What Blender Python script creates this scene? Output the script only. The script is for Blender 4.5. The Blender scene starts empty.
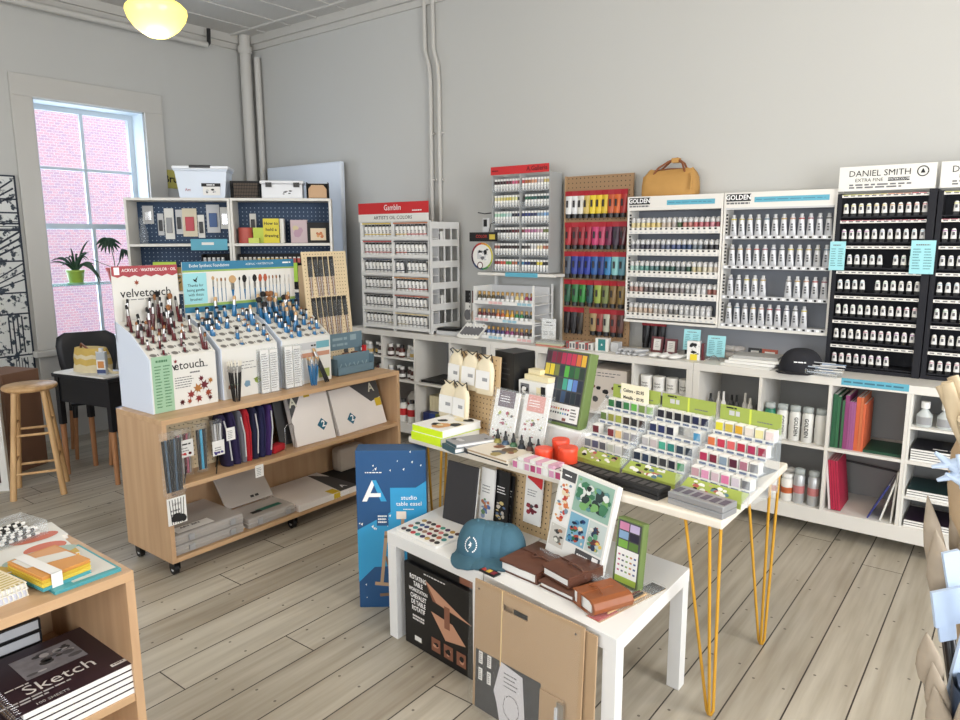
import bpy, math, random
from mathutils import Vector, Matrix
random.seed(7)
C = bpy.context.scene.collection
PI = math.pi
def R(d): return math.radians(d)

# ------------------------------------------------------------------ camera
cam_d = bpy.data.cameras.new('camera'); cam = bpy.data.objects.new('camera', cam_d); C.objects.link(cam)
F_PX, HOR, ROLL, VX = 713.7, 237.97, -0.2186, 1036.2
pit = math.atan((360 - HOR) / F_PX); az = math.atan((VX - 480) * math.cos(pit) / F_PX)
fw = Vector((-math.sin(az) * math.cos(pit), math.cos(az) * math.cos(pit), -math.sin(pit)))
rt = Vector((math.cos(az), math.sin(az), 0)); up = rt.cross(fw)
q = R(ROLL)
rt2 = rt * math.cos(q) + up * math.sin(q); up2 = up * math.cos(q) - rt * math.sin(q)
mw = Matrix((rt2, up2, -fw)).transposed().to_4x4(); mw.translation = (0, 0, 1.6)
cam.matrix_world = mw
cam_d.sensor_width = 36; cam_d.lens = F_PX / 960 * 36; cam_d.clip_start = 0.05
bpy.context.scene.camera = cam

# ------------------------------------------------------------------ world, light, exposure
w = bpy.data.worlds.new('daylight'); bpy.context.scene.world = w; w.use_nodes = True
w.node_tree.nodes['Background'].inputs[0].default_value = (0.80, 0.90, 1.0, 1)
w.node_tree.nodes['Background'].inputs[1].default_value = 3.3
vs = bpy.context.scene.view_settings
vs.view_transform = 'Standard'; vs.look = 'None'; vs.gamma = 1; vs.use_curve_mapping = False
vs.exposure = -0.12
def area(name, loc, rot, sx, sy, power, col):
    l = bpy.data.lights.new(name, 'AREA'); l.shape = 'RECTANGLE'; l.size = sx; l.size_y = sy; l.energy = power; l.color = col
    o = bpy.data.objects.new(name, l); o.location = loc; o.rotation_euler = rot; C.objects.link(o); return o
# daylight entering through the big shop windows behind and beside the photographer
area('daylight_rear_a', (-3.2, -3.60, 1.75), (R(90), 0, 0), 2.3, 2.4, 80, (0.98, 0.985, 1.0))
area('daylight_rear_b', (0.4, -3.60, 1.75), (R(90), 0, 0), 2.3, 2.4, 128, (0.98, 0.99, 1.0))
area('daylight_side', (2.60, 1.2, 1.75), (R(90), 0, R(90)), 2.6, 2.4, 170, (0.99, 0.99, 1.0))
area('daylight_left', (-6.42, 2.83, 1.65), (R(90), 0, R(-90)), 0.72, 1.8, 26, (0.72, 0.85, 1.0))

# ------------------------------------------------------------------ materials
def lin(c): 
    c = c / 255.0
    return c / 12.92 if c <= 0.04045 else ((c + 0.055) / 1.055) ** 2.4
def L3(c): return (lin(c[0]), lin(c[1]), lin(c[2]), 1)
MATS = {}
def M(name, c, rough=0.55, metal=0.0, alpha=1.0, var=0.06, scale=6.0, bump=0.0, coat=0.0, emit=None, es=1.0):
    if name in MATS: return MATS[name]
    m = bpy.data.materials.new(name); m.use_nodes = True; nt = m.node_tree; b = nt.nodes['Principled BSDF']
    b.inputs['Roughness'].default_value = rough; b.inputs['Metallic'].default_value = metal
    b.inputs['Alpha'].default_value = alpha; b.inputs['Coat Weight'].default_value = coat
    b.inputs['Base Color'].default_value = L3(c)
    if var > 0:
        tc = nt.nodes.new('ShaderNodeTexCoord'); no = nt.nodes.new('ShaderNodeTexNoise'); no.inputs['Scale'].default_value = scale
        mr = nt.nodes.new('ShaderNodeMapRange'); mr.inputs['To Min'].default_value = 1 - var; mr.inputs['To Max'].default_value = 1 + var * .6
        mx = nt.nodes.new('ShaderNodeMix'); mx.data_type = 'RGBA'; mx.blend_type = 'MULTIPLY'; mx.inputs[0].default_value = 1
        mx.inputs[6].default_value = L3(c)
        nt.links.new(tc.outputs['Object'], no.inputs['Vector']); nt.links.new(no.outputs['Fac'], mr.inputs[0])
        nt.links.new(mr.outputs[0], mx.inputs[7]); nt.links.new(mx.outputs[2], b.inputs['Base Color'])
        if bump > 0:
            bu = nt.nodes.new('ShaderNodeBump'); bu.inputs['Strength'].default_value = bump; bu.inputs['Distance'].default_value = .01
            nt.links.new(no.outputs['Fac'], bu.inputs['Height']); nt.links.new(bu.outputs[0], b.inputs['Normal'])
    if emit:
        b.inputs['Emission Color'].default_value = L3(emit); b.inputs['Emission Strength'].default_value = es
    MATS[name] = m; return m
def wood(name, c1, c2, axis=0, rough=0.45, freq=22.0, stretch=14.0):
    if name in MATS: return MATS[name]
    m = bpy.data.materials.new(name); m.use_nodes = True; nt = m.node_tree; b = nt.nodes['Principled BSDF']
    b.inputs['Roughness'].default_value = rough
    tc = nt.nodes.new('ShaderNodeTexCoord'); mp = nt.nodes.new('ShaderNodeMapping')
    s = [freq, freq, freq]; s[axis] = freq / stretch; mp.inputs['Scale'].default_value = s
    no = nt.nodes.new('ShaderNodeTexNoise'); no.inputs['Detail'].default_value = 5; no.inputs['Scale'].default_value = 1.0
    cr = nt.nodes.new('ShaderNodeValToRGB'); cr.color_ramp.elements[0].position = .35; cr.color_ramp.elements[1].position = .68
    cr.color_ramp.elements[0].color = L3(c1); cr.color_ramp.elements[1].color = L3(c2)
    nt.links.new(tc.outputs['Object'], mp.inputs[0]); nt.links.new(mp.outputs[0], no.inputs[0]); nt.links.new(no.outputs[0], cr.inputs[0])
    nt.links.new(cr.outputs[0], b.inputs['Base Color'])
    MATS[name] = m; return m
def shop_floor():
    m = bpy.data.materials.new('worn_floorboards'); m.use_nodes = True; nt = m.node_tree; N = nt.nodes; K = nt.links; b = N['Principled BSDF']
    tc = N.new('ShaderNodeTexCoord'); sp = N.new('ShaderNodeSeparateXYZ'); K.new(tc.outputs['Object'], sp.inputs[0])
    def math_(op, a, bb=None, c=None):
        n = N.new('ShaderNodeMath'); n.operation = op
        for i, v in enumerate((a, bb, c)):
            if v is None: continue
            if isinstance(v, (int, float)): n.inputs[i].default_value = v
            else: K.new(v, n.inputs[i])
        return n.outputs[0]
    W = 0.175
    u = math_('DIVIDE', math_('ADD', sp.outputs[0], 0.347 + 40 * W), W)
    idx = math_('FLOOR', u); fr = math_('FRACT', u)
    wn = N.new('ShaderNodeTexWhiteNoise'); wn.noise_dimensions = '1D'; K.new(idx, wn.inputs['W'])
    v = math_('ADD', math_('DIVIDE', sp.outputs[1], 2.9), math_('MULTIPLY', wn.outputs['Value'], 3.0))
    vi = math_('FLOOR', v); vf = math_('FRACT', v)
    wn2 = N.new('ShaderNodeTexWhiteNoise'); wn2.noise_dimensions = '2D'
    cb = N.new('ShaderNodeCombineXYZ'); K.new(idx, cb.inputs[0]); K.new(vi, cb.inputs[1]); K.new(cb.outputs[0], wn2.inputs['Vector'])
    # grain
    mp = N.new('ShaderNodeMapping'); mp.inputs['Scale'].default_value = (26, 1.6, 1); K.new(tc.outputs['Object'], mp.inputs[0])
    gn = N.new('ShaderNodeTexNoise'); gn.inputs['Scale'].default_value = 1.0; gn.inputs['Detail'].default_value = 6; K.new(mp.outputs[0], gn.inputs[0])
    mp2 = N.new('ShaderNodeMapping'); mp2.inputs['Scale'].default_value = (1.3, .5, 1); K.new(tc.outputs['Object'], mp2.inputs[0])
    wn3 = N.new('ShaderNodeTexNoise'); wn3.inputs['Scale'].default_value = 1.1; wn3.inputs['Detail'].default_value = 4; K.new(mp2.outputs[0], wn3.inputs[0])
    cr = N.new('ShaderNodeValToRGB'); e = cr.color_ramp.elements
    e[0].position = .3; e[0].color = L3((143, 132, 115)); e[1].position = .7; e[1].color = L3((196, 189, 174))
    K.new(math_('ADD', math_('MULTIPLY', gn.outputs[0], .55), math_('ADD', math_('MULTIPLY', wn3.outputs[0], .35), math_('MULTIPLY', wn2.outputs['Value'], .16))), cr.inputs[0])
    # gaps, butt joints and nail heads
    gap = math_('ADD', math_('LESS_THAN', fr, 0.030), math_('LESS_THAN', vf, 0.0016))
    ny = math_('FRACT', math_('ADD', math_('DIVIDE', sp.outputs[1], 0.42), math_('MULTIPLY', wn.outputs['Value'], 5.0)))
    dx1 = math_('ABSOLUTE', math_('SUBTRACT', fr, .2)); dx2 = math_('ABSOLUTE', math_('SUBTRACT', fr, .8))
    dx = math_('MULTIPLY', math_('MINIMUM', dx1, dx2), W); dy = math_('MULTIPLY', math_('ABSOLUTE', math_('SUBTRACT', ny, .5)), .42)
    nail = math_('LESS_THAN', math_('ADD', math_('MULTIPLY', dx, dx), math_('MULTIPLY', dy, dy)), 0.000028)
    vo = N.new('ShaderNodeTexVoronoi'); vo.inputs['Scale'].default_value = 2.3; K.new(tc.outputs['Object'], vo.inputs[0])
    knot = math_('LESS_THAN', vo.outputs['Distance'], 0.035)
    dark = math_('MINIMUM', math_('ADD', math_('ADD', gap, math_('MULTIPLY', nail, .7)), math_('MULTIPLY', knot, .55)), 1.0)
    mx = N.new('ShaderNodeMix'); mx.data_type = 'RGBA'; K.new(dark, mx.inputs[0]); K.new(cr.outputs[0], mx.inputs[6]); mx.inputs[7].default_value = L3((52, 44, 36))
    K.new(mx.outputs[2], b.inputs['Base Color'])
    rr = N.new('ShaderNodeMapRange'); rr.inputs['To Min'].default_value = .30; rr.inputs['To Max'].default_value = .55; K.new(wn3.outputs[0], rr.inputs[0]); K.new(rr.outputs[0], b.inputs['Roughness'])
    bu = N.new('ShaderNodeBump'); bu.inputs['Strength'].default_value = .5; bu.inputs['Distance'].default_value = .004
    K.new(math_('SUBTRACT', math_('MULTIPLY', gn.outputs[0], .2), gap), bu.inputs['Height']); K.new(bu.outputs[0], b.inputs['Normal'])
    MATS['worn_floorboards'] = m; return m
def brick_mat():
    m = bpy.data.materials.new('pink_brick'); m.use_nodes = True; nt = m.node_tree; b = nt.nodes['Principled BSDF']; b.inputs['Roughness'].default_value = .9
    tc = nt.nodes.new('ShaderNodeTexCoord'); mp = nt.nodes.new('ShaderNodeMapping'); mp.inputs['Rotation'].default_value = (0, 0, 0)
    sp = nt.nodes.new('ShaderNodeSeparateXYZ'); cb = nt.nodes.new('ShaderNodeCombineXYZ')
    nt.links.new(tc.outputs['Object'], sp.inputs[0]); nt.links.new(sp.outputs[1], cb.inputs[0]); nt.links.new(sp.outputs[2], cb.inputs[1])
    br = nt.nodes.new('ShaderNodeTexBrick'); br.inputs['Scale'].default_value = 8.0
    br.inputs['Color1'].default_value = L3((214, 160, 168)); br.inputs['Color2'].default_value = L3((186, 150, 172)); br.inputs['Mortar'].default_value = L3((212, 194, 198))
    br.inputs['Mortar Size'].default_value = .03
    nt.links.new(cb.outputs[0], br.inputs['Vector']); nt.links.new(br.outputs['Color'], b.inputs['Base Color'])
    return m

wallp = M('warm_white_wall_paint', (187, 187, 184), .7, var=.02, scale=1.2)
trimp = M('trim_paint', (190, 188, 183), .5, var=.02)
ceilp = M('ceiling_paint', (192, 190, 186), .6, var=.02)
floorm = shop_floor()
white = M('white_laminate', (222, 219, 213), .42, var=.015)
lackw = M('white_lacquer', (230, 230, 229), .3, var=.01)
shelfw = M('bookcase_white', (222, 220, 214), .5, var=.02)
oak = wood('blond_plywood', (186, 150, 113), (200, 166, 128), 0)
oakv = wood('blond_plywood_upright', (184, 148, 113), (198, 164, 127), 2)
stoolw = wood('honey_stool_wood', (186, 144, 96), (220, 182, 132), 2)
paper = M('white_paper', (230, 229, 226), .6, var=.01)
card = M('white_card', (224, 223, 218), .55, var=.02)
black = M('black_plastic', (18, 18, 20), .4, var=.05)
blackm = M('matte_black', (24, 24, 26), .7, var=.08)
navy = M('navy_laminate', (11, 13, 24), .75, var=.05)
dgrey = M('dark_grey', (70, 70, 72), .6, var=.05)
grey = M('mid_grey', (150, 151, 154), .55, var=.03)
lgrey = M('light_grey', (196, 197, 199), .5, var=.03)
chrome = M('chrome', (200, 200, 202), .22, 1.0, var=.02)
clear = M('clear_acrylic', (225, 232, 236), .10, 0, .11, var=0)
wrap = M('clear_wrap', (235, 240, 242), .22, 0, .07, var=0)
glass = M('window_glass', (225, 238, 245), .03, 0, .07, var=0)
frost = M('frosted_plastic', (216, 211, 206), .3, 0, .45, var=.03)
teal = M('teal_card', (154, 212, 220), .6, var=.02)
tealstrip = M('blue_label_tape', (92, 168, 192), .55, var=.03)
red = M('signal_red', (196, 40, 44), .5, var=.03)
kraft = M('kraft_board', (176, 150, 118), .6, var=.08, scale=3)
peg = M('pegboard_cream', (216, 196, 160), .6, var=.03)
pegb = M('pegboard_brown', (150, 120, 88), .7, var=.05)
hole = M('peg_hole', (40, 34, 28), .9, var=0)
must = M('mustard_powdercoat', (202, 152, 48), .38, .1, var=.03)
navypeg = M('navy_pegboard', (38, 62, 92), .6, var=.04)
ink = M('black_ink', (16, 16, 18), .6, var=0)
wink = M('white_ink', (245, 245, 245), .6, var=0)
gink = M('grey_ink', (105, 105, 108), .6, var=0)
def col(c, rough=.5, alpha=1.0):
    g = .3 * c[0] + .55 * c[1] + .15 * c[2]; c = tuple(int((v * .86 + g * .14) * .95) for v in c)
    return M('colour_%d_%d_%d_%d' % (c[0], c[1], c[2], int(alpha * 100)), c, rough, alpha=alpha, var=.03)

# ------------------------------------------------------------------ mesh building
class MB:
    def __init__(s): s.v = []; s.f = []; s.mi = []; s.sm = []; s.mats = []; s.T = Matrix.Identity(4)
    def m(s, mat):
        if mat not in s.mats: s.mats.append(mat)
        return s.mats.index(mat)
    def add(s, vs, fs, mat, smooth=False):
        n = len(s.v); s.v += [tuple(s.T @ Vector(v)) for v in vs]; k = s.m(mat)
        for f in fs: s.f.append([i + n for i in f]); s.mi.append(k); s.sm.append(smooth)
        return s
    def box(s, x0, x1, y0, y1, z0, z1, mat):
        vs = [(x, y, z) for z in (z0, z1) for y in (y0, y1) for x in (x0, x1)]
        return s.add(vs, [(0, 2, 3, 1), (4, 5, 7, 6), (0, 1, 5, 4), (2, 6, 7, 3), (0, 4, 6, 2), (1, 3, 7, 5)], mat)
    def ring(s, rings, mat, smooth=True, cap0=True, cap1=True, close=True):
        n = len(rings[0]); vs = [p for r in rings for p in r]; fs = []
        for k in range(len(rings) - 1):
            for i in range(n if close else n - 1):
                j = (i + 1) % n; fs.append((k * n + i, k * n + j, (k + 1) * n + j, (k + 1) * n + i))
        s.add(vs, fs, mat, smooth)
        if cap0: s.add(list(rings[0]), [tuple(range(n))[::-1]], mat)
        if cap1: s.add(list(rings[-1]), [tuple(range(n))], mat)
        return s
    def cyl(s, x, y, z0, z1, r0, r1, mat, n=14):
        return s.ring([[(x + r * math.cos(2 * PI * i / n), y + r * math.sin(2 * PI * i / n), z) for i in range(n)] for r, z in ((r0, z0), (r1, z1))], mat)
    def lathe(s, prof, mat, n=16, x=0, y=0, sx=1, sy=1):
        return s.ring([[(x + sx * r * math.cos(2 * PI * i / n), y + sy * r * math.sin(2 * PI * i / n), z) for i in range(n)] for r, z in prof], mat)
    def tube(s, pts, r, mat, n=8, r1=None):
        pts = [Vector(p) for p in pts]; rings = []; a = None
        for k, p in enumerate(pts):
            d = (pts[min(k + 1, len(pts) - 1)] - pts[max(k - 1, 0)]).normalized()
            if a is None:
                a = d.orthogonal().normalized()
            a = (a - d * a.dot(d)).normalized(); b = d.cross(a)
            rr = r if r1 is None else r + (r1 - r) * k / (len(pts) - 1)
            rings.append([tuple(p + (a * math.cos(2 * PI * i / n) + b * math.sin(2 * PI * i / n)) * rr) for i in range(n)])
        return s.ring(rings, mat)
    def prism(s, poly, d0, d1, mat, ax='y'):
        f = {'y': lambda p, d: (p[0], d, p[1]), 'z': lambda p, d: (p[0], p[1], d), 'x': lambda p, d: (d, p[0], p[1])}[ax]
        n = len(poly); vs = [f(p, d0) for p in poly] + [f(p, d1) for p in poly]
        area2 = sum(poly[i][0] * poly[(i + 1) % n][1] - poly[(i + 1) % n][0] * poly[i][1] for i in range(n))
        fs = [tuple(range(n)), tuple(range(2 * n - 1, n - 1, -1))] + [(i + n, (i + 1) % n + n, (i + 1) % n, i) for i in range(n)]
        # orientation: for 'y' CCW in xz faces -y ; keep outward
        flip = (area2 < 0) ^ (ax in ('z', 'x'))
        if flip: fs = [g[::-1] for g in fs]
        return s.add(vs, fs, mat)
    def ell(s, c, r, mat, n=14, m=8, z0=-1.0, z1=1.0):
        t0 = math.asin(max(-1, z0)); t1 = math.asin(min(1, z1)); rings = []
        for k in range(m + 1):
            t = t0 + (t1 - t0) * k / m; cr = max(math.cos(t), .002)
            rings.append([(c[0] + r[0] * cr * math.cos(2 * PI * i / n), c[1] + r[1] * cr * math.sin(2 * PI * i / n), c[2] + r[2] * math.sin(t)) for i in range(n)])
        return s.ring(rings, mat)
    def text(s, txt, size, x, z, mat, y=-.001, align='CENTER', bold=0.0, sx=1.0, flat=False):
        """lettering on a face that looks towards local -y (or up when flat)"""
        if txt.startswith('~'):                                # print too small to read in the photo: word shaped marks
            n = len(txt) - 1; wd = n * .5 * size * sx; x0 = x - wd / 2; k = 0
            while k < n:
                m_ = min(2 + (k * 7 + n) % 4, n - k); a, b = x0 + wd * k / n, x0 + wd * (k + m_ - .5) / n
                if flat: s.add([(a, y - size * .2, z), (b, y - size * .2, z), (b, y + size * .25, z), (a, y + size * .25, z)], [(0, 1, 2, 3)], mat)
                else: s.add([(a, y, z - size * .2), (b, y, z - size * .2), (b, y, z + size * .25), (a, y, z + size * .25)], [(0, 1, 2, 3)], mat)
                k += m_
            return s
        V, Fc = glyphs(txt, align, bold)
        if flat: vs = [(x + a * size * sx, y + b * size, z) for a, b in V]
        else: vs = [(x + a * size * sx, y, z + b * size) for a, b in V]
        return s.add(vs, Fc, mat)
    def mesh(s, name):
        me = bpy.data.meshes.new(name); me.from_pydata(s.v, [], s.f)
        for mt in s.mats: me.materials.append(mt)
        me.polygons.foreach_set('material_index', s.mi); me.polygons.foreach_set('use_smooth', s.sm)
        me.update(); return me
_G = {}
def glyphs(txt, align, bold):
    k = (txt, align, bold)
    if k not in _G:
        cu = bpy.data.curves.new('lettering', 'FONT'); cu.body = txt; cu.size = 1; cu.align_x = align; cu.align_y = 'CENTER'; cu.offset = bold; cu.resolution_u = 2
        o = bpy.data.objects.new('lettering', cu); C.objects.link(o); bpy.context.view_layer.update()
        me = bpy.data.meshes.new_from_object(o.evaluated_get(bpy.context.evaluated_depsgraph_get()))
        _G[k] = ([(v.co.x, v.co.y) for v in me.vertices], [tuple(p.vertices) for p in me.polygons])
        bpy.data.objects.remove(o); bpy.data.curves.remove(cu); bpy.data.meshes.remove(me)
    return _G[k]
def rotm(rx=0, ry=0, rz=0, loc=(0, 0, 0)):
    return Matrix.Translation(loc) @ Matrix.Rotation(R(rz), 4, 'Z') @ Matrix.Rotation(R(ry), 4, 'Y') @ Matrix.Rotation(R(rx), 4, 'X')

# ------------------------------------------------------------------ objects
def props(o, label=None, cat=None, group=None, kind=None):
    if label: o['label'] = label
    if cat: o['category'] = cat
    if group: o['group'] = group
    if kind: o['kind'] = kind
def obj(name, mb, parent=None, loc=(0, 0, 0), rot=(0, 0, 0), bevel=0.0, label=None):
    me = mb.mesh(name) if isinstance(mb, MB) else mb
    o = bpy.data.objects.new(name, me); C.objects.link(o); o.location = loc; o.rotation_euler = [R(a) for a in rot]
    if parent: o.parent = parent
    if label: o['label'] = label
    if bevel:
        b = o.modifiers.new('bevel', 'BEVEL'); b.width = bevel; b.segments = 2; b.limit_method = 'ANGLE'; b.angle_limit = R(40)
    return o
def struct(name, mb, **k):
    o = obj(name, mb, **k); o['kind'] = 'structure'; return o
def thing(name, label, cat, loc=(0, 0, 0), rz=0, group=None, rot=None):
    o = bpy.data.objects.new(name, None); o.empty_display_size = .05; C.objects.link(o); o.location = loc
    o.rotation_euler = [R(a) for a in (rot or (0, 0, rz))]
    props(o, label, cat, group); return o
def single(name, label, cat, mb, loc=(0, 0, 0), rz=0, group=None, rot=None, bevel=0.0):
    o = obj(name, mb, None, loc, rot or (0, 0, rz), bevel); props(o, label, cat, group); return o
_K = {}
def kind(key, parts):
    """remember the meshes of one kind of thing: [(part name, MB)] ; one entry with name None = a thing that is one mesh"""
    if key not in _K: _K[key] = [(n, mb.mesh(n or key)) for n, mb in parts()]
    return key
def place(key, name, label, cat, loc, rot=(0, 0, 0), group=None, parent_world=None):
    """a new individual of a kind; loc may be given in the frame of a rack through parent_world"""
    Mx = Matrix.Translation(loc) @ Matrix.Rotation(R(rot[2]), 4, 'Z') @ Matrix.Rotation(R(rot[1]), 4, 'Y') @ Matrix.Rotation(R(rot[0]), 4, 'X')
    if parent_world is not None: Mx = parent_world @ Mx
    ps = _K[key]
    if len(ps) == 1 and ps[0][0] is None:
        o = bpy.data.objects.new(name, ps[0][1]); C.objects.link(o)
    else:
        o = bpy.data.objects.new(name, None); o.empty_display_size = .02; C.objects.link(o)
        for n, me in ps:
            c = bpy.data.objects.new(n, me); C.objects.link(c); c.parent = o
    l, qd, _ = Mx.decompose(); o.location = l; o.rotation_euler = qd.to_euler()
    props(o, label, cat, group); return o
ORD = ['first', 'second', 'third', 'fourth', 'fifth', 'sixth', 'seventh', 'eighth', 'ninth', 'tenth', 'eleventh', 'twelfth', 'thirteenth',
       'fourteenth', 'fifteenth', 'sixteenth', 'seventeenth', 'eighteenth', 'nineteenth', 'twentieth']
def frame(loc, rz): return Matrix.Translation(loc) @ Matrix.Rotation(R(rz), 4, 'Z')
def holes(mb, x0, x1, z0, z1, st, y, r=.0028, mat=None, skip=None):
    nx = int((x1 - x0) / st); nz = int((z1 - z0) / st)
    for i in range(nx + 1):
        for j in range(nz + 1):
            x = x0 + i * st; z = z0 + j * st
            mb.add([(x - r, y, z - r), (x + r, y, z - r), (x + r, y, z + r), (x - r, y, z + r)], [(0, 1, 2, 3)], mat or hole)
def lines(mb, x0, x1, z0, z1, n, y, mat=None, th=.35, ragged=True):
    """rows of unreadable small print"""
    rnd = random.Random(int((x0 + z0) * 1e4) + n)
    for k in range(n):
        zc = z1 - (z1 - z0) * (k + .5) / n; h = (z1 - z0) / n * th * .5; x = x0
        xe = x1 if not ragged else x0 + (x1 - x0) * (.7 + .3 * rnd.random())
        while x < xe - .001:
            wd = min((x1 - x0) * (.06 + .12 * rnd.random()), xe - x)
            mb.add([(x, y, zc - h), (x + wd, y, zc - h), (x + wd, y, zc + h), (x, y, zc + h)], [(0, 1, 2, 3)], mat or gink); x += wd + (x1 - x0) * .03
def quad(mb, x0, x1, z0, z1, y, mat): mb.add([(x0, y, z0), (x1, y, z0), (x1, y, z1), (x0, y, z1)], [(0, 1, 2, 3)], mat)
def blotches(mb, x0, x1, z0, z1, y, cols, n, smin=.1, smax=.3, seed=1, sides=7):
    """loose printed shapes inside a rectangle"""
    rnd = random.Random(seed); W = x1 - x0; H = z1 - z0
    for k in range(n):
        s = (smin + (smax - smin) * rnd.random()) * min(W, H) * .5
        cx = x0 + s + (W - 2 * s) * rnd.random(); cz = z0 + s + (H - 2 * s) * rnd.random(); a0 = rnd.random() * 6; e = .4 + .6 * rnd.random()
        pts = []
        for i in range(sides):
            a = a0 + 2 * PI * i / sides; rr = s * (.65 + .35 * rnd.random())
            pts.append((min(max(cx + rr * math.cos(a), x0), x1), y - .00012 * k, min(max(cz + rr * e * math.sin(a), z0), z1)))
        mb.add(pts, [tuple(range(sides))], cols[k % len(cols)])

# ================================================================== THE ROOM
XL, YB, XR, YF, ZC = -6.15, 4.38, 2.5, -3.5, 3.47
mb = MB().box(XL - .3, XR + .1, YF - .1, YB + .1, -.06, 0, floorm); struct('floor', mb)
mb = MB().box(XL - .3, XR + .2, YF - .2, YB + .2, ZC, ZC + .1, ceilp)
for k in range(24):                                         # beaded ceiling boards
    x = XL + .35 + k * .36
    mb.box(x - .012, x + .012, YF, YB, ZC - .008, ZC, ceilp)
for k in range(5): mb.box(XL, XR, YF + 1.2 + k * 1.62 - .02, YF + 1.2 + k * 1.62 + .02, ZC - .014, ZC, ceilp)
struct('ceiling', mb)
mb = MB().box(XL - .3, XR, YB, YB + .12, 0, ZC, wallp); struct('wall_back', mb)
# left wall with the window opening (y 2.42..3.30, z .74..2.66)
WY0, WY1, WZ0, WZ1 = 2.43, 3.30, .74, 2.665
mb = MB().box(XL - .3, XL, YF, WY0, 0, ZC, wallp).box(XL - .3, XL, WY1, YB, 0, ZC, wallp)
mb.box(XL - .3, XL, WY0, WY1, 0, WZ0, wallp).box(XL - .3, XL, WY0, WY1, WZ1, ZC, wallp); struct('wall_left', mb)
def walled(name, x0, x1, horizontal, fixed, t, holes_):
    mb = MB(); cur = x0
    def bx(a, b, z0, z1):
        if horizontal: mb.box(a, b, fixed, fixed + t, z0, z1, wallp)
        else: mb.box(fixed, fixed + t, a, b, z0, z1, wallp)
    for a, b, z0, z1 in holes_:
        bx(cur, a, 0, ZC); bx(a, b, 0, z0); bx(a, b, z1, ZC); cur = b
    bx(cur, x1, 0, ZC); struct(name, mb)
walled('wall_front', XL - .3, XR, True, YF - .12, .12, [(-4.3, -2.1, .6, 2.9), (-.7, 1.5, .6, 2.9)])
walled('wall_right', YF, YB, False, XR, .12, [(-.1, 2.5, .6, 2.9)])
for n, (a, b, h) in enumerate([(-4.3, -2.1, True), (-.7, 1.5, True), (-.1, 2.5, False)]):
    mb = MB(); c0, c1 = (YF - .09, YF - .04) if h else (XR + .04, XR + .09)
    def bx(u0, u1, z0, z1):
        if h: mb.box(u0, u1, c0, c1, z0, z1, trimp)
        else: mb.box(c0, c1, u0, u1, z0, z1, trimp)
    bx(a, a + .06, .6, 2.9); bx(b - .06, b, .6, 2.9); bx(a, b, .6, .66); bx(a, b, 2.84, 2.9); bx(a, b, 1.7, 1.75); bx((a + b) / 2 - .02, (a + b) / 2 + .02, .6, 2.9)
    struct('window_%d' % (n + 2), mb)
# ceiling cornice and pipework
mb = MB().box(XL, XL + .05, YF, YB, ZC - .07, ZC, trimp).box(XL, XL + .02, YF, YB, ZC - .12, ZC - .07, trimp); struct('trim_1', mb)
mb = MB().box(XL, XR, YB - .05, YB, ZC - .07, ZC, trimp).box(XL, XR, YB - .02, YB, ZC - .12, ZC - .07, trimp); struct('trim_2', mb)
mb = MB().box(XL, XL + .03, YF, YB, 0, .19, trimp); struct('baseboard_left', mb)
mb = MB().box(XL, XR, YB - .03, YB, 0, .19, trimp); struct('baseboard_back', mb)
pp = MB().cyl(XL + .10, YB - .10, 0, ZC, .052, .052, trimp, 16).cyl(XL + .10, YB - .10, ZC - .16, ZC - .1, .064, .064, trimp, 16).cyl(XL + .2, YB - .045, 0, ZC - .2, .03, .03, trimp, 10)
single('corner_pipe', 'thick white painted pipe running floor to ceiling in the corner', 'pipe', pp)
pp = MB().tube([(XL + .14, YF + .6, ZC - .17), (XL + .14, 3.86, ZC - .17)], .026, trimp, 10)
pp.tube([(XL + .14, 3.86, ZC - .17), (XL + .14, 3.88, ZC - .15), (XL + .14, 3.885, ZC - .03)], .018, blackm, 8)
pp.tube([(XL + .14, 3.45, ZC - .19), (XL + .14, 3.45, ZC)], .007, trimp, 6)
for k in range(4): pp.tube([(XL + .14, -2.4 + k * 1.4, ZC - .19), (XL + .14, -2.4 + k * 1.4, ZC)], .007, trimp, 6)
single('sprinkler_pipe', 'horizontal white pipe hung under the ceiling above the window', 'pipe', pp)
for nm, x0, lab in (('a', -3.82, 'left one of the paired thin white conduits running up the back wall'), ('b', -3.735, 'right one of the paired thin white conduits running up the back wall')):
    pp = MB().tube([(x0, YB - .022, .9), (x0, YB - .022, 2.78), (x0 - .01, YB - .022, 2.9), (x0 - .05, YB - .022, 3.02), (x0 - .055, YB - .022, ZC)], .017, trimp, 10)
    for z in (1.3, 2.05, 2.4): pp.box(x0 - .03, x0 + .03, YB - .03, YB, z - .008, z + .008, trimp)
    single('wall_conduit', lab, 'pipe', pp)

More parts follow.
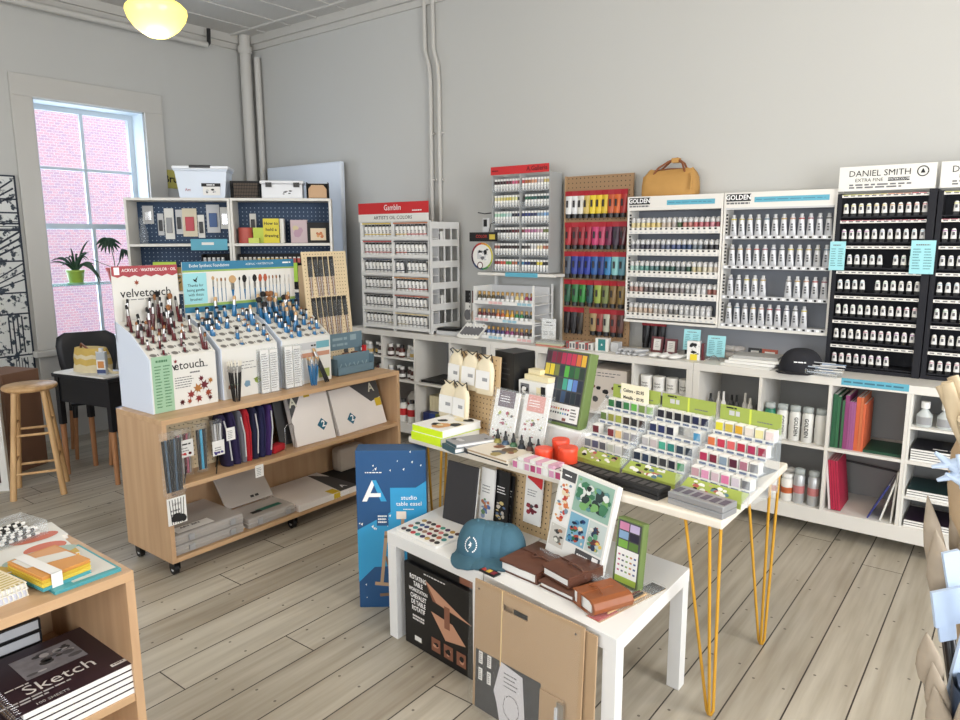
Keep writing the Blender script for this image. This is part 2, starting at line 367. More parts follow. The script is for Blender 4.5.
# window_1: casing, reveal, two double hung sashes, stool and apron
mb = MB()
mb.box(XL, XL + .025, WY0 - .15, WY0, WZ0, WZ1, trimp).box(XL, XL + .025, WY1, WY1 + .16, WZ0, WZ1, trimp)
mb.box(XL, XL + .025, WY0 - .15, WY1 + .16, WZ1, WZ1 + .16, trimp)
mb.box(XL, XL + .03, WY0 - .15, WY1 + .16, .18, WZ0 - .05, trimp)
struct('trim_3', mb, bevel=.004)
struct('trim_4', MB().box(XL - .18, XL + .09, WY0 - .19, WY1 + .2, WZ0 - .05, WZ0, trimp), bevel=.008)
sash = M('window_sash_paint', (196, 208, 216), .5, var=.02)
wn = bpy.data.objects.new('window_1', None); C.objects.link(wn); wn['kind'] = 'structure'; wn.location = (XL - .17, (WY0 + WY1) / 2, WZ0)
def sashf(x, z0, z1, name):
    y0, y1 = -(WY1 - WY0) / 2 + .012, (WY1 - WY0) / 2 - .012; f = .04
    mb = MB().box(x - .02, x + .02, y0, y0 + f, z0, z1, sash).box(x - .02, x + .02, y1 - f, y1, z0, z1, sash)
    mb.box(x - .0195, x + .0195, y0 + f, y1 - f, z0, z0 + f, sash).box(x - .0195, x + .0195, y0 + f, y1 - f, z1 - f, z1, sash)
    mb.box(x - .012, x + .012, -.013, .013, z0 + f, z1 - f, sash).box(x - .011, x + .011, y0 + f, y1 - f, (z0 + z1) / 2 - .011, (z0 + z1) / 2 + .011, sash)
    s = obj(name, mb, wn); obj('pane', MB().box(x - .003, x + .003, y0 + f, y1 - f, z0 + f, z1 - f, glass), s)
H = WZ1 - WZ0
sashf(-.03, H * .5 - .02, H - .012, 'upper_sash'); sashf(.02, 0, H * .5 + .025, 'lower_sash')
obj('window_frame', MB().box(-.13, .17, -(WY1 - WY0) / 2, -(WY1 - WY0) / 2 + .012, 0, H, sash).box(-.13, .17, (WY1 - WY0) / 2 - .012, (WY1 - WY0) / 2, 0, H, sash).box(-.13, .17, -(WY1 - WY0) / 2, (WY1 - WY0) / 2, H - .012, H, sash), wn)
single('neighbouring_building', 'pink brick wall of the neighbouring building seen through the window', 'building', MB().box(-9.4, -9.1, -2.5, 9, 0, 7.5, brick_mat()))
struct('ground', MB().box(-9.4, XL - .3, -2.5, 9, -.1, 0, M('pale_pavement', (200, 196, 190), .8)))

# pendant lamps: schoolhouse globes (one in view, the others hang over the rest of the shop)
globe = M('lit_opal_glass', (255, 236, 150), .25, var=0, emit=(255, 226, 92), es=1.25)
def pendant(loc, label, power):
    t = thing('pendant_lamp', label, 'lamp', loc)
    obj('globe', MB().lathe([(.06, .0), (.085, -.010), (.112, -.024), (.132, -.045), (.134, -.062), (.124, -.092), (.098, -.128), (.07, -.15), (.045, -.165), (.02, -.172), (.001, -.174)], globe, 28), t)
    obj('fitter', MB().lathe([(.02, .05), (.062, .04), (.07, .0), (.06, -.006)], M('bronze', (92, 56, 34), .4, .6), 24), t)
    obj('stem', MB().cyl(0, 0, .045, ZC - loc[2] - .01, .009, .009, M('bronze', (92, 56, 34), .4, .6), 8), t)
    obj('canopy', MB().lathe([(.065, ZC - loc[2]), (.06, ZC - loc[2] - .02), (.012, ZC - loc[2] - .035)], M('bronze', (92, 56, 34), .4, .6), 20), t)
    l = bpy.data.lights.new('globe_light', 'POINT'); l.energy = power; l.color = (1.0, .88, .72); l.shadow_soft_size = .14
    o = bpy.data.objects.new('globe_light', l); C.objects.link(o); o.location = (loc[0], loc[1], loc[2] - .28)
pendant((-3.30, 1.87, 2.685), 'lit yellow schoolhouse glass globe hanging in front of the left wall', 9)
pendant((-.9, 1.9, 2.95), 'schoolhouse glass globe hanging over the small white tables', 34)
pendant((.9, 2.2, 2.95), 'schoolhouse glass globe hanging by the right hand wall', 46)
pendant((-.9, -1.2, 2.95), 'schoolhouse glass globe hanging behind the photographer', 30)

# ================================================================== CUBE SHELF UNITS UNDER THE COUNTER
KY, KD, KB, KT = 3.97, .385, .085, .885
UX = [-4.415, -2.955, -1.495]
def cell(u, c): x = UX[u] + .038 + c * .351; return x, x + .335
TOPZ, MIDZ, BOTZ = .842, .508, .165
for u, lab in enumerate(['white cube shelving unit under the oil paint rack, left end of the counter', 'white cube shelving unit in the middle of the counter, behind the yellow legged table', 'white cube shelving unit under the black paint racks, right end of the counter']):
    t = thing('cube_shelf_unit', lab, 'shelf', (UX[u], KY, 0), 0, None)
    mb = MB().box(0, 1.458, 0, KD, KB, BOTZ, white).box(0, 1.458, 0, KD, TOPZ, KT, white).box(0, .038, 0.0, KD, BOTZ, TOPZ, white).box(1.42, 1.458, 0, KD, BOTZ, TOPZ, white)
    obj('body', mb, t, bevel=.002)
    obj('back_panel', MB().box(.038, 1.42, KD - .006, KD - .001, BOTZ, TOPZ, M('shelf_back_grey', (150, 150, 150), .7)), t)
    for k in range(1, 4): obj('divider', MB().box(.038 + k * .351 - .016, .038 + k * .351, .001, KD - .006, BOTZ, TOPZ, white), t)
    obj('middle_shelf', MB().box(.038, 1.42, .002, KD - .006, MIDZ - .016, MIDZ, white), t)
    for x in (.06, 1.36):
        for y in (.04, KD - .08): obj('foot', MB().box(x, x + .04, y, y + .04, 0, KB, blackm), t)
# ledge strip of tape with print
def strip(x0, x1, z0, z1, y, lab, sy=None):
    mb = MB().box(x0, x1, y - .002, y, z0, z1, tealstrip); lines(mb, x0 + .01, x1 - .02, z0 + .3 * (z1 - z0), z1 - .3 * (z1 - z0), 1, y - .0026, M('strip_ink', (60, 110, 130), .6, var=0), .6, False)
    single('label_strip', lab, 'label', mb)
strip(-.715, -.415, .853, .888, KY - .0005, 'long pale blue label strip on the counter edge below the first black paint rack')

# ================================================================== WOODEN DISPLAY CARTS
def cart(label, loc, L, D, wheels, xs=0.0, back=True):
    t = thing('display_cart', label, 'shelf', loc, 90)
    obj('top', MB().box(0, L, 0, D, .755, .78, oak), t, bevel=.0015)
    for x in (0, L - .022): obj('side_panel', MB().box(x, x + .022, 0, D, .08, .755, oakv), t, bevel=.0015)
    obj('bottom_shelf', MB().box(.022, L - .022, 0, D, .08, .102, oak), t, bevel=.0015)
    obj('middle_shelf', MB().box(.022, L - .022, .004, D - .01, .428, .45, oak), t, bevel=.0015)
    obj('back_panel', MB().box(.022, L - .022, D - .01, D - .001, .102, .755, oakv), t)
    for x, y in wheels:
        w = obj('caster', MB().box(x - .022, x + .022, y - .022, y + .022, .072, .08, chrome).box(x - .016, x - .012, y - .016, y + .03, .03, .072, black).box(x + .012, x + .016, y - .016, y + .03, .03, .072, black), t)
        wh = MB(); wh.T = Matrix.Translation((x, y + .012, .027)) @ Matrix.Rotation(PI / 2, 4, 'Y')
        wh.cyl(0, 0, -.011, .011, .027, .027, black, 18).cyl(0, 0, -.0115, .0115, .012, .012, lgrey, 12)
        obj('wheel', wh, w)
    return t
CX, CY0 = -3.087, 1.625                      # front face x, left end y
cart('long plywood display cart on casters with brush displays on top', (CX, CY0, 0), 1.56, .425, [(.04, .05), (.04, .375), (.74, .05), (.74, .375), (1.52, .05), (1.52, .375)])
cart('plywood display cart in the left foreground with notebooks and sketch pads', (-1.715, -.75, 0), 1.55, .50, [(.04, .05), (.04, .44), (1.5, .05), (1.5, .44)])
CF = frame((CX, CY0, 0), 90)               # cart frame: x along the cart, -y towards the aisle

# ================================================================== HAIRPIN TABLE
P = [(-2.085, 2.197), (-.665, 2.069), (-.663, 2.788), (-2.05, 2.90)]
ox, oy = -1.37, 2.48
t = thing('hairpin_table', 'long white topped table standing on yellow hairpin legs', 'table', (ox, oy, 0))
obj('tabletop', MB().prism([(x - ox, y - oy) for x, y in P], .722, .75, M('table_top_white', (226, 218, 204), .4, var=.02), 'z'), t, bevel=.006)
for fx, fy, tops in ((-.715, 2.20, ((-.80, 2.115), (-.715, 2.10), (-.69, 2.13))), (-.705, 2.745, ((-.755, 2.60), (-.69, 2.66), (-.675, 2.72))),
                     (-2.00, 2.29, ((-2.0, 2.23), (-1.93, 2.24), (-1.96, 2.31))), (-1.99, 2.80, ((-1.93, 2.83), (-1.99, 2.74), (-1.94, 2.80)))):
    mb = MB(); a, b, c = [(x - ox, y - oy, .722) for x, y in tops]; fx -= ox; fy -= oy
    mb.tube([a, (fx - .010, fy - .004, .022), (fx - .004, fy, .006), (fx + .004, fy, .006), (fx + .010, fy + .004, .022), c], .0055, must, 8)
    mb.tube([b, (fx + .001, fy - .010, .02), (fx, fy, .007)], .0055, must, 8)
    mb.box(min(p[0] for p in (a, b, c)) - .008, max(p[0] for p in (a, b, c)) + .008, min(p[1] for p in (a, b, c)) - .008, max(p[1] for p in (a, b, c)) + .008, .718, .7225, must)
    obj('leg', mb, t)

# ================================================================== LITTLE WHITE TABLES
def lack(P, label):
    cx = sum(p[0] for p in P) / 4; cy = sum(p[1] for p in P) / 4; t = thing('side_table', label, 'table', (cx, cy, 0))
    Q = [Vector((x - cx, y - cy)) for x, y in P]
    obj('tabletop', MB().prism([tuple(p) for p in Q], .40, .45, lackw, 'z'), t, bevel=.0015)
    for i in range(4):
        p = Q[i]; a = (Q[(i + 1) % 4] - p).normalized() * .05; b = (Q[i - 1] - p).normalized() * .05; o = (a + b) * .02
        obj('leg', MB().prism([tuple(v) for v in (p + o, p + a + o, p + a + b + o, p + b + o)], 0, .4, lackw, 'z'), t, bevel=.0015)
lack([(-1.935, 1.906), (-1.407, 1.842), (-1.407, 2.392), (-1.935, 2.456)], 'white square side table holding the blue caps, black boxed easel beneath')
lack([(-1.402, 1.842), (-.846, 1.748), (-.851, 2.318), (-1.402, 2.392)], 'white square side table holding the leather journals, kraft boards leaning on it')

# ================================================================== BOOKCASES IN THE CORNER
BA = 46.66; BF = frame((-5.46, 2.72, 0), BA)
for k, lab in enumerate(['white bookcase with navy pegboard back nearest the window', 'white bookcase with navy pegboard back nearest the corner']):
    t = thing('bookcase', lab, 'bookcase', tuple(BF @ Vector((k * .765, 0, 0))), BA)
    obj('body', MB().box(0, .018, 0, .28, 0, 1.91, shelfw).box(.744, .762, 0, .28, 0, 1.91, shelfw).box(.018, .744, 0, .28, 1.89, 1.91, shelfw).box(.018, .744, 0, .28, .0, .09, shelfw), t, bevel=.001)
    mb = MB().box(.018, .744, .262, .272, .09, 1.89, navypeg); holes(mb, .05, .73, .95, 1.87, .032, .2615, .0036, M('navy_peg_hole', (150, 170, 190), .8, var=0)); obj('pegboard_back', mb, t)
    for z in (.5, .86, 1.20, 1.565): obj('shelf', MB().box(.018, .744, .006, .261, z - .02, z, shelfw), t)

# ================================================================== PAINT RACKS ON THE COUNTER
def seq(f, keys, n):                                           # colours along a row
    return keys[min(int(f * len(keys)), len(keys) - 1)]
def tube_parts(h, wd, body, label, capc, bandc=None, ch=.012, txt=None):
    """a metal paint tube standing on its cap: flat wide crimp on top"""
    def f():
        b = MB(); r = wd / 2; n = 12
        rings = []
        for k, (z, sx, sy) in enumerate([(0, 1.12, .1), (h * .25, 1.08, .5), (h * .6, .9, .8), (h * .93, .8, .8), (h, .5, .5)]):
            rings.append([(r * sx * math.cos(2 * PI * i / n), r * sy * math.sin(2 * PI * i / n), z) for i in range(n)])
        b.ring(rings, body)
        b.box(-r * 1.14, r * 1.14, -.0016, .0016, 0, .010, body)
        if bandc: b.ring([[(r * .84 * math.cos(2 * PI * i / n), r * .84 * math.sin(2 * PI * i / n), z) for i in range(n)] for z in (h * .86, h * .92)], bandc, cap0=False, cap1=False)
        if label:
            for k in range(3): b.box(-r * .3, r * .25, -r * .9, -r * .5, h * (.3 + .13 * k), h * (.39 + .13 * k), label)
        c = MB().cyl(0, 0, h, h + ch, r * .52, r * .5, capc, 10)
        return [('tube', b), ('cap', c)]
    return f
# ---- white tube rack (right of the pair)
def hdr_golden(mb, W, z0, z1, y, tape):
    mb.box(0, W, y, y + .03, z0, z1, white)
    mb.box(.012, .15, y - .0015, y, z0 + .036, z1 - .008, ink); mb.text('GOLDEN', .038, .081, (z0 + .036 + z1 - .008) / 2, wink, y - .003, bold=.02, sx=.92)
    lines(mb, .014, .15, z0 + .018, z0 + .032, 1, y - .0008, gink, .7)
    a, b = tape; mb.box(a, b, y - .0015, y, z0 + .028, z1 - .028, tealstrip); lines(mb, a + .01, b - .02, z0 + .04, z1 - .04, 1, y - .0022, M('strip_ink', (60, 110, 130), .6, var=0), .6, False)
RY = 4.22
def white_rack(x0, W, name, label, tape, shelfz, backc):
    t = thing(name, label, 'rack', (x0, RY, 0))
    hd = MB(); hdr_golden(hd, W, 1.765, 1.85, -.004, tape); obj('header_sign', hd, t)
    b = MB().box(0, .012, 0, .145, 1.08, 1.765, white).box(W - .012, W, 0, .145, 1.08, 1.765, white).box(.012, W - .012, .138, .145, 1.08, 1.765, backc).box(0, W, .027, .145, 1.765, 1.85, white)
    obj('rack_body', b, t)
    for z in shelfz: obj('shelf', MB().box(.012, W - .012, .01, .142, z - .006, z, lgrey), t)
    return t
rowsB = [1.59, 1.41, 1.23, 1.085]
backg = M('rack_back_slate', (112, 116, 124), .6)
t = white_rack(-1.45, .60, 'paint_rack', 'white lettered wall rack filled with large white paint tubes', (.17, .56), [1.60, 1.43, 1.255, 1.09], backg)
for k, z in enumerate([1.60, 1.43, 1.255, 1.09]):
    mb = MB().box(.012, .588, -.004, .010, z - .012, z + .008, lgrey)
    for i in range(24): quad(mb, .02 + i * .0238, .034 + i * .0238, z - .008, z + .003, -.0048, ink if i % 2 else wink)
    obj('price_rail', mb, t)
    mb = MB()                                                  # side ticks
    for j in range(6): mb.box(.013, .022, .004, .012, z + .02 + j * .02, z + .03 + j * .02, ink)
    obj('index_strip', mb, t)
obj('price_rail', MB().box(.012, .588, -.004, .010, 1.755, 1.765, lgrey), t)
obj('bottom_ledge', MB().box(0, .6, -.012, .145, 1.066, 1.08, white), t)
tg = M('silver_tube_white', (206, 207, 210), .35, .25, var=.02)
bands = [(210, 190, 60), (196, 180, 110), (190, 160, 90), (150, 150, 120), (90, 120, 140), (120, 110, 100), (200, 160, 90), (206, 150, 130), (190, 60, 60), (160, 90, 110), (110, 110, 130), (90, 90, 90)]
for i, c in enumerate(bands):
    kind('bigtube%d' % i, tube_parts(.112, .036, tg, M('label_print', (90, 90, 94), .6, var=0), lgrey, col(c), .014))
for r, z in enumerate([1.60, 1.43, 1.255, 1.09]):
    for i in range(12):
        if (r == 2 and i in (5, 6)) or (r == 3 and i > 9): continue
        x = -1.45 + .045 + i * .0465
        place('bigtube%d' % ((i + r * 5) % 12), 'paint_tube', 'large white tube, %s from left on the %s shelf of the white tube rack' % (ORD[i], ['top', 'second', 'third', 'bottom'][r]), 'paint tube',
              (x, RY + .045, z), (0, 0, 0), 'large white paint tubes')
# ---- white bottle rack (left of the pair)
t = white_rack(-2.06, .605, 'paint_rack', 'white lettered wall rack with five rows of small fluid paint bottles', (.26, .555), [1.652, 1.519, 1.386, 1.253, 1.12], backg)
obj('bottom_ledge', MB().box(0, .605, -.012, .145, 1.066, 1.08, white), t)
def dropper(c):
    def f():
        return [('bottle', MB().lathe([(.0105, 0), (.0128, .003), (.0128, .034), (.009, .042)], c, 12)), ('cap', MB().lathe([(.0105, .036), (.0145, .040), (.015, .050), (.010, .062), (.004, .068)], M('bottle_cap_white', (196, 196, 196), .45, var=0), 12))]
    return f
g1 = [[(222, 206, 150), (230, 214, 150), (226, 200, 120), (214, 190, 120), (198, 180, 160), (176, 166, 160), (60, 90, 50), (190, 120, 110), (196, 90, 90), (190, 100, 110), (200, 130, 140), (150, 60, 70)],
      [(120, 120, 130), (60, 60, 80), (110, 110, 120), (90, 100, 130), (70, 84, 130), (60, 80, 120), (110, 120, 130), (60, 60, 66), (50, 50, 60)],
      [(150, 190, 180), (90, 150, 140), (80, 120, 120), (90, 110, 100), (60, 100, 90), (100, 110, 110), (40, 80, 60), (190, 180, 140), (214, 206, 180), (190, 176, 160)],
      [(170, 130, 120), (110, 100, 100), (90, 90, 90), (120, 110, 110), (140, 130, 130), (150, 150, 150), (220, 220, 220), (150, 90, 80)],
      [(200, 180, 160), (196, 170, 150), (190, 180, 170), (120, 120, 120), (196, 196, 196), (214, 214, 214), (222, 222, 222)]]
for r in range(5):
    z = 1.652 - r * .133
    mb = MB().box(.012, .593, -.012, -.002, z - .03, z + .008, white)
    for i in range(17):
        x = .022 + i * .0338; quad(mb, x, x + .014, z - .006, z + .004, -.0126, ink); quad(mb, x + .004, x + .02, z - .026, z - .018, -.0126, lgrey)
    obj('price_rail', mb, t)
    mb = MB()
    for j in range(4): mb.box(.013, .022, .004, .012, z + .02 + j * .02, z + .03 + j * .02, ink)
    obj('index_strip', mb, t)
    for i in range(17):
        if r == 4 and i > 15: continue
        c = seq(i / 17, g1[r], 17); kind('drop%s' % (c,), dropper(col(c, .35)))
        place('drop%s' % (c,), 'paint_bottle', 'small paint bottle, front, %s from left in the %s row of the bottle rack' % (ORD[i], ORD[r]), 'bottle',
              (-2.06 + .032 + i * .0338, RY + .022, z), (0, 0, 0), 'small fluid paint bottles')
        place('drop%s' % (c,), 'paint_bottle', 'small paint bottle behind the %s front one in the %s row of the bottle rack' % (ORD[i], ORD[r]), 'bottle',
              (-2.06 + .032 + i * .0338, RY + .052, z), (0, 0, 0), 'small fluid paint bottles')
single('backing_board', 'grey backing board behind the counter below the white wall racks', 'board', MB().box(-2.0, -.85, 4.366, 4.376, .887, 1.80, M('board_grey', (150, 152, 158), .6)), (0, 0, 0))

# ---- black watercolour racks
def ds_rack(x0, label, gaps, left, sign=True):
    W = .445; t = thing('paint_rack', label, 'rack', (x0, 4.19, 0))
    b = MB().box(0, .022, 0, .17, .886, 1.82, navy).box(W - .034, W, -.01, .17, .886, 1.83, navy).box(.022, W - .034, .15, .17, .886, 1.82, navy).box(.022, W - .034, .0, .15, .886, .905, navy)
    obj('rack_body', b, t)
    s = MB().box(.0, W - .012, .0, .004, 1.832, 1.955, card)
    s.text('DANIEL SMITH', .043, .185, 1.917, ink, -.0015).text('EXTRA FINE', .024, .14, 1.884, ink, -.0015)
    s.box(.225, .32, -.001, 0, 1.876, 1.893, ink); s.text('WATERCOLOR', .0145, .2725, 1.8845, wink, -.0025)
    lines(s, .05, .36, 1.842, 1.868, 2, -.001, gink, .6)
    n = 24; s.add([(.375 + r * math.cos(2 * PI * i / n), -.0012, 1.917 + r * math.sin(2 * PI * i / n)) for r in (.021, .026) for i in range(n)], [(i, (i + 1) % n, (i + 1) % n + n, i + n) for i in range(n)], ink)
    s.add([(.365, -.0012, 1.908), (.385, -.0012, 1.908), (.382, -.0012, 1.917), (.374, -.0012, 1.931), (.368, -.0012, 1.917)], [(0, 1, 2, 3, 4)], ink)
    obj('header_sign', s, t)
    for r in range(7):
        z = 1.808 - r * .131
        mb = MB().box(.022, W - .034, -.004, .004, z - .009, z + .006, white)
        for i in range(12): quad(mb, .03 + i * .0325, .05 + i * .0325, z - .004, z + .002, -.0046, gink)
        if r == 0 or r == 1: 
            for i in range(11): quad(mb, .026 + i * .0345, .056 + i * .0345, z + .003, z + .006, -.0048, col([(220, 220, 80), (210, 190, 60), (220, 120, 60), (210, 60, 80)][min(3, i // 3)] if r == 0 else (200, 90, 110)))
        obj('price_rail', mb, t)
        obj('shelf', MB().box(.022, W - .034, .006, .15, z - .112, z - .106, navy), t)
        for i in range(11):
            if (r, i) in gaps: continue
            c = [(226, 222, 120), (222, 210, 90), (230, 200, 80), (220, 160, 90), (220, 120, 110), (206, 80, 100)][i // 2] if r == 0 else [(210, 120, 150), (190, 120, 190), (170, 170, 210), (170, 200, 220), (180, 210, 190), (200, 190, 170)][(r + i // 4) % 6]
            k = kind('ds%s' % (c,), ds_tube(col(c)))
            place(k, 'watercolor_tube', 'white watercolor tube, %s from left in the %s row of the %s' % (ORD[i], ORD[r], left), 'paint tube', (x0 + .042 + i * .0355, 4.19 + .018, z - .105), (6, 0, 0), 'small watercolor tubes')
    return t
def ds_tube(c):
    def f():
        r = .0105; b = MB(); n = 10
        b.ring([[(r * sx * math.cos(2 * PI * i / n), r * sy * math.sin(2 * PI * i / n), z) for i in range(n)] for z, sx, sy in ((.016, 1.25, .3), (.03, 1.15, .7), (.05, 1, 1), (.062, .85, .85), (.066, .5, .5))], paper)
        quad(b, -r * .5, r * .5, .034, .05, -r * 1.02, M('label_print', (90, 90, 94), .6, var=0)); quad(b, -r * .9, r * .9, .054, .058, -r * 1.05, c)
        return [('tube', b), ('clip', MB().box(-r, r, -.003, .003, 0, .016, black))]
    return f
ds_rack(-.845, 'black watercolor rack with white lettered sign, the complete one of the two', {(2, 6), (3, 4), (6, 8), (6, 9), (6, 10), (2, 0)}, 'complete black rack')
ds_rack(-.395, 'black watercolor rack with white lettered sign, cut by the right edge of the photo', {(0, 0)}, 'right hand black rack')
def tealcard(label, x, y, z, w, h, rot=(0, 0, 0), nm='info_card'):
    mb = MB().box(-w / 2, w / 2, 0, .001, 0, h, teal); lines(mb, -w * .3, w * .3, h * .84, h * .9, 1, -.0006, gink, .6)
    lines(mb, -w * .4, -w * .06, h * .12, h * .78, 8, -.0006, M('strip_ink2', (90, 140, 150), .6, var=0), .4); lines(mb, w * .06, w * .4, h * .12, h * .78, 8, -.0006, M('strip_ink2', (90, 140, 150), .6, var=0), .4)
    single(nm, label, 'card', mb, (x, y, z), rot=rot)
tealcard('pale blue price card hung on the left edge of the complete black rack', -.822, 4.172, 1.425, .075, .15)
tealcard('pale blue price card hung between the two black racks', -.435, 4.168, 1.415, .105, .165)

# ---- wrapped oil colour rack with red header
OX0, OX1, OY = -4.27, -3.54, 4.0
t = thing('paint_rack', 'tall white two column oil paint rack with red header sign', 'rack', (OX0, OY, 0)); W = OX1 - OX0
s = MB().box(-.01, W + .0, -.004, .0, 1.725, 1.785, card).box(-.01, W, -.004, 0, 1.785, 1.87, red)
s.text('Gamblin', .06, W * .5, 1.83, wink, -.0055, bold=.0, sx=.9).text("ARTIST'S OIL COLORS", .036, W * .5, 1.755, ink, -.0055, bold=.0, sx=1.15); lines(s, W * .78, W * .93, 1.80, 1.812, 1, -.005, wink, .7)
obj('header_sign', s, t)
wire = M('rack_white_steel', (224, 224, 222), .4, var=.01)
b = MB()
for x in (0, W * .47, W - .014): b.box(x, x + .016, 0, .02, .886, 1.73, wire)
b.box(0, .014, .02, .33, .886, 1.72, wire)
b.box(0.014, W, .10, .11, .886, 1.72, lgrey)
obj('rack_body', b, t)
srow = [1.60, 1.463, 1.325, 1.187, 1.05, .912]
for r, z in enumerate(srow):
    mb = MB().box(.014, W - .004, .003, .10, z - .006, z, wire).box(.014, W - .012, -.002, .003, z - .012, z + .014, wire); obj('shelf', mb, t)
    mb = MB()
    cc = [((222, 190, 60), (200, 110, 60)), ((190, 60, 60), (60, 60, 66)), ((50, 60, 90), (40, 50, 60)), ((60, 60, 50), (200, 130, 60)), ((50, 50, 50), (190, 90, 70)), ((200, 200, 190), (220, 200, 150))][r]
    quad(mb, .02, W * .46, z + .108, z + .118, .004, col(cc[0])); quad(mb, W * .49, W - .016, z + .108, z + .118, .004, col(cc[1])); 
    mb.box(.016, W - .012, .0045, .006, z + .106, z + .12, wire); obj('colour_strip', mb, t)
for z in (.93, 1.08, 1.24, 1.40, 1.56, 1.69):                        # open side shelves
    obj('side_shelf', MB().box(W, W + .012, .02, .32, z - .02, z + .03, wire).box(W - .10, W, .12, .32, z - .006, z, wire), t)
obj('side_frame', MB().box(W - .003, W + .013, .0, .02, .886, 1.72, wire).box(W, W + .012, .32, .336, .886, 1.72, wire).box(W, W + .01, .16, .17, .93, 1.69, wire).box(W, W + .01, .24, .25, .93, 1.69, wire), t)
def oil_tube(c):
    def f():
        r = .0178; n = 10; b = MB()
        b.ring([[(r * sx * math.cos(2 * PI * i / n), r * sy * math.sin(2 * PI * i / n), z) for i in range(n)] for z, sx, sy in ((0, 1.05, .2), (.03, 1.05, .7), (.080, .98, .98), (.092, .5, .5))], paper)
        b.ring([[(r * 1.08 * math.cos(2 * PI * i / n), r * .98 * math.sin(2 * PI * i / n), z) for i in range(n)] for z in (.028, .036)], c, cap0=False, cap1=False)
        for k in range(2): quad(b, -r * .3, r * .5, .044 + .012 * k, .05 + .012 * k, -r * 1.02, gink)
        return [('tube', b), ('cap', MB().cyl(0, 0, .091, .105, r * .62, r * .6, black, 10))]
    return f
ocols = [[(226, 196, 90), (222, 180, 70), (206, 60, 50)], [(196, 60, 60), (190, 70, 60), (70, 60, 66)], [(60, 70, 80), (50, 60, 90), (40, 60, 60)], [(50, 60, 50), (90, 70, 50), (190, 60, 60)], [(50, 50, 50), (60, 60, 60), (90, 80, 70)], [(160, 160, 160), (190, 180, 150), (120, 120, 120)]]
for r, z in enumerate(srow):
    for h in (0, 1):
        for i in range(8):
            if (r, h, i) in ((2, 1, 2),): continue
            c = seq((h * 8 + i) / 16, ocols[r], 16); k = kind('oil%s' % (c,), oil_tube(col(c)))
            x = OX0 + .04 + i * .0395 + h * (W * .48 - .01)
            place(k, 'oil_paint_tube', 'oil tube, %s from left, %s row, %s column of the oil paint rack' % (ORD[i], ORD[r], ['left', 'right'][h]), 'paint tube', (x, OY + .035, z), (4, 0, 0), 'oil paint tubes')
for i, (z) in enumerate((1.56, 1.08)):
    single('paint_box', ['small white paint carton on the highest filled side shelf of the oil rack', 'small white paint carton on the low side shelf of the oil rack'][i], 'box', MB().box(0, .035, 0, .05, 0, .09, paper).box(.008, .028, -.0008, 0, .02, .07, gink), (OX1 - .045, OY + .14, z + .0005))

# ---- tall grey acrylic rack with red sign
t = thing('paint_rack', 'tall clear acrylic rack packed with tiny paint tubes under a red sign', 'rack', (-3.085, 4.17, 0)); W = .47
s = MB().box(-.012, W + .0, -.006, -.001, 2.035, 2.09, red); s.text('A.Galleria', .042, W * .80, 2.063, M('dark_red_ink', (90, 16, 22), .6, var=0), -.0075, bold=.015); lines(s, .0, .06, 2.055, 2.068, 1, -.0068, M('dark_red_ink', (90, 16, 22), .6, var=0), .6)
obj('header_sign', s, t)
acr = M('rack_acrylic_grey', (176, 178, 178), .25, 0, .8, var=.02)
b = MB().box(-.006, 0, 0, .16, 1.36, 2.035, acr).box(W, W + .006, 0, .16, 1.36, 2.035, acr).box(0, W, .15, .155, 1.36, 2.035, acr).box(W * .49, W * .49 + .005, 0, .08, 1.36, 2.035, acr); obj('rack_body', b, t)
gal = [[(50, 30, 36), (60, 30, 40), (120, 40, 60), (220, 90, 130), (206, 70, 70), (190, 110, 60), (220, 150, 110), (200, 190, 190), (210, 190, 110)],
       [(230, 222, 160), (226, 214, 120), (222, 206, 90), (230, 230, 150), (50, 70, 50), (40, 110, 80), (40, 100, 90), (30, 70, 70), (30, 80, 80)],
       [(170, 220, 190), (150, 210, 190), (190, 220, 220), (40, 44, 60), (40, 50, 110), (40, 60, 130), (60, 70, 110), (130, 160, 190), (120, 170, 220)],
       [(70, 70, 80), (40, 30, 36), (60, 34, 40), (110, 40, 50), (130, 50, 60), (200, 110, 150), (190, 120, 160), (214, 170, 190), (120, 130, 70)],
       [(160, 90, 80), (50, 40, 40), (60, 46, 46), (70, 50, 50), (50, 44, 44), (90, 80, 80), (206, 206, 206), (230, 210, 160), (200, 120, 90)],
       [(170, 60, 60), (226, 90, 70), (90, 160, 80), (190, 110, 80), (60, 130, 170), (40, 60, 120), (40, 40, 50), (220, 200, 60), (40, 40, 44)]]
def gal_tube(c):
    def f():
        return [(None, MB().ring([[(.0095 * sx * math.cos(2 * PI * i / 8), .0095 * sy * math.sin(2 * PI * i / 8), z) for i in range(8)] for z, sx, sy in ((0, .6, .6), (.012, .62, .62))], paper)
                 .ring([[(.0095 * sx * math.cos(2 * PI * i / 8), .0095 * sy * math.sin(2 * PI * i / 8), z) for i in range(8)] for z, sx, sy in ((.012, .95, .95), (.03, 1.05, 1), (.044, 1.1, .8))], paper)
                 .ring([[(.0095 * sx * math.cos(2 * PI * i / 8), .0095 * sy * math.sin(2 * PI * i / 8), z) for i in range(8)] for z, sx, sy in ((.044, 1.1, .8), (.066, 1.12, .4))], c).ring([[(.0095 * sx * math.cos(2 * PI * i / 8), .0095 * sy * math.sin(2 * PI * i / 8), z) for i in range(8)] for z, sx, sy in ((.066, 1.12, .4), (.080, 1.1, .1))], paper))]
    return f
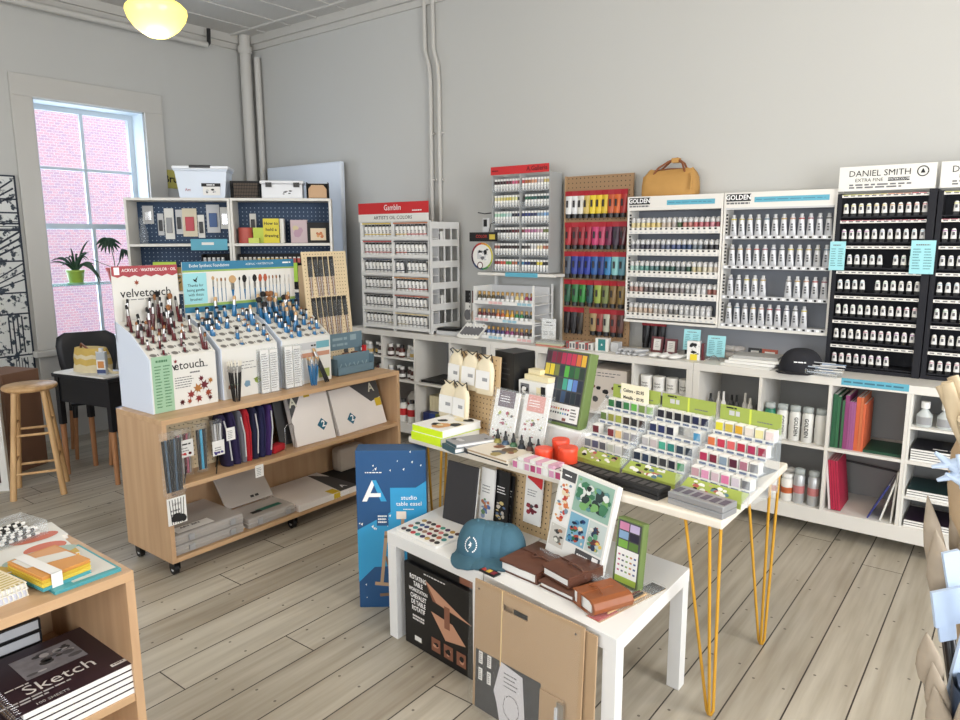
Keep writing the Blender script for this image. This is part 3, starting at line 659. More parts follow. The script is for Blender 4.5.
for r in range(6):
    z = 1.925 - r * .111
    mb = MB().box(0, W, .002, .148, z - .006, z, acr).box(0, W, -.004, .002, z - .012, z + .03, clear); obj('shelf', mb, t)
    for i in range(18):
        if r == 1 and i == 9: continue
        c = gal[r][i // 2]; k = kind('gal%s' % (c,), gal_tube(col(c)))
        place(k, 'acrylic_tube', 'tiny paint tube, %s from left in the %s row of the clear acrylic rack' % (ORD[i], ORD[r]), 'paint tube', (-3.085 + .018 + i * .0252 + (.008 if i > 8 else 0), 4.17 + .014, z + .0003), (0, 0, 0), 'tiny acrylic tubes')
# ledge it stands on, with bracket posts down to the counter
t = thing('raised_shelf', 'narrow white shelf board on posts carrying the clear acrylic rack', 'shelf', (-3.2, 4.14, 0))
obj('board', MB().box(0, .66, 0, .22, 1.335, 1.355, white), t, bevel=.002)
for x in (.03, .60):
    obj('post', MB().box(x, x + .02, .17, .19, .886, 1.335, wire), t)
obj('label_strip', MB().box(.25, .52, -.003, 0, 1.33, 1.36, tealstrip), t, label='pale blue strip taped to the board edge')

# ---- ink bottle rack
t = thing('ink_rack', 'small three tier white rack of gold capped ink bottles below the raised shelf', 'rack', (-3.17, 4.06, 0)); W = .50
b = MB().box(-.008, 0, 0, .26, .886, 1.26, wire).box(W, W + .008, 0, .02, .886, 1.28, wire).box(W, W + .008, .24, .26, .886, 1.28, wire).box(0, W, .22, .225, .886, 1.26, lgrey); 
for z in (.93, 1.0, 1.07, 1.14, 1.2): b.box(W + .002, W + .006, .02, .24, z, z + .006, wire)
obj('rack_body', b, t)
inks = [[(60, 50, 20), (90, 70, 30), (60, 60, 66), (190, 190, 196), (220, 200, 130), (160, 40, 90)], [(120, 20, 30), (90, 30, 40), (190, 90, 40), (222, 160, 30), (40, 130, 70), (30, 60, 60)], [(50, 40, 90), (50, 80, 150), (60, 50, 120), (140, 40, 110), (110, 50, 70), (60, 40, 50)]]
def ink_bottle(c):
    def f(): return [('bottle', MB().lathe([(.013, 0), (.0155, .003), (.0155, .044), (.009, .054), (.009, .058)], c, 12).ring([[(.0158 * math.cos(2 * PI * i / 12), .0158 * math.sin(2 * PI * i / 12), z) for i in range(12)] for z in (.012, .03)], paper, cap0=False, cap1=False)),
                     ('cap', MB().lathe([(.0105, .056), (.011, .06), (.0105, .078), (.004, .08)], M('brass_cap', (176, 140, 84), .35, .5), 12))]
    return f
for r, z in enumerate((1.145, 1.02, .897)):
    obj('shelf', MB().box(0, W, .01 + .0, .22, z - .006, z, wire).box(0, W, .0, .01, z - .010, z + .016, wire), t)
    mb = MB(); 
    for i in range(12): quad(mb, .008 + i * .041, .044 + i * .041, z - .006, z + .012, -.0008, [paper, col((240, 190, 190)), paper, col((150, 200, 220))][(i // 3 + r) % 4])
    obj('label_rail', mb, t)
    for i in range(12):
        c = inks[r][i // 2]; k = kind('ink%s' % (c,), ink_bottle(col(c, .2)))
        place(k, 'ink_bottle', 'gold capped ink bottle, %s from left on the %s tier of the ink rack' % (ORD[i], ['top', 'middle', 'bottom'][r]), 'bottle', (-3.17 + .026 + i * .0408, 4.06 + .034, z + .0003), (0, 0, 0), 'gold capped ink bottles')

# ---- brown pegboard with bagged tubes
t = thing('pegboard', 'tall brown pegboard hung with red topped packs of paint tubes', 'pegboard', (-2.56, 4.30, 0))
mb = MB().box(0, .495, 0, .012, .888, 2.005, pegb); holes(mb, .02, .48, .91, 1.99, .03, -.0006, .0032); obj('board', mb, t)
obj('edge_trim', MB().box(-.01, 0, -.004, .02, .888, 2.008, M('pegboard_edge', (170, 140, 104), .6)), t)
def pack(c, cap=True):
    def f():
        b = MB(); n = 10; r = .026
        b.ring([[(r * sx * math.cos(2 * PI * i / n), r * sy * math.sin(2 * PI * i / n) - .016, z) for i in range(n)] for z, sx, sy in ((-.15, .8, .6), (-.14, 1, .62), (-.08, 1.02, .5), (-.03, 1.05, .12))], c)
        quad(b, -.010, .006, -.105, -.06, -.0345, M('tube_label_dark', (40, 36, 40), .5, var=0))
        return [('tube', b), ('header_card', MB().box(-.029, .029, -.019, -.013, -.030, .002, M('crimson_card', (158, 22, 38), .5)).box(-.006, .006, -.013, .0, -.006, -.002, chrome)), ('cap', MB().cyl(0, -.016, -.176, -.149, .021, .02, black, 12))]
    return f
prow = [[(236, 236, 236), (226, 226, 228), (220, 216, 206), (210, 180, 90), (236, 204, 30), (236, 196, 20), (222, 186, 30), (200, 80, 30), (226, 100, 30), (190, 40, 30)],
        [(190, 40, 50), (130, 30, 40), (170, 30, 44), (180, 36, 60), (206, 50, 110), (196, 60, 100), (120, 30, 70), (60, 36, 60), (90, 30, 40)],
        [(80, 90, 110), (40, 60, 160), (30, 50, 150), (40, 60, 170), (30, 90, 170), (30, 60, 140), (50, 130, 190), (130, 200, 200), (90, 150, 170)],
        [(30, 90, 60), (40, 120, 60), (40, 140, 50), (40, 90, 90), (150, 170, 60), (120, 130, 70), (140, 110, 60), (150, 120, 60)],
        [(40, 30, 30), (40, 36, 40), (60, 50, 40), (226, 222, 200), (170, 140, 90), (160, 70, 60), (190, 190, 170), (140, 60, 50), (100, 60, 50)]]
for r, zt in enumerate((1.905, 1.70, 1.505, 1.315, 1.125)):
    n = len(prow[r])
    for i, c in enumerate(prow[r]):
        if r == 4 and i == 3:
            continue
        k = kind('pack%s' % (c,), pack(col(c, .4)))
        place(k, 'tube_pack', 'red carded paint tube, %s from left in the %s row of the brown pegboard' % (ORD[i], ORD[r]), 'paint tube', (-2.525 + i * (.405 / (n - 1)), 4.30 - .001, zt), (0, 0, (-6, 4, -3)[i % 3]), 'hanging paint tubes')
for i in range(3):
    k = kind('packblack', pack(col((22, 22, 26), .35)))
    place(k, 'tube_pack', 'black paint tube with red hanging card, %s of the three below the bottle rack' % ['left', 'middle', 'right'][i], 'paint tube', (-1.965 + i * .054, 4.364, 1.062), (0, 0, 0), 'black hanging paint tubes')

# ---- tan canvas bag on top of the bottle rack
t = thing('canvas_bag', 'mustard tan canvas tool bag with leather handles on top of the white bottle rack', 'bag', (-1.815, 4.29, 1.8505), 0)
tan = M('tan_canvas', (184, 140, 78), .8, var=.12, scale=14, bump=.4); leath = M('brown_leather_strap', (128, 74, 40), .5)
b = MB(); n = 20; rings = []
for z, sx, sy in ((0, .97, .9), (.012, 1.02, 1.0), (.06, 1.03, .98), (.11, .98, .85), (.135, .93, .6), (.158, .84, .25)):
    rg = []
    for i in range(n):
        a = 2 * PI * i / n; ca, sa = math.cos(a), math.sin(a); px = abs(ca) ** .45 * (1 if ca > 0 else -1); py = abs(sa) ** .45 * (1 if sa > 0 else -1)
        rg.append((.172 * sx * px + random.uniform(-.005, .005), .07 * sy * py + random.uniform(-.006, .006), z + random.uniform(-.008, .007) * (z > .05)))
    rings.append(rg)
b.ring(rings, tan); obj('body', b, t)
obj('zip', MB().tube([(-.13, 0, .157), (0, 0, .163), (.13, 0, .155)], .004, leath, 6), t)
for y in (-.035, .03): obj('handle', MB().tube([(-.095, y, .13), (-.07, y, .165), (-.01, y * .4, .205), (.04, y * .2, .222), (.08, y * .6, .19), (.105, y, .135)], .0065, leath, 8), t)
obj('handle_wrap', MB().box(.01, .055, -.02, .02, .196, .224, tan), t)
obj('side_flap', MB().tube([(.15, -.06, .13), (.165, -.075, .09), (.16, -.078, .03)], .008, tan, 6), t)

# ================================================================== ON THE LONG CART: BRUSH DISPLAYS
hand_r = M('maroon_handle', (88, 22, 30), .25, coat=.6, var=.03); hand_b = M('blue_handle', (40, 110, 160), .3, coat=.5, var=.03); hand_k = M('black_handle', (20, 20, 22), .3, var=.03)
ferr = M('silver_ferrule', (190, 188, 186), .28, 1.0, var=.02)
br_black = M('black_bristle', (24, 22, 24), .8); br_brown = M('brown_bristle', (140, 92, 54), .8); br_tan = M('tan_bristle', (196, 160, 116), .8); br_white = M('white_bristle', (226, 220, 206), .8); br_red = M('rust_bristle', (176, 88, 62), .8)
def brush(h, hl, fl, bl, bw, hc, bc, shape='round', hw=.0042, k=1.0):
    def f(bw=bw, hw=hw):
        bw *= k; hw *= k
        hd = MB().lathe([(hw * .6, 0), (hw, hl * .15), (hw * 1.15, hl * .75), (hw * .9, hl)], hc, 8)
        w0 = max(hw * .95, bw * .55)
        fe = MB().ring([[(sx * math.cos(2 * PI * i / 8), sy * math.sin(2 * PI * i / 8), z) for i in range(8)] for z, sx, sy in ((hl - .002, hw * .98, hw * .98), (hl + fl, w0, hw * .9))], ferr)
        z = hl + fl
        if shape == 'round': pr = [(z, 1, 1), (z + bl * .4, 1.25, 1.2), (z + bl * .8, .8, .8), (z + bl, .1, .1)]
        elif shape == 'fan': pr = [(z, .6, .5), (z + bl * .6, 1.7, .5), (z + bl, 1.9, .2)]
        elif shape == 'mop': pr = [(z, 1, 1), (z + bl * .4, 1.6, 1.5), (z + bl * .8, 1.5, 1.4), (z + bl, .4, .4)]
        else: pr = [(z, 1, .9), (z + bl * .6, 1.05, .8), (z + bl, 1.0, .25)]
        bs = MB().ring([[(w0 * sx * math.cos(2 * PI * i / 8), max(w0 * .8, hw) * sy * math.sin(2 * PI * i / 8), zz) for i in range(8)] for zz, sx, sy in pr], bc)
        return [('handle', hd), ('ferrule', fe), ('bristles', bs)]
    return f
DW, DD, DF, DB, DH = .345, .30, .262, .425, .69
holem = M('hole_shadow_grey', (120, 118, 114), .8, var=0)
def display(k, label, hdr):
    x0 = .04 + k * .375; org = CF @ Vector((x0, .145 - .0, .781)); t = thing('brush_display', label, 'display', tuple(org), 90)
    b = MB()
    prof = [(0, 0), (DD, 0), (DD, DB), (DD * .5, DB - .055), (.03, DF + .022), (0, DF)]
    b.prism(prof, 0, .006, M('display_side_blue_white', (214, 222, 236), .5, var=.01), 'x').prism(prof, DW - .006, DW, card, 'x')
    b.box(.006, DW - .006, 0, .004, 0, DF, card); b.box(.006, DW - .006, DD - .004, DD, 0, DB, card)
    obj('case', b, t)
    s = MB(); slope = math.atan2(DB - DF, DD); sl = math.hypot(DB - DF, DD)
    s.T = Matrix.Translation((0, 0, DF)) @ Matrix.Rotation(slope, 4, 'X')
    s.box(.006, DW - .006, .0, sl, -.003, 0, card)
    nx, ny = 6, 6; pos = []
    for j in range(ny):
        for i in range(nx):
            hx = .036 + i * .0545 + (.006 if j % 2 else 0); hy = .028 + j * .052; n = 14
            s.add([(hx + r * math.cos(2 * PI * a / n), hy + r * .8 * math.sin(2 * PI * a / n), .0006 + zz) for r, zz in ((.0185, 0), (.0155, 0)) for a in range(n)], [(a, (a + 1) % n, (a + 1) % n + n, a + n) for a in range(n)], M('hole_rim', (170, 168, 164), .5, var=0))
            s.add([(hx + .0155 * math.cos(2 * PI * a / n), hy + .0124 * math.sin(2 * PI * a / n), .0004) for a in range(n)], [tuple(range(n))], holem)
            s.add([(hx + .021, hy - .006, .0004), (hx + .027, hy - .006, .0004), (hx + .027, hy + .008, .0004), (hx + .021, hy + .008, .0004)], [(0, 1, 2, 3)], gink)
            p = s.T @ Vector((hx, hy, 0)); pos.append((j, i, p))
    obj('slanted_tray', s, t)
    return t, org, pos
def stand_brushes(org, pos, keep, spec, where):
    F0 = frame(org, 90); n = 0
    for j, i, p in pos:
        if (j, i) not in keep: continue
        v = keep[(j, i)]; ks = v if isinstance(v, (list, tuple)) else [v]
        for q_, kk in enumerate(ks):
            rx, ry = random.uniform(-5, 3), random.uniform(-7, 7)
            off = Vector(((q_ - (len(ks) - 1) / 2) * .009, 0, -.012))
            sz = spec[kk][2]
            wq = '' if len(ks) == 1 else ['left ', 'middle ', 'right ', 'rear '][q_]
            place(spec[kk][0], 'paint_brush', '%s%s, hole %s from left, %s row up, %s' % (wq, spec[kk][1], ORD[i], ORD[j], where), 'brush', tuple(Vector(p) + off), (rx, ry * (1 if len(ks) < 2 else 1.2), random.uniform(0, 40)), 'brushes in the %s' % where, F0)
MR, MB2, MK = 'm_r', 'm_b', 'm_k'
kind('br_mr', brush(0, .052, .022, .018, .005, hand_r, br_brown, k=1.35)); kind('br_mf', brush(0, .05, .026, .022, .010, hand_r, br_black, 'flat', .0055, k=1.35)); kind('br_ml', brush(0, .095, .03, .020, .007, hand_r, br_black, 'flat', .0052, k=1.35))
kind('br_mt', brush(0, .036, .014, .012, .004, hand_r, br_black, k=1.35)); kind('br_fan', brush(0, .11, .035, .028, .02, hand_r, br_black, 'fan', .005, k=1.35)); kind('br_mop', brush(0, .10, .03, .03, .011, hand_r, br_brown, 'mop', .006, k=1.35))
kind('br_bs', brush(0, .03, .012, .010, .004, hand_b, br_brown, 'round', .0065, k=1.35)); kind('br_bm', brush(0, .045, .016, .014, .006, hand_b, br_black, 'round', .007, k=1.35)); kind('br_bl', brush(0, .075, .026, .022, .010, hand_b, br_tan, 'flat', .008, k=1.35))
kind('br_bmop', brush(0, .075, .03, .03, .016, hand_b, br_black, 'mop', .008, k=1.35)); kind('br_bfan', brush(0, .075, .03, .03, .016, hand_b, br_brown, 'mop', .007, k=1.35)); kind('br_bt', brush(0, .022, .010, .008, .003, hand_b, br_white, 'round', .006, k=1.35))
SP = {'r': ('br_mr', 'short maroon brush', 0), 'f': ('br_mf', 'maroon flat brush', 0), 'l': ('br_ml', 'tall maroon flat brush', 0), 't': ('br_mt', 'tiny maroon brush', 0), 'F': ('br_fan', 'black fan brush', 0), 'm': ('br_mop', 'maroon mop brush', 0),
      's': ('br_bs', 'short blue brush', 0), 'b': ('br_bm', 'blue brush', 0), 'L': ('br_bl', 'tall blue brush', 0), 'M': ('br_bmop', 'blue handled black mop', 0), 'B': ('br_bfan', 'blue handled brown mop', 0), 'T': ('br_bt', 'tiny blue brush', 0)}
# 1: velvetouch
t, org, pos = display(0, 'white cardboard brush display lettered velvetouch at the left end of the cart', 1)
leaf_c = [col((150, 40, 40)), col((190, 120, 50)), col((120, 30, 44)), col((170, 70, 40)), col((96, 24, 32))]
def leaf(mb, x, z, s, y, c, a0=0):
    pts = []; 
    for i in range(14):
        a = a0 + 2 * PI * i / 14; r = s * (1.0 if i % 2 == 0 else .5) * (.8 + .2 * math.cos(a - a0)); pts.append((x + r * math.sin(a), y, z + r * math.cos(a)))
    mb.add(pts, [tuple(range(14))[::-1]], c)
    mb.add([(x - s * .05, y, z), (x + s * .05, y, z), (x - s * .3, y, z - s * 1.3)], [(0, 1, 2)], c)
p = MB(); y = -.0012
p.text('etouch', .058, .20, .212, ink, y, bold=.005); leaf(p, .13, .235, .013, y, leaf_c[0])
p.text('velv', .058, .09, .212, ink, y + .0002, bold=.005)
lines(p, .20, .26, .165, .18, 1, y, gink, .5); lines(p, .12, .22, .10, .16, 5, y, gink, .35); lines(p, .25, .31, .19, .2, 1, y, gink, .5)
for q_, (lx, lz, s) in enumerate(((.20, .06, .028), (.235, .085, .034), (.27, .10, .032), (.29, .06, .026), (.15, .035, .02), (.24, .04, .026), (.31, .12, .02), (.26, .135, .02), (.19, .03, .018), (.30, .03, .018))): leaf(p, lx, lz, s, y - .0002 * q_, leaf_c[q_ % 5], q_ * .7)
obj('front_print', p, t)
h = MB().box(0, .338, DD - .012, DD - .006, DB - .1, DH, card); yy = DD - .0125
pts = [(0, DH), (0, DH - .045)] + [(.338 * i / 12, DH - .046 - .010 * (i % 2)) for i in range(1, 12)] + [(.338, DH - .045), (.338, DH)]
h.add([(a, yy, b) for a, b in pts], [tuple(range(len(pts)))], col((186, 66, 76)))
h.text('ACRYLIC \u00b7 WATERCOLOR \u00b7 OIL', .021, .19, DH - .022, wink, yy - .001, bold=.01, sx=.95); h.box(.012, .038, yy - .001, yy, DH - .042, DH - .006, wink); leaf(h, .12, DH - .085, .017, yy - .0005, leaf_c[3])
h.text('velvetouch', .060, .165, DH - .135, ink, yy - .001, bold=.004); lines(h, .06, .26, DH - .17, DH - .162, 1, yy - .0005, gink, .5)
obj('header_card', h, t)
keep = {(0, 5): ['l', 'f', 'r'], (1, 0): 't', (1, 3): 'r', (2, 0): 'f', (2, 1): 'r', (2, 2): ['r', 't'], (2, 3): ['l', 'f'], (2, 4): 'r', (3, 0): ['f', 'r'], (3, 1): ['r', 'l'], (3, 2): 'f', (3, 3): ['l', 'm'], (3, 5): 'f', (4, 0): 'l', (4, 1): ['f', 't'], (4, 2): 'l', (4, 3): ['l', 'f'], (5, 0): 'l', (5, 2): ['f', 'l'], (5, 3): ['F', 'l', 'm'], (5, 4): ['l', 'm'], (5, 5): ['l', 'f'], (0, 1): 't', (1, 1): 'r', (0, 3): 't', (4, 4): 'f'}
stand_brushes(tuple(org), pos, keep, SP, 'velvetouch display')
mg = MB().box(0, .1, -.0015, 0, 0, .27, col((160, 204, 168))); lines(mg, .012, .045, .02, .23, 14, -.002, M('green_ink', (70, 120, 84), .6, var=0), .35); lines(mg, .055, .09, .02, .23, 14, -.002, M('green_ink', (70, 120, 84), .6, var=0), .35); lines(mg, .02, .08, .24, .255, 1, -.002, M('green_ink', (70, 120, 84), .6, var=0), .7, False)
single('price_list', 'pale green printed price list taped to the front corner of the velvetouch display', 'sheet', mg, tuple(CF @ Vector((.05, .1435, .7825))), rot=(0, 0, 90))
# 2 and 3: blue handled brushes under one long header
for k, lab in ((1, 'white cardboard display of blue handled brushes in the middle of the cart'), (2, 'white cardboard display of blue handled brushes at the right of the cart, colour swatch print')):
    t, org, pos = display(k, lab, 0); p = MB(); y = -.0012
    if k == 1:
        lines(p, .03, .22, .14, .19, 3, y, gink, .2); blotches(p, .12, .17, .03, .09, y, [col((120, 160, 190))], 1, .9, 1, 5, 12); blotches(p, .18, .24, .04, .11, y, [col((160, 180, 70)), col((130, 150, 50))], 2, .9, 1, 8, 12); blotches(p, .02, .09, .03, .09, y, [col((200, 150, 120)), col((150, 90, 60))], 2, .8, 1, 9, 12)
        keep = {(1, 2): 'b', (2, 4): 's', (2, 0): ['b', 's'], (2, 5): 's', (3, 0): ['b', 'b'], (3, 1): ['b', 's'], (3, 2): ['b', 's'], (3, 4): ['T', 's'], (3, 5): ['L', 'b'], (4, 0): 's', (4, 1): ['b', 's'], (4, 2): 'b', (4, 4): 's', (4, 5): ['b', 'T'], (5, 0): 'b', (5, 1): ['b', 's'], (5, 2): ['L', 'b'], (5, 3): 'b', (5, 4): ['L', 'b'], (5, 5): 's', (0, 2): 'T', (0, 5): 's', (1, 5): 'b'}
    else:
        p.box(.11, .30, y - .0005, y + .0005, .195, .235, lgrey); quad(p, .24, .335, .195, .235, y - .001, col((110, 180, 196))); p.text('~sale', .02, .22, .215, ink, y - .002)
        quad(p, .11, .335, .15, .175, y - .0006, col((214, 150, 120))); quad(p, .13, .24, .02, .14, y - .0006, col((226, 232, 236))); quad(p, .25, .33, .02, .07, y - .0006, col((176, 190, 100)))
        keep = {(0, 1): 's', (0, 2): ['b', 'b'], (1, 1): ['b', 'b', 's'], (1, 2): ['L', 'b'], (1, 4): 's', (1, 5): ['b', 'T'], (2, 1): ['b', 's', 'b'], (2, 2): ['L', 'b'], (2, 3): ['b', 'L'], (2, 4): ['b', 'b'], (2, 5): 's', (3, 0): ['M', 'b'], (3, 1): ['b', 's'], (3, 2): ['L', 'b'], (3, 3): ['s', 'L'], (3, 5): 'b', (4, 0): ['M', 'b'], (4, 1): ['B', 'b'], (4, 2): ['L', 's'], (4, 3): ['B', 'M'], (4, 4): 'b', (4, 5): 's', (5, 0): 'L', (5, 1): ['M', 'B'], (5, 2): ['B', 'L'], (5, 3): ['b', 'b'], (5, 4): ['L', 'b'], (5, 5): 'b', (0, 4): 's', (0, 5): 'T'}
    obj('front_print', p, t); stand_brushes(tuple(org), pos, keep, SP, ['', 'middle blue brush display', 'right blue brush display'][k])
W = .72; blue = col((46, 132, 176)); lime = col((150, 190, 90))
t = thing('header_board', 'long printed header board of pictured brushes rising behind the blue brush displays', 'sign', tuple(CF @ Vector((.415, .146 + DD + .004, .781))), 90)
h = MB().box(0, W, 0, .005, 0, .70, card); y = -.0008
quad(h, 0, W, .655, .70, y, blue); quad(h, 0, W, .645, .655, y, lime); quad(h, 0, W, .43, .46, y, blue); quad(h, 0, W, .46, .475, y, lime)
h.text('Evolve Synthetic Foundations', .024, .16, .678, wink, y - .001, bold=.0, sx=.85); h.text('ACRYLIC \u2022 WATERCOLOR', .016, .48, .678, wink, y - .001); h.text('~Dynasty', .018, .67, .68, wink, y - .001, bold=.02)
for i, (x, sz, bc, bw) in enumerate([(.175, .10, br_tan, .010), (.20, .09, br_tan, .005), (.225, .10, br_brown, .007), (.25, .10, br_brown, .005), (.295, .11, br_tan, .026), (.34, .10, br_black, .006), (.372, .13, br_black, .016), (.405, .10, lgrey, .006), (.44, .14, br_black, .016), (.478, .13, br_red, .014), (.512, .13, br_red, .014), (.54, .09, br_brown, .005), (.565, .09, br_brown, .006), (.59, .09, br_brown, .006), (.615, .09, br_black, .006), (.65, .085, lgrey, .004), (.68, .08, lgrey, .004)]):
    z1 = .62 - (.01 if bw < .01 else 0); bl = .045 if bw > .01 else .022
    n = 10; h.add([(x + bw * math.cos(2 * PI * a / n) * (.9 if a else 1), y - .0005, z1 - bl / 2 + bl / 2 * math.sin(2 * PI * a / n)) for a in range(n)], [tuple(range(n))], bc)
    quad(h, x - bw * .45, x + bw * .45, z1 - bl - .035, z1 - bl * .8, y - .0004, ferr); h.add([(x - bw * .35, y - .0004, z1 - bl - .035), (x + bw * .35, y - .0004, z1 - bl - .035), (x + .002, y - .0004, .48), (x - .002, y - .0004, .48)], [(3, 2, 1, 0)], hand_b)
obj('board', h, t)
s = MB().box(0, .135, -.004, -.001, .478, .64, teal)
for i, tx in enumerate(('Thanks for', 'being gentle', 'with these', 'brushes!')): s.text(tx, .021, .068, .575 - i * .025, ink, -.005)
s.add([(.055, -.005, .61), (.068, -.005, .605), (.085, -.005, .625), (.075, -.005, .60), (.078, -.005, .59), (.06, -.005, .598)], [(0, 1, 2, 3, 4, 5)], ink)
obj('note_card', s, t, label='pale blue thank you note with a small bird')
# literature holders, bundles in front of the displays
for i, (x, lab) in enumerate(((.62, 'left clear leaflet pocket of price lists hung on the blue brush displays'), (.775, 'right clear leaflet pocket of price lists hung on the blue brush displays'))):
    t = thing('leaflet_pocket', lab, 'holder', tuple(CF @ Vector((x, .10, .781))), 90)
    obj('pocket', MB().box(0, .12, 0, .002, .0, .21, clear).box(0, .002, 0, .038, 0, .235, clear).box(.118, .12, 0, .038, 0, .235, clear).box(0, .12, 0, .038, 0, .003, clear).box(0, .12, .036, .038, 0, .24, clear), t)
    m = MB().box(.006, .055, .006, .014, .004, .235, paper).box(.062, .112, .006, .014, .004, .232, paper)
    for a, b_ in ((.01, .05), (.066, .108)): lines(m, a, b_, .02, .22, 16, .0052, gink, .3)
    single('leaflet_stack', 'printed price leaflets standing in the %s leaflet pocket' % ['left', 'right'][i], 'leaflets', m, tuple(CF @ Vector((x, .10, .781))), 90)
kind('bk_white', brush(0, .155, .03, .022, .008, hand_k, br_white, 'flat', .0042)); kind('bk_blue', brush(0, .12, .026, .018, .007, hand_b, br_tan, 'flat', .0042))
def bundle(x, yv, n, key, what, H, spread, col_):
    for i in range(n):
        a = 2 * PI * i / n + .3; r = .012 if n > 7 and i % 2 else .016
        place(key, 'paint_brush', '%s, %s of the bundle %s' % (what, ORD[i], col_), 'brush', tuple(CF @ Vector((x + r * math.cos(a), yv + r * math.sin(a), .7815))), (spread * math.sin(a) * -1, spread * math.cos(a), 0), what + ' bundle', None) if False else place(key, 'paint_brush', '%s, %s of the bundle %s' % (what, ORD[i], col_), 'brush', (x + r * math.cos(a), yv + r * math.sin(a), .7815), (-spread * math.sin(a), spread * math.cos(a), 0), what + ' bundle', CF)
bundle(.445, .075, 11, 'bk_white', 'black handled white bristle brush', .2, 5, 'tied by the middle display')
bundle(.945, .075, 8, 'bk_blue', 'blue handled tan bristle brush', .16, 7, 'before the right display')
kind('bk_long', brush(0, .16, .03, .02, .008, hand_k, br_tan, 'flat', .0055))
for i in range(3): place('bk_long', 'paint_brush', ['left', 'middle', 'right'][i] + ' black handled brush leaning against the right display', 'brush', (1.04 + i * .012, .085, .7815), (-14, -12 - i * 2, 0), 'leaning black brushes', CF)
for nm, x, z, r in (('rubber_band', .445, .87, .0225), ('rubber_band', .945, .85, .0215)):
    n = 20; mb = MB().tube([(r * math.cos(2 * PI * i / n), r * math.sin(2 * PI * i / n), 0) for i in range(n + 1)], .0016, col((120, 160, 120) if x < .6 else (60, 120, 170)), 6)
    single(nm, 'rubber band around the %s brushes' % ('black handled bundle of' if x < .6 else 'blue handled bundle of'), 'band', mb, tuple(CF @ Vector((x, .075, z))))
# brown box, brush pegboard and grey carton at the right end of the cart
single('cardboard_box', 'plain brown cardboard box standing behind the brush pegboard', 'box', MB().box(0, .11, 0, .075, 0, .66, kraft), tuple(CF @ Vector((1.142, .345, .781))), 90, bevel=.002)
t = thing('pegboard_stand', 'cream pegboard hung with black topped brush packs at the cart right end', 'pegboard', tuple(CF @ Vector((1.10, .262, .781))), 0, rot=(-5, 0, 90))
mb = MB().box(0, .34, 0, .008, 0, .745, peg); holes(mb, .015, .33, .02, .735, .0215, -.0006, .0026); obj('board', mb, t)
obj('easel_leg', MB().box(.15, .19, .008, .012, .0, .70, kraft), t)
def bpack():
    mb = MB().box(-.015, .015, -.006, -.001, -.12, 0, blackm); 
    b2 = MB()
    for a in (-.008, 0, .008): b2.tube([(a, -.004, -.12), (a * .7, -.006, -.235)], .0022, br_brown if a else ferr, 6)
    return [('card', mb), ('brushes', b2), ('sleeve', MB().box(-.014, .014, -.0085, -.0005, -.24, -.02, wrap))]
kind('bpack', bpack)
PW = frame(tuple(CF @ Vector((1.10, .262, .781))), 90) @ Matrix.Rotation(R(-5), 4, 'X')
for r, (z, xs) in enumerate(((.715, (.05, .09, .13, .17, .215)), (.47, (.05, .09, .13, .17, .21, .25, .29)), (.225, (.085, .265)))):
    for i, x in enumerate(xs): place('bpack', 'brush_pack', 'black carded brush pack, %s from left in the %s row of the cream pegboard' % (ORD[i], ['top', 'middle', 'bottom'][r]), 'brush pack', (x, -.001, z), (0, random.uniform(-3, 3), 0), 'black carded brush packs', PW)
t = thing('display_carton', 'grey blue printed counter carton with brown pencils at the cart right end', 'carton', tuple(CF @ Vector((1.20, .16, .781))), 90)
gb = col((104, 134, 150)); lg = col((150, 176, 186))
b = MB().box(0, .30, 0, .004, 0, .05, gb).box(0, .004, 0, .12, 0, .10, gb).box(.296, .30, 0, .12, 0, .10, gb).box(0, .30, .116, .12, 0, .16, gb).box(0, .3, 0, .12, 0, .003, gb).box(0, .30, .04, .044, .0, .12, gb)
for i in range(4): b.add([(.02 + i * .07, .0392, .06), (.045 + i * .07, .0392, .02), (.07 + i * .07, .0392, .06), (.062 + i * .07, .0392, .065), (.045 + i * .07, .0392, .035), (.028 + i * .07, .0392, .065)], [(0, 1, 2, 3, 4, 5)], lg)
obj('tray', b, t)
hb = MB().box(0, .30, .105, .115, .14, .24, gb); hb.text('~Derwent', .036, .12, .205, lg, .1045).text('~Inktense', .032, .12, .17, lg, .1045); hb.box(.2, .25, .1042, .105, .19, .225, lg); obj('header', hb, t)
for i, (x, c) in enumerate(((.12, (150, 100, 70)), (.19, (134, 84, 58)))): single('pencil_pack', ['left', 'right'][i] + ' brown pencil pack standing in the grey blue carton', 'pencils', MB().box(-.02, .02, .0, .02, 0, .12, col(c)), tuple(CF @ Vector((1.20 + x, .21, .785))), 90)
single('pencil_pack', 'red pack standing at the right end of the grey blue carton', 'pencils', MB().box(-.01, .01, 0, .02, 0, .15, red), tuple(CF @ Vector((1.475, .21, .785))), 90)

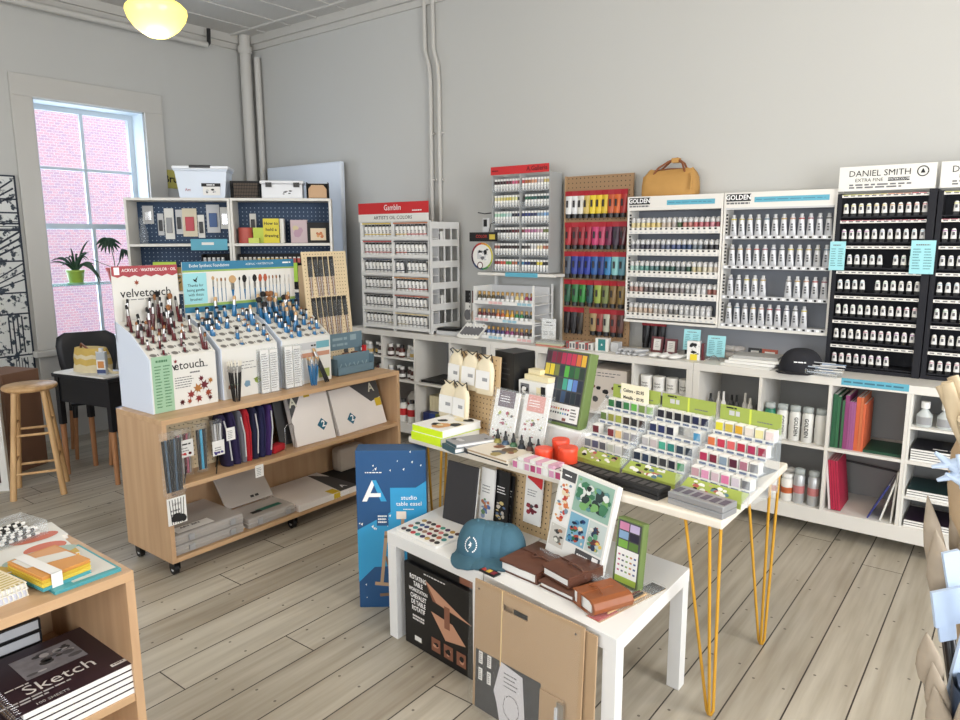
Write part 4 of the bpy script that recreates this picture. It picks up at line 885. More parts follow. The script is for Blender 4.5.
# ================================================================== MIDDLE SHELF OF THE LONG CART
S2, S3 = .4505, .1025
t = thing('pegboard_insert', 'cream pegboard panel fixed inside the left bay of the cart', 'pegboard', tuple(CF @ Vector((.03, .20, S2))), 90)
mb = MB().box(0, .42, 0, .008, 0, .295, peg); holes(mb, .02, .41, .02, .285, .024, -.0006, .0026); obj('board', mb, t)
def hang_pack(nm, label, x, z, w, hh, colr, wr=True, th=.02, y=.10, hdr=None, hdrh=.05, text=None, flowers=None, cat='brush pack'):
    t = thing(nm, label, cat, tuple(CF @ Vector((x, y, z))), 90)
    b = MB(); nb = max(3, int(w / .014))
    for i in range(nb):
        a = -w / 2 + w * (i + .5) / nb; b.tube([(a * .8, th * .5, -hh * .95), (a, th * .5, -hh * .12)], w / nb * .42, colr[i % len(colr)], 6)
    obj('contents', b, t); obj('sleeve', MB().box(-w / 2, w / 2, 0, th, -hh, 0, wrap), t)
    if hdr:
        c = MB().box(-w * .55, w * .55, -.002, .0, hdr[0], hdr[0] + hdrh, hdr[1]); 
        if text: c.text(text, .016, 0, hdr[0] + hdrh * .75, ink, -.003)
        lines(c, -w * .35, w * .35, hdr[0] + hdrh * .3, hdr[0] + hdrh * .6, 2, -.0025, gink, .4)
        if flowers: blotches(c, -w * .5, w * .5, hdr[0], hdr[0] + hdrh * .35, -.0026, flowers, 6, .4, .8, 3)
        obj('card', c, t)
    obj('hook', MB().tube([(0, .2 - y - .001 + .0, -.015), (0, .03, -.008), (0, .0, .005)], .002, chrome, 6), t)
    return t
hang_pack('brush_pack', 'long sleeve of black brushes with white and black landscape card at cart corner', .03, .725, .10, .30, [hand_k, M('steel_blue', (70, 90, 110), .4), hand_k], y=-.03, th=.025)
t = hang_pack('brush_pack', 'lower hanging pack with white and black landscape card at the cart corner', .025, .425, .085, .145, [hand_k], y=-.03, th=.006, hdr=(-.14, paper), hdrh=.13, text='SILVER')
c = MB(); blotches(c, -.045, .045, -.14, -.075, -.0345 + .03, [blackm, dgrey, blackm], 9, .5, 1.0, 6, 9); obj('landscape_print', c, t)
hang_pack('brush_pack', 'clear pack of maroon brushes with white heart card in the cart left bay', .14, .70, .085, .235, [hand_r, M('pink_handle', (170, 90, 110), .4), ferr], y=.07, hdr=(-.14, paper), hdrh=.085, text='~Princeton', flowers=[hand_r, red])
hang_pack('brush_pack', 'clear pack of dark blue brushes with cyan bands in the cart left bay', .225, .71, .055, .24, [hand_k, M('cyan_band', (60, 160, 200), .4), hand_k], y=.05)
hang_pack('brush_pack', 'clear pack with small white flowered card right of the cyan banded pack', .315, .71, .06, .18, [ferr, lgrey], y=.06, hdr=(-.18, paper), hdrh=.075, flowers=[col((70, 60, 140))])
for i, x in enumerate((.10, .27)): single('wire_easel', ['left', 'right'][i] + ' little black wire easel foot under the hanging brush packs', 'stand', MB().tube([(0, 0, .002), (.05, .06, .07), (.06, .10, .002)], .003, black, 6), tuple(CF @ Vector((x, .02, S2))), 90)
def roll(x, w, c, label, i, tilt=0):
    b = MB(); n = 14; hh = .27
    rings = []
    for z, s in ((0, .9), (.02, 1), (hh * .9, .95), (hh, .7)): rings.append([(w / 2 * s * math.cos(2 * PI * k / n), .05 * s * math.sin(2 * PI * k / n) * (1 + .08 * math.sin(k * 3)), z) for k in range(n)])
    b.ring(rings, c)
    t = thing('brush_roll', label, 'case', tuple(CF @ Vector((x, .10, S2))), 0, 'fabric brush rolls on the middle shelf', rot=(-6, tilt, 90)); obj('fabric', b, t)
    obj('tie', MB().tube([(0, -.052, .03), (.004, -.055, .15), (-.006, -.052, .24)], .004, c if i % 2 else lgrey, 6), t)
for i, (x, w, c, la) in enumerate([(.385, .05, (32, 24, 58), 'dark purple'), (.43, .045, (40, 30, 70), 'violet'), (.465, .03, (110, 110, 118), 'grey'), (.495, .04, (176, 28, 40), 'bright red'), (.535, .04, (24, 26, 56), 'navy'), (.575, .04, (30, 30, 70), 'dark blue'), (.615, .04, (60, 36, 96), 'purple striped')]):
    roll(x, w, M('fabric_%d' % i, c, .9, bump=.3, scale=40), la + ' fabric brush roll standing on the cart middle shelf', i, (-4 + i * 2.2))
single('brush_roll', 'small red pouch lying tilted beside the dark blue brush rolls', 'case', MB().box(0, .10, 0, .06, 0, .04, M('fabric_3', (176, 28, 40), .9)), tuple(CF @ Vector((.645, .05, S2 + .002))), rot=(0, 0, 110), bevel=.01)
def swing(label, x, y, z, w=.05, hh=.065, rot=(0, 0, 90)):
    m = MB().box(-w / 2, w / 2, 0, .001, 0, hh, paper); lines(m, -w * .35, w * .35, .008, hh - .012, 5, -.0006, gink, .35); single('price_tag', label, 'tag', m, tuple(CF @ Vector((x, y, z))), rot=rot)
swing('white price tag hanging on the dark purple brush rolls', .37, .03, .60); swing('white price tag hanging below the edge of the cart middle shelf', .505, .0015, .375)
obj_ = MB().tube([(0, 0, 0), (0, 0, .13), (.015, 0, .145), (.05, 0, .145), (.06, 0, .13), (.06, 0, 0)], .002, chrome, 6)
single('wire_bookend', 'thin chrome wire stand between the brush rolls and the canvas packs', 'stand', obj_, tuple(CF @ Vector((.72, .06, S2))), 90)
# canvas packs
def canvas_pack(label, x, w, hh, rot, flip, y=.02):
    t = thing('canvas_pack', label, 'canvas', tuple(CF @ Vector((x, y, S2 + .003))), 0, rot=rot)
    obj('canvas', MB().box(0, w, 0, .018, 0, hh, M('primed_canvas', (232, 226, 222), .6)).box(0, w, .022, .04, 0, hh, M('primed_canvas', (232, 226, 222), .6)), t, bevel=.002)
    s = MB(); y = -.0008; tri = [(0, hh), (0, hh * .55), (w * .32, hh)] if flip else [(w, hh), (w, hh * .62), (w * .78, hh * .55), (w * .42, hh)]
    s.add([(a, y, b) for a, b in tri], [tuple(range(len(tri)))], dgrey)
    s.text('A', .075, w * (.1 if flip else .84), hh * .86, col((226, 222, 200)), y - .001, bold=.02); quad(s, w * (.40 if flip else .86), w * (.55 if flip else .99), hh * (.93 if flip else .42), hh * (1.0 if flip else .6), y - .0006, M('label_yellow', (206, 176, 44), .5))
    c = (w * (.72 if flip else .30), hh * (.33 if flip else .30)); q2 = .036
    s.add([(c[0] + dx, y - .0004, c[1] + dz) for dx, dz in ((0, -q2), (q2, 0), (0, q2), (-q2, 0))], [(0, 1, 2, 3)], M('badge_teal', (24, 96, 122), .5)); s.text('2', .05, c[0] + .006, c[1], wink, y - .0015, bold=.03)
    pass
    obj('printed_wrapper', s, t)
canvas_pack('white canvas two pack with number two badge, left one leaning on the middle shelf', .80, .27, .285, (-17, 0, 87), True, y=.06)
canvas_pack('white canvas two pack with number two badge, right one leaning on the middle shelf', 1.10, .40, .275, (-19, 0, 92), False, y=.045)
single('portfolio_board', 'dark grey board leaning behind the left canvas pack', 'board', MB().box(0, .42, 0, .008, 0, .285, dgrey), tuple(CF @ Vector((.76, .16, S2 + .002))), rot=(-14, 0, 88))

# ================================================================== BOTTOM SHELF OF THE LONG CART
def case(label, x, y, z, w, d, hh, rz=90, lid=False, tag=True, text=True):
    t = thing('plastic_case', label, 'case', tuple(CF @ Vector((x, y, z))), rz)
    obj('case_body', MB().box(0, w, 0, d, 0, hh, frost), t, bevel=.008)
    obj('rim', MB().box(-.004, w + .004, -.004, d + .004, hh * .48, hh * .55, frost), t)
    for a in (.18, .78): obj('latch', MB().box(w * a, w * a + .028, -.010, -.003, hh * .25, hh * .8, grey), t)
    if text:
        s = MB(); s.add([(w * .08, d * .06, hh + .001), (w * .6, d * .06, hh + .001), (w * .6, d * .26, hh + .001), (w * .08, d * .26, hh + .001)], [(0, 1, 2, 3)], paper)
        s.text('ART BIN', .028, w * .32, hh + .002, ink, d * .2, flat=True, bold=.02); obj('label', s, t)
    return t
case('upper clear plastic art case at the left end of the cart bottom shelf', .028, .015, S3 + .053, .375, .36, .05)
case('lower clear plastic art case under the other at the cart bottom shelf', .028, .015, S3 + .001, .375, .36, .05, text=False)
t = case('open clear plastic art case with raised lid and dark green label', .43, .015, S3 + .001, .30, .20, .055, text=False)
s = MB(); s.add([(.10, .05, .0575), (.25, .05, .0575), (.25, .085, .0575), (.10, .085, .0575)], [(0, 1, 2, 3)], col((30, 110, 90))); s.add([(.06, .045, .0577), (.12, .045, .0577), (.12, .075, .0577), (.06, .075, .0577)], [(0, 1, 2, 3)], ink); obj('label', s, t)
ld = MB(); ld.T = Matrix.Translation((0, .20, .056)) @ Matrix.Rotation(R(52), 4, 'X'); ld.box(0, .30, 0, .20, 0, .012, frost); ld.text('~CASE', .03, .19, .0135, ink, .03, flat=True, bold=.02); obj('lid', ld, t, bevel=.005)
t = thing('canvas_pack', 'large white canvas pack with yellow label lying on the cart bottom shelf', 'canvas', tuple(CF @ Vector((.745, .0, S3))), 90)
obj('canvas', MB().box(0, .44, 0, .38, 0, .036, M('primed_canvas', (232, 226, 222), .6)), t, bevel=.002)
s = MB().box(.44, .68, .02, .38, 0, .02, blackm); s.add([(.30, .0, .0365), (.44, .0, .0365), (.44, .25, .0365), (.36, .38, .0365), (.44, .38, .0365), (.4402, .38, .0365)], [(0, 1, 2, 3)], dgrey)
s.add([(.24, .0, .037), (.30, .0, .037), (.30, .07, .037), (.24, .07, .037)], [(0, 1, 2, 3)], M('label_yellow', (206, 176, 44), .5)); s.text('A', .06, .37, .0375, wink, .06, flat=True, bold=.02); quad(s, .25, .30, .002, .034, -.0008, M('label_yellow', (206, 176, 44), .5))
s.text('SIZES', .03, .33, .018, wink, -.001, bold=.02)
obj('printed_wrapper', s, t)
single('plastic_case', 'rounded beige plastic case at the far right of the cart bottom shelf', 'case', MB().box(0, .22, 0, .10, 0, .16, M('beige_plastic', (176, 164, 150), .6)), tuple(CF @ Vector((1.29, .27, S3 + .021))), 90, bevel=.03)

# ================================================================== BOOKCASE CONTENTS
def bc(k, x, y, z): return tuple(BF @ Vector((k * .765 + x, y, z)))
A1, A2 = 1.566, 1.201
def hang(k, x, z, w, hh, c, label, band=None, nm='hanging_pack', th=.012, cat='pack'):
    t = thing(nm, label, cat, bc(k, x, .245, z), BA)
    obj('card', MB().box(-w / 2, w / 2, .0, .003, -hh, 0, c).box(-.004, .004, .003, .0165, -.012, -.008, chrome), t)
    b = MB().box(-w * .3, w * .3, -th, -.001, -hh * .8, -hh * .3, band or lgrey); obj('blister', b, t, bevel=.003)
for i, (k, x, z, w, hh, c, bnd, la) in enumerate([(0, .10, 1.86, .08, .14, lgrey, chrome, 'grey bagged'), (0, .19, 1.80, .045, .17, lgrey, black, 'slim black cutter'), (0, .255, 1.84, .07, .24, card, grey, 'white carded knife'), (0, .33, 1.83, .05, .19, lgrey, black, 'narrow black and grey'),
        (0, .41, 1.84, .11, .22, M('cream_card', (214, 204, 178), .5), M('pack_red', (190, 70, 80), .5), 'cream carded'), (0, .495, 1.79, .05, .18, card, black, 'black scissor'), (0, .59, 1.87, .10, .22, lgrey, M('pack_blue', (60, 90, 140), .5), 'blue and silver'), (0, .68, 1.85, .07, .17, card, chrome, 'clear bagged'),
        (1, .13, 1.80, .05, .15, card, black, 'small black blade')]):
    hang(k, x, z, w, hh, c, la + ' pack hanging on the navy pegboard', bnd)
single('label_strip', 'pale blue label strip on the first shelf edge of the window side bookcase', 'label', MB().box(-.16, .11, -.002, 0, -.055, .03, tealstrip).box(-.08, .01, -.003, -.002, -.015, .005, paper), bc(0, .62, .004, 1.57), BA)
single('glass_vase', 'tall clear glass vase on the top shelf of the window side bookcase', 'vase', MB().lathe([(.03, 0), (.035, .06), (.02, .14), (.028, .2)], clear, 14), bc(0, .09, .12, A1), BA)
def bx(nm, k, x, y, z, w, d, hh, c, label, cat='box', rz=0, print_=None):
    mb = MB().box(-w / 2, w / 2, 0, d, 0, hh, c)
    if print_:
        print_(mb, w, hh)
    return single(nm, label, cat, mb, bc(k, x, y, z + .0008), BA + rz)
def pr1(cs, n, seed): return lambda mb, w, hh: blotches(mb, -w * .42, w * .42, hh * .15, hh * .85, -.0008, cs, n, .4, .8, seed)
single('paper_roll', 'round red paper roll on the upper shelf of the corner side bookcase', 'roll', MB().cyl(0, 0, 0, .12, .055, .055, col((200, 80, 66)), 20), bc(1, .09, .10, A1 + .001), BA)
bx('notepad', 1, .20, .08, A1, .10, .06, .12, col((196, 216, 60)), 'lime green box beside the red paper roll', 'box')
bx('notepad', 1, .16, .03, A1, .08, .04, .04, col((214, 226, 90)), 'low lime green block in front of the red paper roll', 'box')
def yb(mb, w, hh):
    for i, tx in enumerate(('How to', 'hold a', 'drawing')): mb.text(tx, .034, 0, hh * (.8 - .25 * i), ink, -.001, bold=.02)
bx('book', 1, .29, .07, A1, .12, .03, .19, col((232, 214, 30)), 'yellow book with black lettering standing on the corner side bookcase', 'book', 0, yb)
bx('book', 1, .37, .09, A1, .03, .12, .19, card, 'white book standing spine out behind the yellow book', 'book')
bx('package', 1, .50, .10, A1, .13, .04, .18, col((206, 180, 186)), 'pale pink wrapped package in the middle of the corner side bookcase', 'package', -6, pr1([col((214, 196, 150)), col((190, 150, 170))], 4, 3))
t = thing('boxed_set', 'black open box framing an orange patterned set on the corner side bookcase', 'box', bc(1, .68, .08, A1 + .001), BA)
obj('frame', MB().box(-.115, .055, .02, .06, 0, .16, blackm), t); mb = MB().box(-.09, .03, .014, .019, .02, .115, M('set_cream', (220, 200, 170), .5)); blotches(mb, -.08, .02, .03, .10, .0135, [col((214, 120, 60)), col((200, 90, 50)), col((226, 160, 90))], 7, .3, .5, 2); obj('picture', mb, t)
# lower shelf: marker packs and racks
cs = [(120, 130, 140), (190, 80, 80), (90, 150, 110), (60, 90, 150), (200, 160, 80), (150, 90, 160), (90, 100, 90)]
for i in range(7): bx('marker_set', 0, .12 + i * .055, .10, A2, .048, .05, .20 - (i % 3) * .02, col(cs[i], .35), 'upright marker set, %s from left on the window side bookcase second shelf' % ORD[i], 'marker set', 0, pr1([paper, ink, col(cs[(i + 2) % 7])], 5, i))
single('sticky_sign', 'bright lime green blank card leaning before the marker sets', 'card', MB().box(0, .17, 0, .002, 0, .14, col((190, 228, 50))), bc(0, .16, .05, A2 + .085), BA)
single('block', 'white box carrying the lime green card', 'box', MB().box(0, .17, 0, .05, 0, .083, card), bc(0, .16, .045, A2 + .001), BA)
def ptray(k, x, w, label, cols_, nrow=2):
    t = thing('pan_rack', label, 'rack', bc(k, x, .05, A2 + .001), BA)
    b = MB().box(0, w, 0, .15, 0, .012, blackm).box(0, w, .145, .15, .012, .28, blackm).box(0, .006, 0, .15, .012, .28, blackm).box(w - .006, w, 0, .15, .012, .28, blackm)
    for r in range(nrow): b.box(.006, w - .006, 0.0, .145, .10 + r * .11 - .006, .10 + r * .11, blackm)
    obj('rack', b, t)
    n = int(w / .034)
    for r in range(nrow):
        for i in range(n):
            kk = kind('pan%s%d' % (cols_[(i * len(cols_)) // n], 1), lambda c=cols_[(i * len(cols_)) // n]: [(None, MB().cyl(0, 0, 0, .035, .013, .013, col(c), 12).cyl(0, 0, .035, .045, .011, .011, paper, 12))])
            place(kk, 'paint_jar', 'little jar, %s from left, %s tier of the %s bookcase rack' % (ORD[i], ['lower', 'upper'][r], ['window side', 'corner side'][k]), 'jar', tuple(BF @ Vector((k * .765 + x + .02 + i * .034, .075, A2 + .1015 + r * .11 if True else 0))), (0, 0, BA), 'little jars on the black bookcase racks')
ptray(0, .52, .20, 'small black jar rack on the window side bookcase', [(200, 204, 210), (180, 190, 200)]); ptray(1, .03, .50, 'wide black jar rack on the corner side bookcase', [(196, 190, 170), (226, 200, 90), (220, 180, 80), (190, 80, 70)])
single('sticky_sign', 'small lime green tab standing at the wide black jar rack', 'card', MB().box(0, .04, 0, .002, 0, .15, col((170, 220, 50))), bc(1, .44, .046, A2 + .06), BA)
bx('paper_pad', 1, .62, .06, A2, .16, .10, .22, card, 'white patterned packet at the right end of the corner side bookcase', 'pad', 8, pr1([gink, lgrey, M('cream_card', (214, 204, 178), .5)], 9, 4))
# on top of the bookcases
TZ = 1.9105
t = thing('storage_bin', 'large translucent white storage bin with black handle on the window side bookcase', 'storage bin', bc(0, .56, .03, TZ), BA)
bp = M('translucent_bin', (222, 232, 246), .3, 0, .92, var=.02)
b = MB(); rings = []
for z, s in ((0, .86), (.01, .88), (.20, 1.0), (.205, 1.05), (.215, 1.05)):
    a, d = .19 * s, .125 * s; rings.append([(-a, -d + .125, z), (a, -d + .125, z), (a, d + .125, z), (-a, d + .125, z)])
b.ring(rings, bp, smooth=False); obj('bin', b, t, bevel=.004)
obj('lid', MB().box(-.205, .205, -.012, .262, .216, .238, M('bin_lid_white', (238, 242, 248), .35)), t, bevel=.006)
obj('handle', MB().box(-.08, .075, -.014, .05, .222, .244, black), t, bevel=.003)
s = MB().box(.0, .14, .0, .001, .085, .11, ink).box(.01, .135, .0, .001, .02, .085, paper); s.text('~PRO BOX', .018, .07, .097, wink, -.001); obj('logo', MB().text('Art', .03, -.1, .06, col((190, 60, 90)), .0), t); blotches(s, .02, .13, .025, .08, -.0008, [ink, gink, lgrey], 6, .3, .6, 4); obj('label', s, t)
t = thing('wire_basket', 'low dark mesh basket between the storage bins on the bookcases', 'basket', bc(1, .11, .06, TZ), BA)
b = MB().box(-.105, .105, 0, .16, 0, .006, blackm)
for z in (.02, .045, .07, .095): b.box(-.11, .11, -.002, 0, z, z + .004, blackm).box(-.11, .11, .16, .162, z, z + .004, blackm)
for i in range(19): b.box(-.11 + i * .012, -.107 + i * .012, -.002, 0, 0, .13, blackm)
b.box(-.11, .11, -.003, .001, .118, .132, blackm).box(-.11, -.107, 0, .16, 0, .13, blackm).box(.107, .11, 0, .16, 0, .13, blackm).box(-.11, .11, .158, .161, 0, .13, blackm); obj('basket', b, t)
single('storage_bin', 'brown box inside the low dark mesh basket', 'box', MB().box(-.09, .09, .02, .14, 0, .11, M('taupe_box', (120, 104, 90), .7)), bc(1, .11, .06, TZ + .0065), BA)
t = thing('storage_bin', 'white lidded box with two black clips on the corner side bookcase', 'storage bin', bc(1, .39, .04, TZ), BA)
obj('bin', MB().box(-.155, .155, 0, .2, 0, .11, M('white_box_plastic', (226, 228, 232), .4)), t, bevel=.008); obj('lid', MB().box(-.165, .165, -.008, .208, .111, .135, M('white_box_plastic', (226, 228, 232), .4)), t, bevel=.006)
for a in (-.12, .09): obj('latch', MB().box(a, a + .045, -.018, -.009, .085, .12, black), t)
s = MB(); blotches(s, .0, .14, .02, .08, -.001, [ink, gink, paper, gink], 6, .3, .6, 9); obj('label', s, t)
t = thing('wooden_form', 'black framed box with a tan rounded wooden piece on the corner side bookcase', 'box', bc(1, .66, .05, TZ), BA)
obj('frame', MB().box(-.085, .085, .0, .14, 0, .006, blackm).box(-.085, -.079, 0, .14, .006, .125, blackm).box(.079, .085, 0, .14, .006, .125, blackm).box(-.079, .079, .134, .14, .006, .125, blackm), t)
s = MB(); s.prism([(-.07, .006), (.07, .006), (.07, .075), (.045, .105), (-.045, .105), (-.07, .075)], .01, .12, M('tan_block', (196, 160, 124), .6)); obj('block', s, t)

# ---- tall pale panel against the back wall, sign on the left wall
t = thing('leaning_panel', 'tall pale blue white panel with black slot standing by the corner', 'panel', (-5.80, 4.27, 0))
obj('panel', MB().box(0, 1.02, 0, .05, 0.0, 2.255, M('pale_blue_panel', (214, 222, 232), .4, var=.02)), t, bevel=.012)
s = MB().box(.86, .885, -.002, 0, 1.38, 1.66, ink).box(.83, .90, -.004, 0, 1.84, 1.86, lgrey); lines(s, .82, .86, 1.30, 1.33, 1, -.001, gink); obj('slot', s, t)
s = MB().box(0, .004, 0, .26, 0, .16, M('olive_sign', (176, 168, 84), .6)); s.T = Matrix.Translation((.005, .07, .08)) @ Matrix.Rotation(PI / 2, 4, 'Z'); s.text('Brushes', .09, .05, 0, ink, 0, bold=.02)
single('wall_sign', 'small olive yellow lettered sign on the left wall beside the window', 'sign', s, (XL + .001, 3.46, 2.045))

# ================================================================== WINDOW PLANTS, MURAL, CORNER SEATING
single('glass_shelf', 'clear glass shelf across the window carrying two potted plants', 'shelf', MB().box(XL - .135, XL - .01, WY0 + .013, WY1 - .013, 1.228, 1.236, M('shelf_glass', (170, 215, 215), .1, 0, .55, var=0)))
leafm = M('dark_leaf', (34, 66, 44), .45, var=.15); leafg = M('green_leaf', (52, 84, 52), .45, var=.15)
def blade(mb, p0, p1, p2, w, m, n=6):
    p0, p1, p2 = Vector(p0), Vector(p1), Vector(p2); L, Rr, T = [], [], []
    for i in range(n + 1):
        t_ = i / n; p = p0 * (1 - t_) ** 2 + p1 * 2 * t_ * (1 - t_) + p2 * t_ * t_; d = (p1 - p0) * (1 - t_) + (p2 - p1) * t_
        s = d.cross(Vector((1, 0, .3))).normalized() * w * (math.sin(PI * min(1, (t_ * .85 + .15))) ** .6 if i < n else .05)
        L.append(p - s); Rr.append(p + s); T.append(p + Vector((.004, 0, 0)))
    mb.ring([[tuple(L[i]), tuple(T[i]), tuple(Rr[i])] for i in range(n + 1)], m, smooth=False)
t = thing('potted_plant', 'spiky plant in a light green pot on the glass window shelf', 'plant', (XL - .07, 2.655, 1.2365))
pg = M('green_pot', (150, 178, 70), .4)
obj('pot', MB().lathe([(.048, 0), (.052, .01), (.066, .10), (.070, .102), (.070, .118), (.062, .118)], pg, 20).lathe([(.06, -.0002), (.072, .012), (.072, .016)], M('saucer_green', (150, 190, 150), .4), 20), t)
b = MB()
for i in range(22):
    a = random.uniform(0, 2 * PI); s = random.uniform(.05, .17); h_ = random.uniform(.06, .22)
    b = b; blade(b, (.015 * math.cos(a), .015 * math.sin(a), .11), (.3 * s * math.cos(a), .5 * s * math.sin(a), .11 + h_ * .9), (min(.6 * s * math.cos(a), .07), s * 1.2 * math.sin(a), .11 + h_ * random.uniform(.4, 1.2)), .008, leafm)
for i in range(7): blade(b, (.01, .05, .16), (.03, .10 + i * .01, .19 - i * .01), (.04, .12 + .012 * i * (1 if i % 2 else .6), .16 - i * .028), .010, leafm)
obj('foliage', b, t)
t = thing('potted_plant', 'split leaf plant in a terracotta pot on the glass window shelf', 'plant', (XL - .07, 2.98, 1.2365))
obj('pot', MB().lathe([(.045, 0), (.066, .095), (.074, .096), (.076, .125), (.066, .125)], M('terracotta', (170, 70, 64), .7), 20), t)
b = MB().tube([(0, 0, .12), (.01, -.01, .2), (.0, -.02, .3), (.01, -.05, .37)], .004, leafg, 6).tube([(0, 0, .12), (.01, -.1, .16), (.01, -.19, .20)], .003, leafg, 6).tube([(0, .01, .12), (.01, .05, .2), (0, .07, .28)], .004, leafg, 6)
for i in range(9):
    a = -1.4 + i * .35; blade(b, (.01, -.05, .37), (.03, -.05 + .05 * math.sin(a), .38 - .02 * i % .05), (.03, -.05 + .11 * math.sin(a) , .37 - .13 * math.cos(a * .8)), .013, leafm)
for i in range(5): blade(b, (0, .07, .28), (.02, .06 + .02 * i, .26), (.03, .02 + .03 * i, .16 + .03 * (i % 3)), .010, leafm)
obj('foliage', b, t)
# mural of patterned blocks
t = thing('wall_art', 'large black and white patterned panel with blue triangles left of the window', 'picture', (XL + .002, 1.30, .42))
spk = bpy.data.materials.new('speckled_print'); spk.use_nodes = True; nt = spk.node_tree; bb = nt.nodes['Principled BSDF']; tc = nt.nodes.new('ShaderNodeTexCoord'); no = nt.nodes.new('ShaderNodeTexNoise'); no.inputs['Scale'].default_value = 26; no.inputs['Detail'].default_value = 4
cr = nt.nodes.new('ShaderNodeValToRGB'); cr.color_ramp.elements[0].position = .40; cr.color_ramp.elements[0].color = L3((40, 52, 66)); cr.color_ramp.elements[1].position = .47; cr.color_ramp.elements[1].color = L3((208, 210, 208))
nt.links.new(tc.outputs['Object'], no.inputs[0]); nt.links.new(no.outputs[0], cr.inputs[0]); nt.links.new(cr.outputs[0], bb.inputs['Base Color'])
b = MB().box(0, .02, 0, .95, 0, 1.65, spk)
din = M('mural_ink', (30, 40, 56), .6, var=0); dbl = M('mural_blue', (52, 84, 116), .6, var=.05)
def ln(y0, z0, y1, z1, w_, m=din):
    d = Vector((0, y1 - y0, z1 - z0)).normalized(); s = Vector((0, -d.z, d.y)) * w_ / 2; P0 = Vector((.0212, y0, z0)); P1 = Vector((.0212, y1, z1)); b.add([tuple(P0 - s), tuple(P1 - s), tuple(P1 + s), tuple(P0 + s)], [(0, 1, 2, 3)], m)
for z in (.0, .30, .62, .78, 1.02, 1.25, 1.30, 1.38, 1.48, 1.65): ln(0, z, .95, z, .012)
ln(.945, 0, .945, 1.65, .014); ln(.5, 0, .5, 1.65, .01)
for i in range(4): ln(.80 + i * .03, .32, .80 + i * .03, .60, .011)
for i in range(3): ln(.62 + i * .04, 1.40, .93, 1.62 - i * .06, .012); ln(.55 + i * .05, 1.02 - .02, .94, 1.24 - i * .05, .014); ln(.6 + i * .05, .80, .94, 1.0 - i * .06, .010)
for i in range(4): ln(.5, 1.26 + i * .018, .94, 1.26 + i * .018, .006)
b.add([(.0214, .5, 1.04), (.0214, .80, 1.23), (.0214, .5, 1.23)], [(0, 1, 2)], dbl); b.add([(.0214, .5, .79), (.0214, .7, .9), (.0214, .5, 1.0)], [(0, 1, 2)], dbl)
for i in range(5): ln(.82 + i * .02, .05, .82 + i * .02, .28, .006)
obj('print', b, t)
# stool
sc = (-4.935, 1.765); t = thing('bar_stool', 'round topped honey coloured wooden stool near the window', 'stool', (sc[0], sc[1], 0), 64)
obj('seat', MB().lathe([(.135, .672), (.150, .68), (.154, .692), (.148, .702), (.001, .704)], stoolw, 28), t)
ft = [(-.14, -.14), (.14, -.14), (.14, .14), (-.14, .14)]
for a, c in ft: obj('leg', MB().tube([(a * .98, c * .98, 0), (a * .55, c * .55, .675)], .019, stoolw, 8, .017), t)
def at_(p, z): k = 1 - .44 * z / .675; return (p[0] * .98 * k, p[1] * .98 * k, z)
for i, z in ((0, .16), (1, .22), (2, .16), (3, .22), (0, .40), (1, .46), (2, .40), (3, .46)): obj('rung', MB().tube([at_(ft[i], z), at_(ft[(i + 1) % 4], z)], .0085, stoolw, 8), t)
single('cardboard_box', 'tall brown cardboard box behind the honey wooden stool', 'box', MB().box(0, .30, 0, .28, 0, .70, M('brown_carton', (130, 96, 76), .7)), (-5.72, 1.68, 0), 20, bevel=.003)
t = thing('framed_picture', 'tall white frame with dark inside at the far left edge by the stool', 'frame', (-5.42, 1.24, 0), 52)
obj('frame', MB().box(0, .035, 0, .04, 0, .68, card).box(.47, .51, 0, .04, 0, .68, card).box(.035, .47, 0, .04, .64, .68, card).box(.035, .47, 0, .04, 0, .05, card), t); obj('inside', MB().box(.035, .47, .02, .03, .05, .64, M('dark_brown', (70, 44, 40), .7)), t)
mb = MB().box(0, .16, 0, .1, 0, .13, M('pale_pink_box', (226, 206, 200), .6)); blotches(mb, .01, .15, .01, .12, -.0005, [hand_r, gink, red], 12, .08, .16, 5); single('pattern_box', 'pale box with red speckles on top of the white frame', 'box', mb, (-5.25, 1.43, .681), 52)
# chairs and desk in black with wooden leg tips
blk = M('black_chair_shell', (16, 18, 26), .45, var=.03); lw = M('beech_leg', (176, 124, 84), .5, var=.05)
def chair(label, loc, rz, back=True, seatc=None):
    t = thing('dining_chair', label, 'chair', loc, rz)
    obj('seat', MB().prism([(-.21, -.20), (.21, -.20), (.19, .20), (-.19, .20)], .425, .45, seatc or blk, 'z'), t, bevel=.01)
    for a, c in ((-1, -1), (1, -1), (1, 1), (-1, 1)):
        l_ = obj('leg', MB().tube([(a * .20, c * .19, 0), (a * .18, c * .17, .33)], .015, lw, 10, .018), t); obj('socket', MB().tube([(a * .18, c * .17, .33), (a * .175, c * .165, .425)], .02, blk, 10, .022), l_)
    if back:
        b = MB(); rings = []
        for z, w_, y in ((.45, .18, .19), (.55, .20, .215), (.70, .235, .235), (.85, .25, .25), (.92, .235, .255), (.955, .17, .257)):
            rings.append([(w_ * math.sin(a_) , y - .05 * math.cos(a_) + .05 + q_, z) for a_, q_ in ((-1.2, 0), (-.8, 0), (-.4, 0), (0, 0), (.4, 0), (.8, 0), (1.2, 0), (1.2, .012), (.4, .012), (-.4, .012), (-1.2, .012))])
        for rg in rings:
            for i, p in enumerate(rg): rg[i] = (p[0] / .93, p[1] - (.04 * (p[0] / .25) ** 2), p[2])
        b.ring(rings, blk); obj('backrest', b, t)
    return t
chair('black shell chair with rounded back under the window, seat facing the desk', (-5.55, 2.42, 0), 72).scale = (.84, .84, .94)
chair('black chair with grey seat pad tucked behind the small black desk', (-4.93, 2.50, 0), -90, False, M('seat_bluegrey', (110, 124, 150), .5))
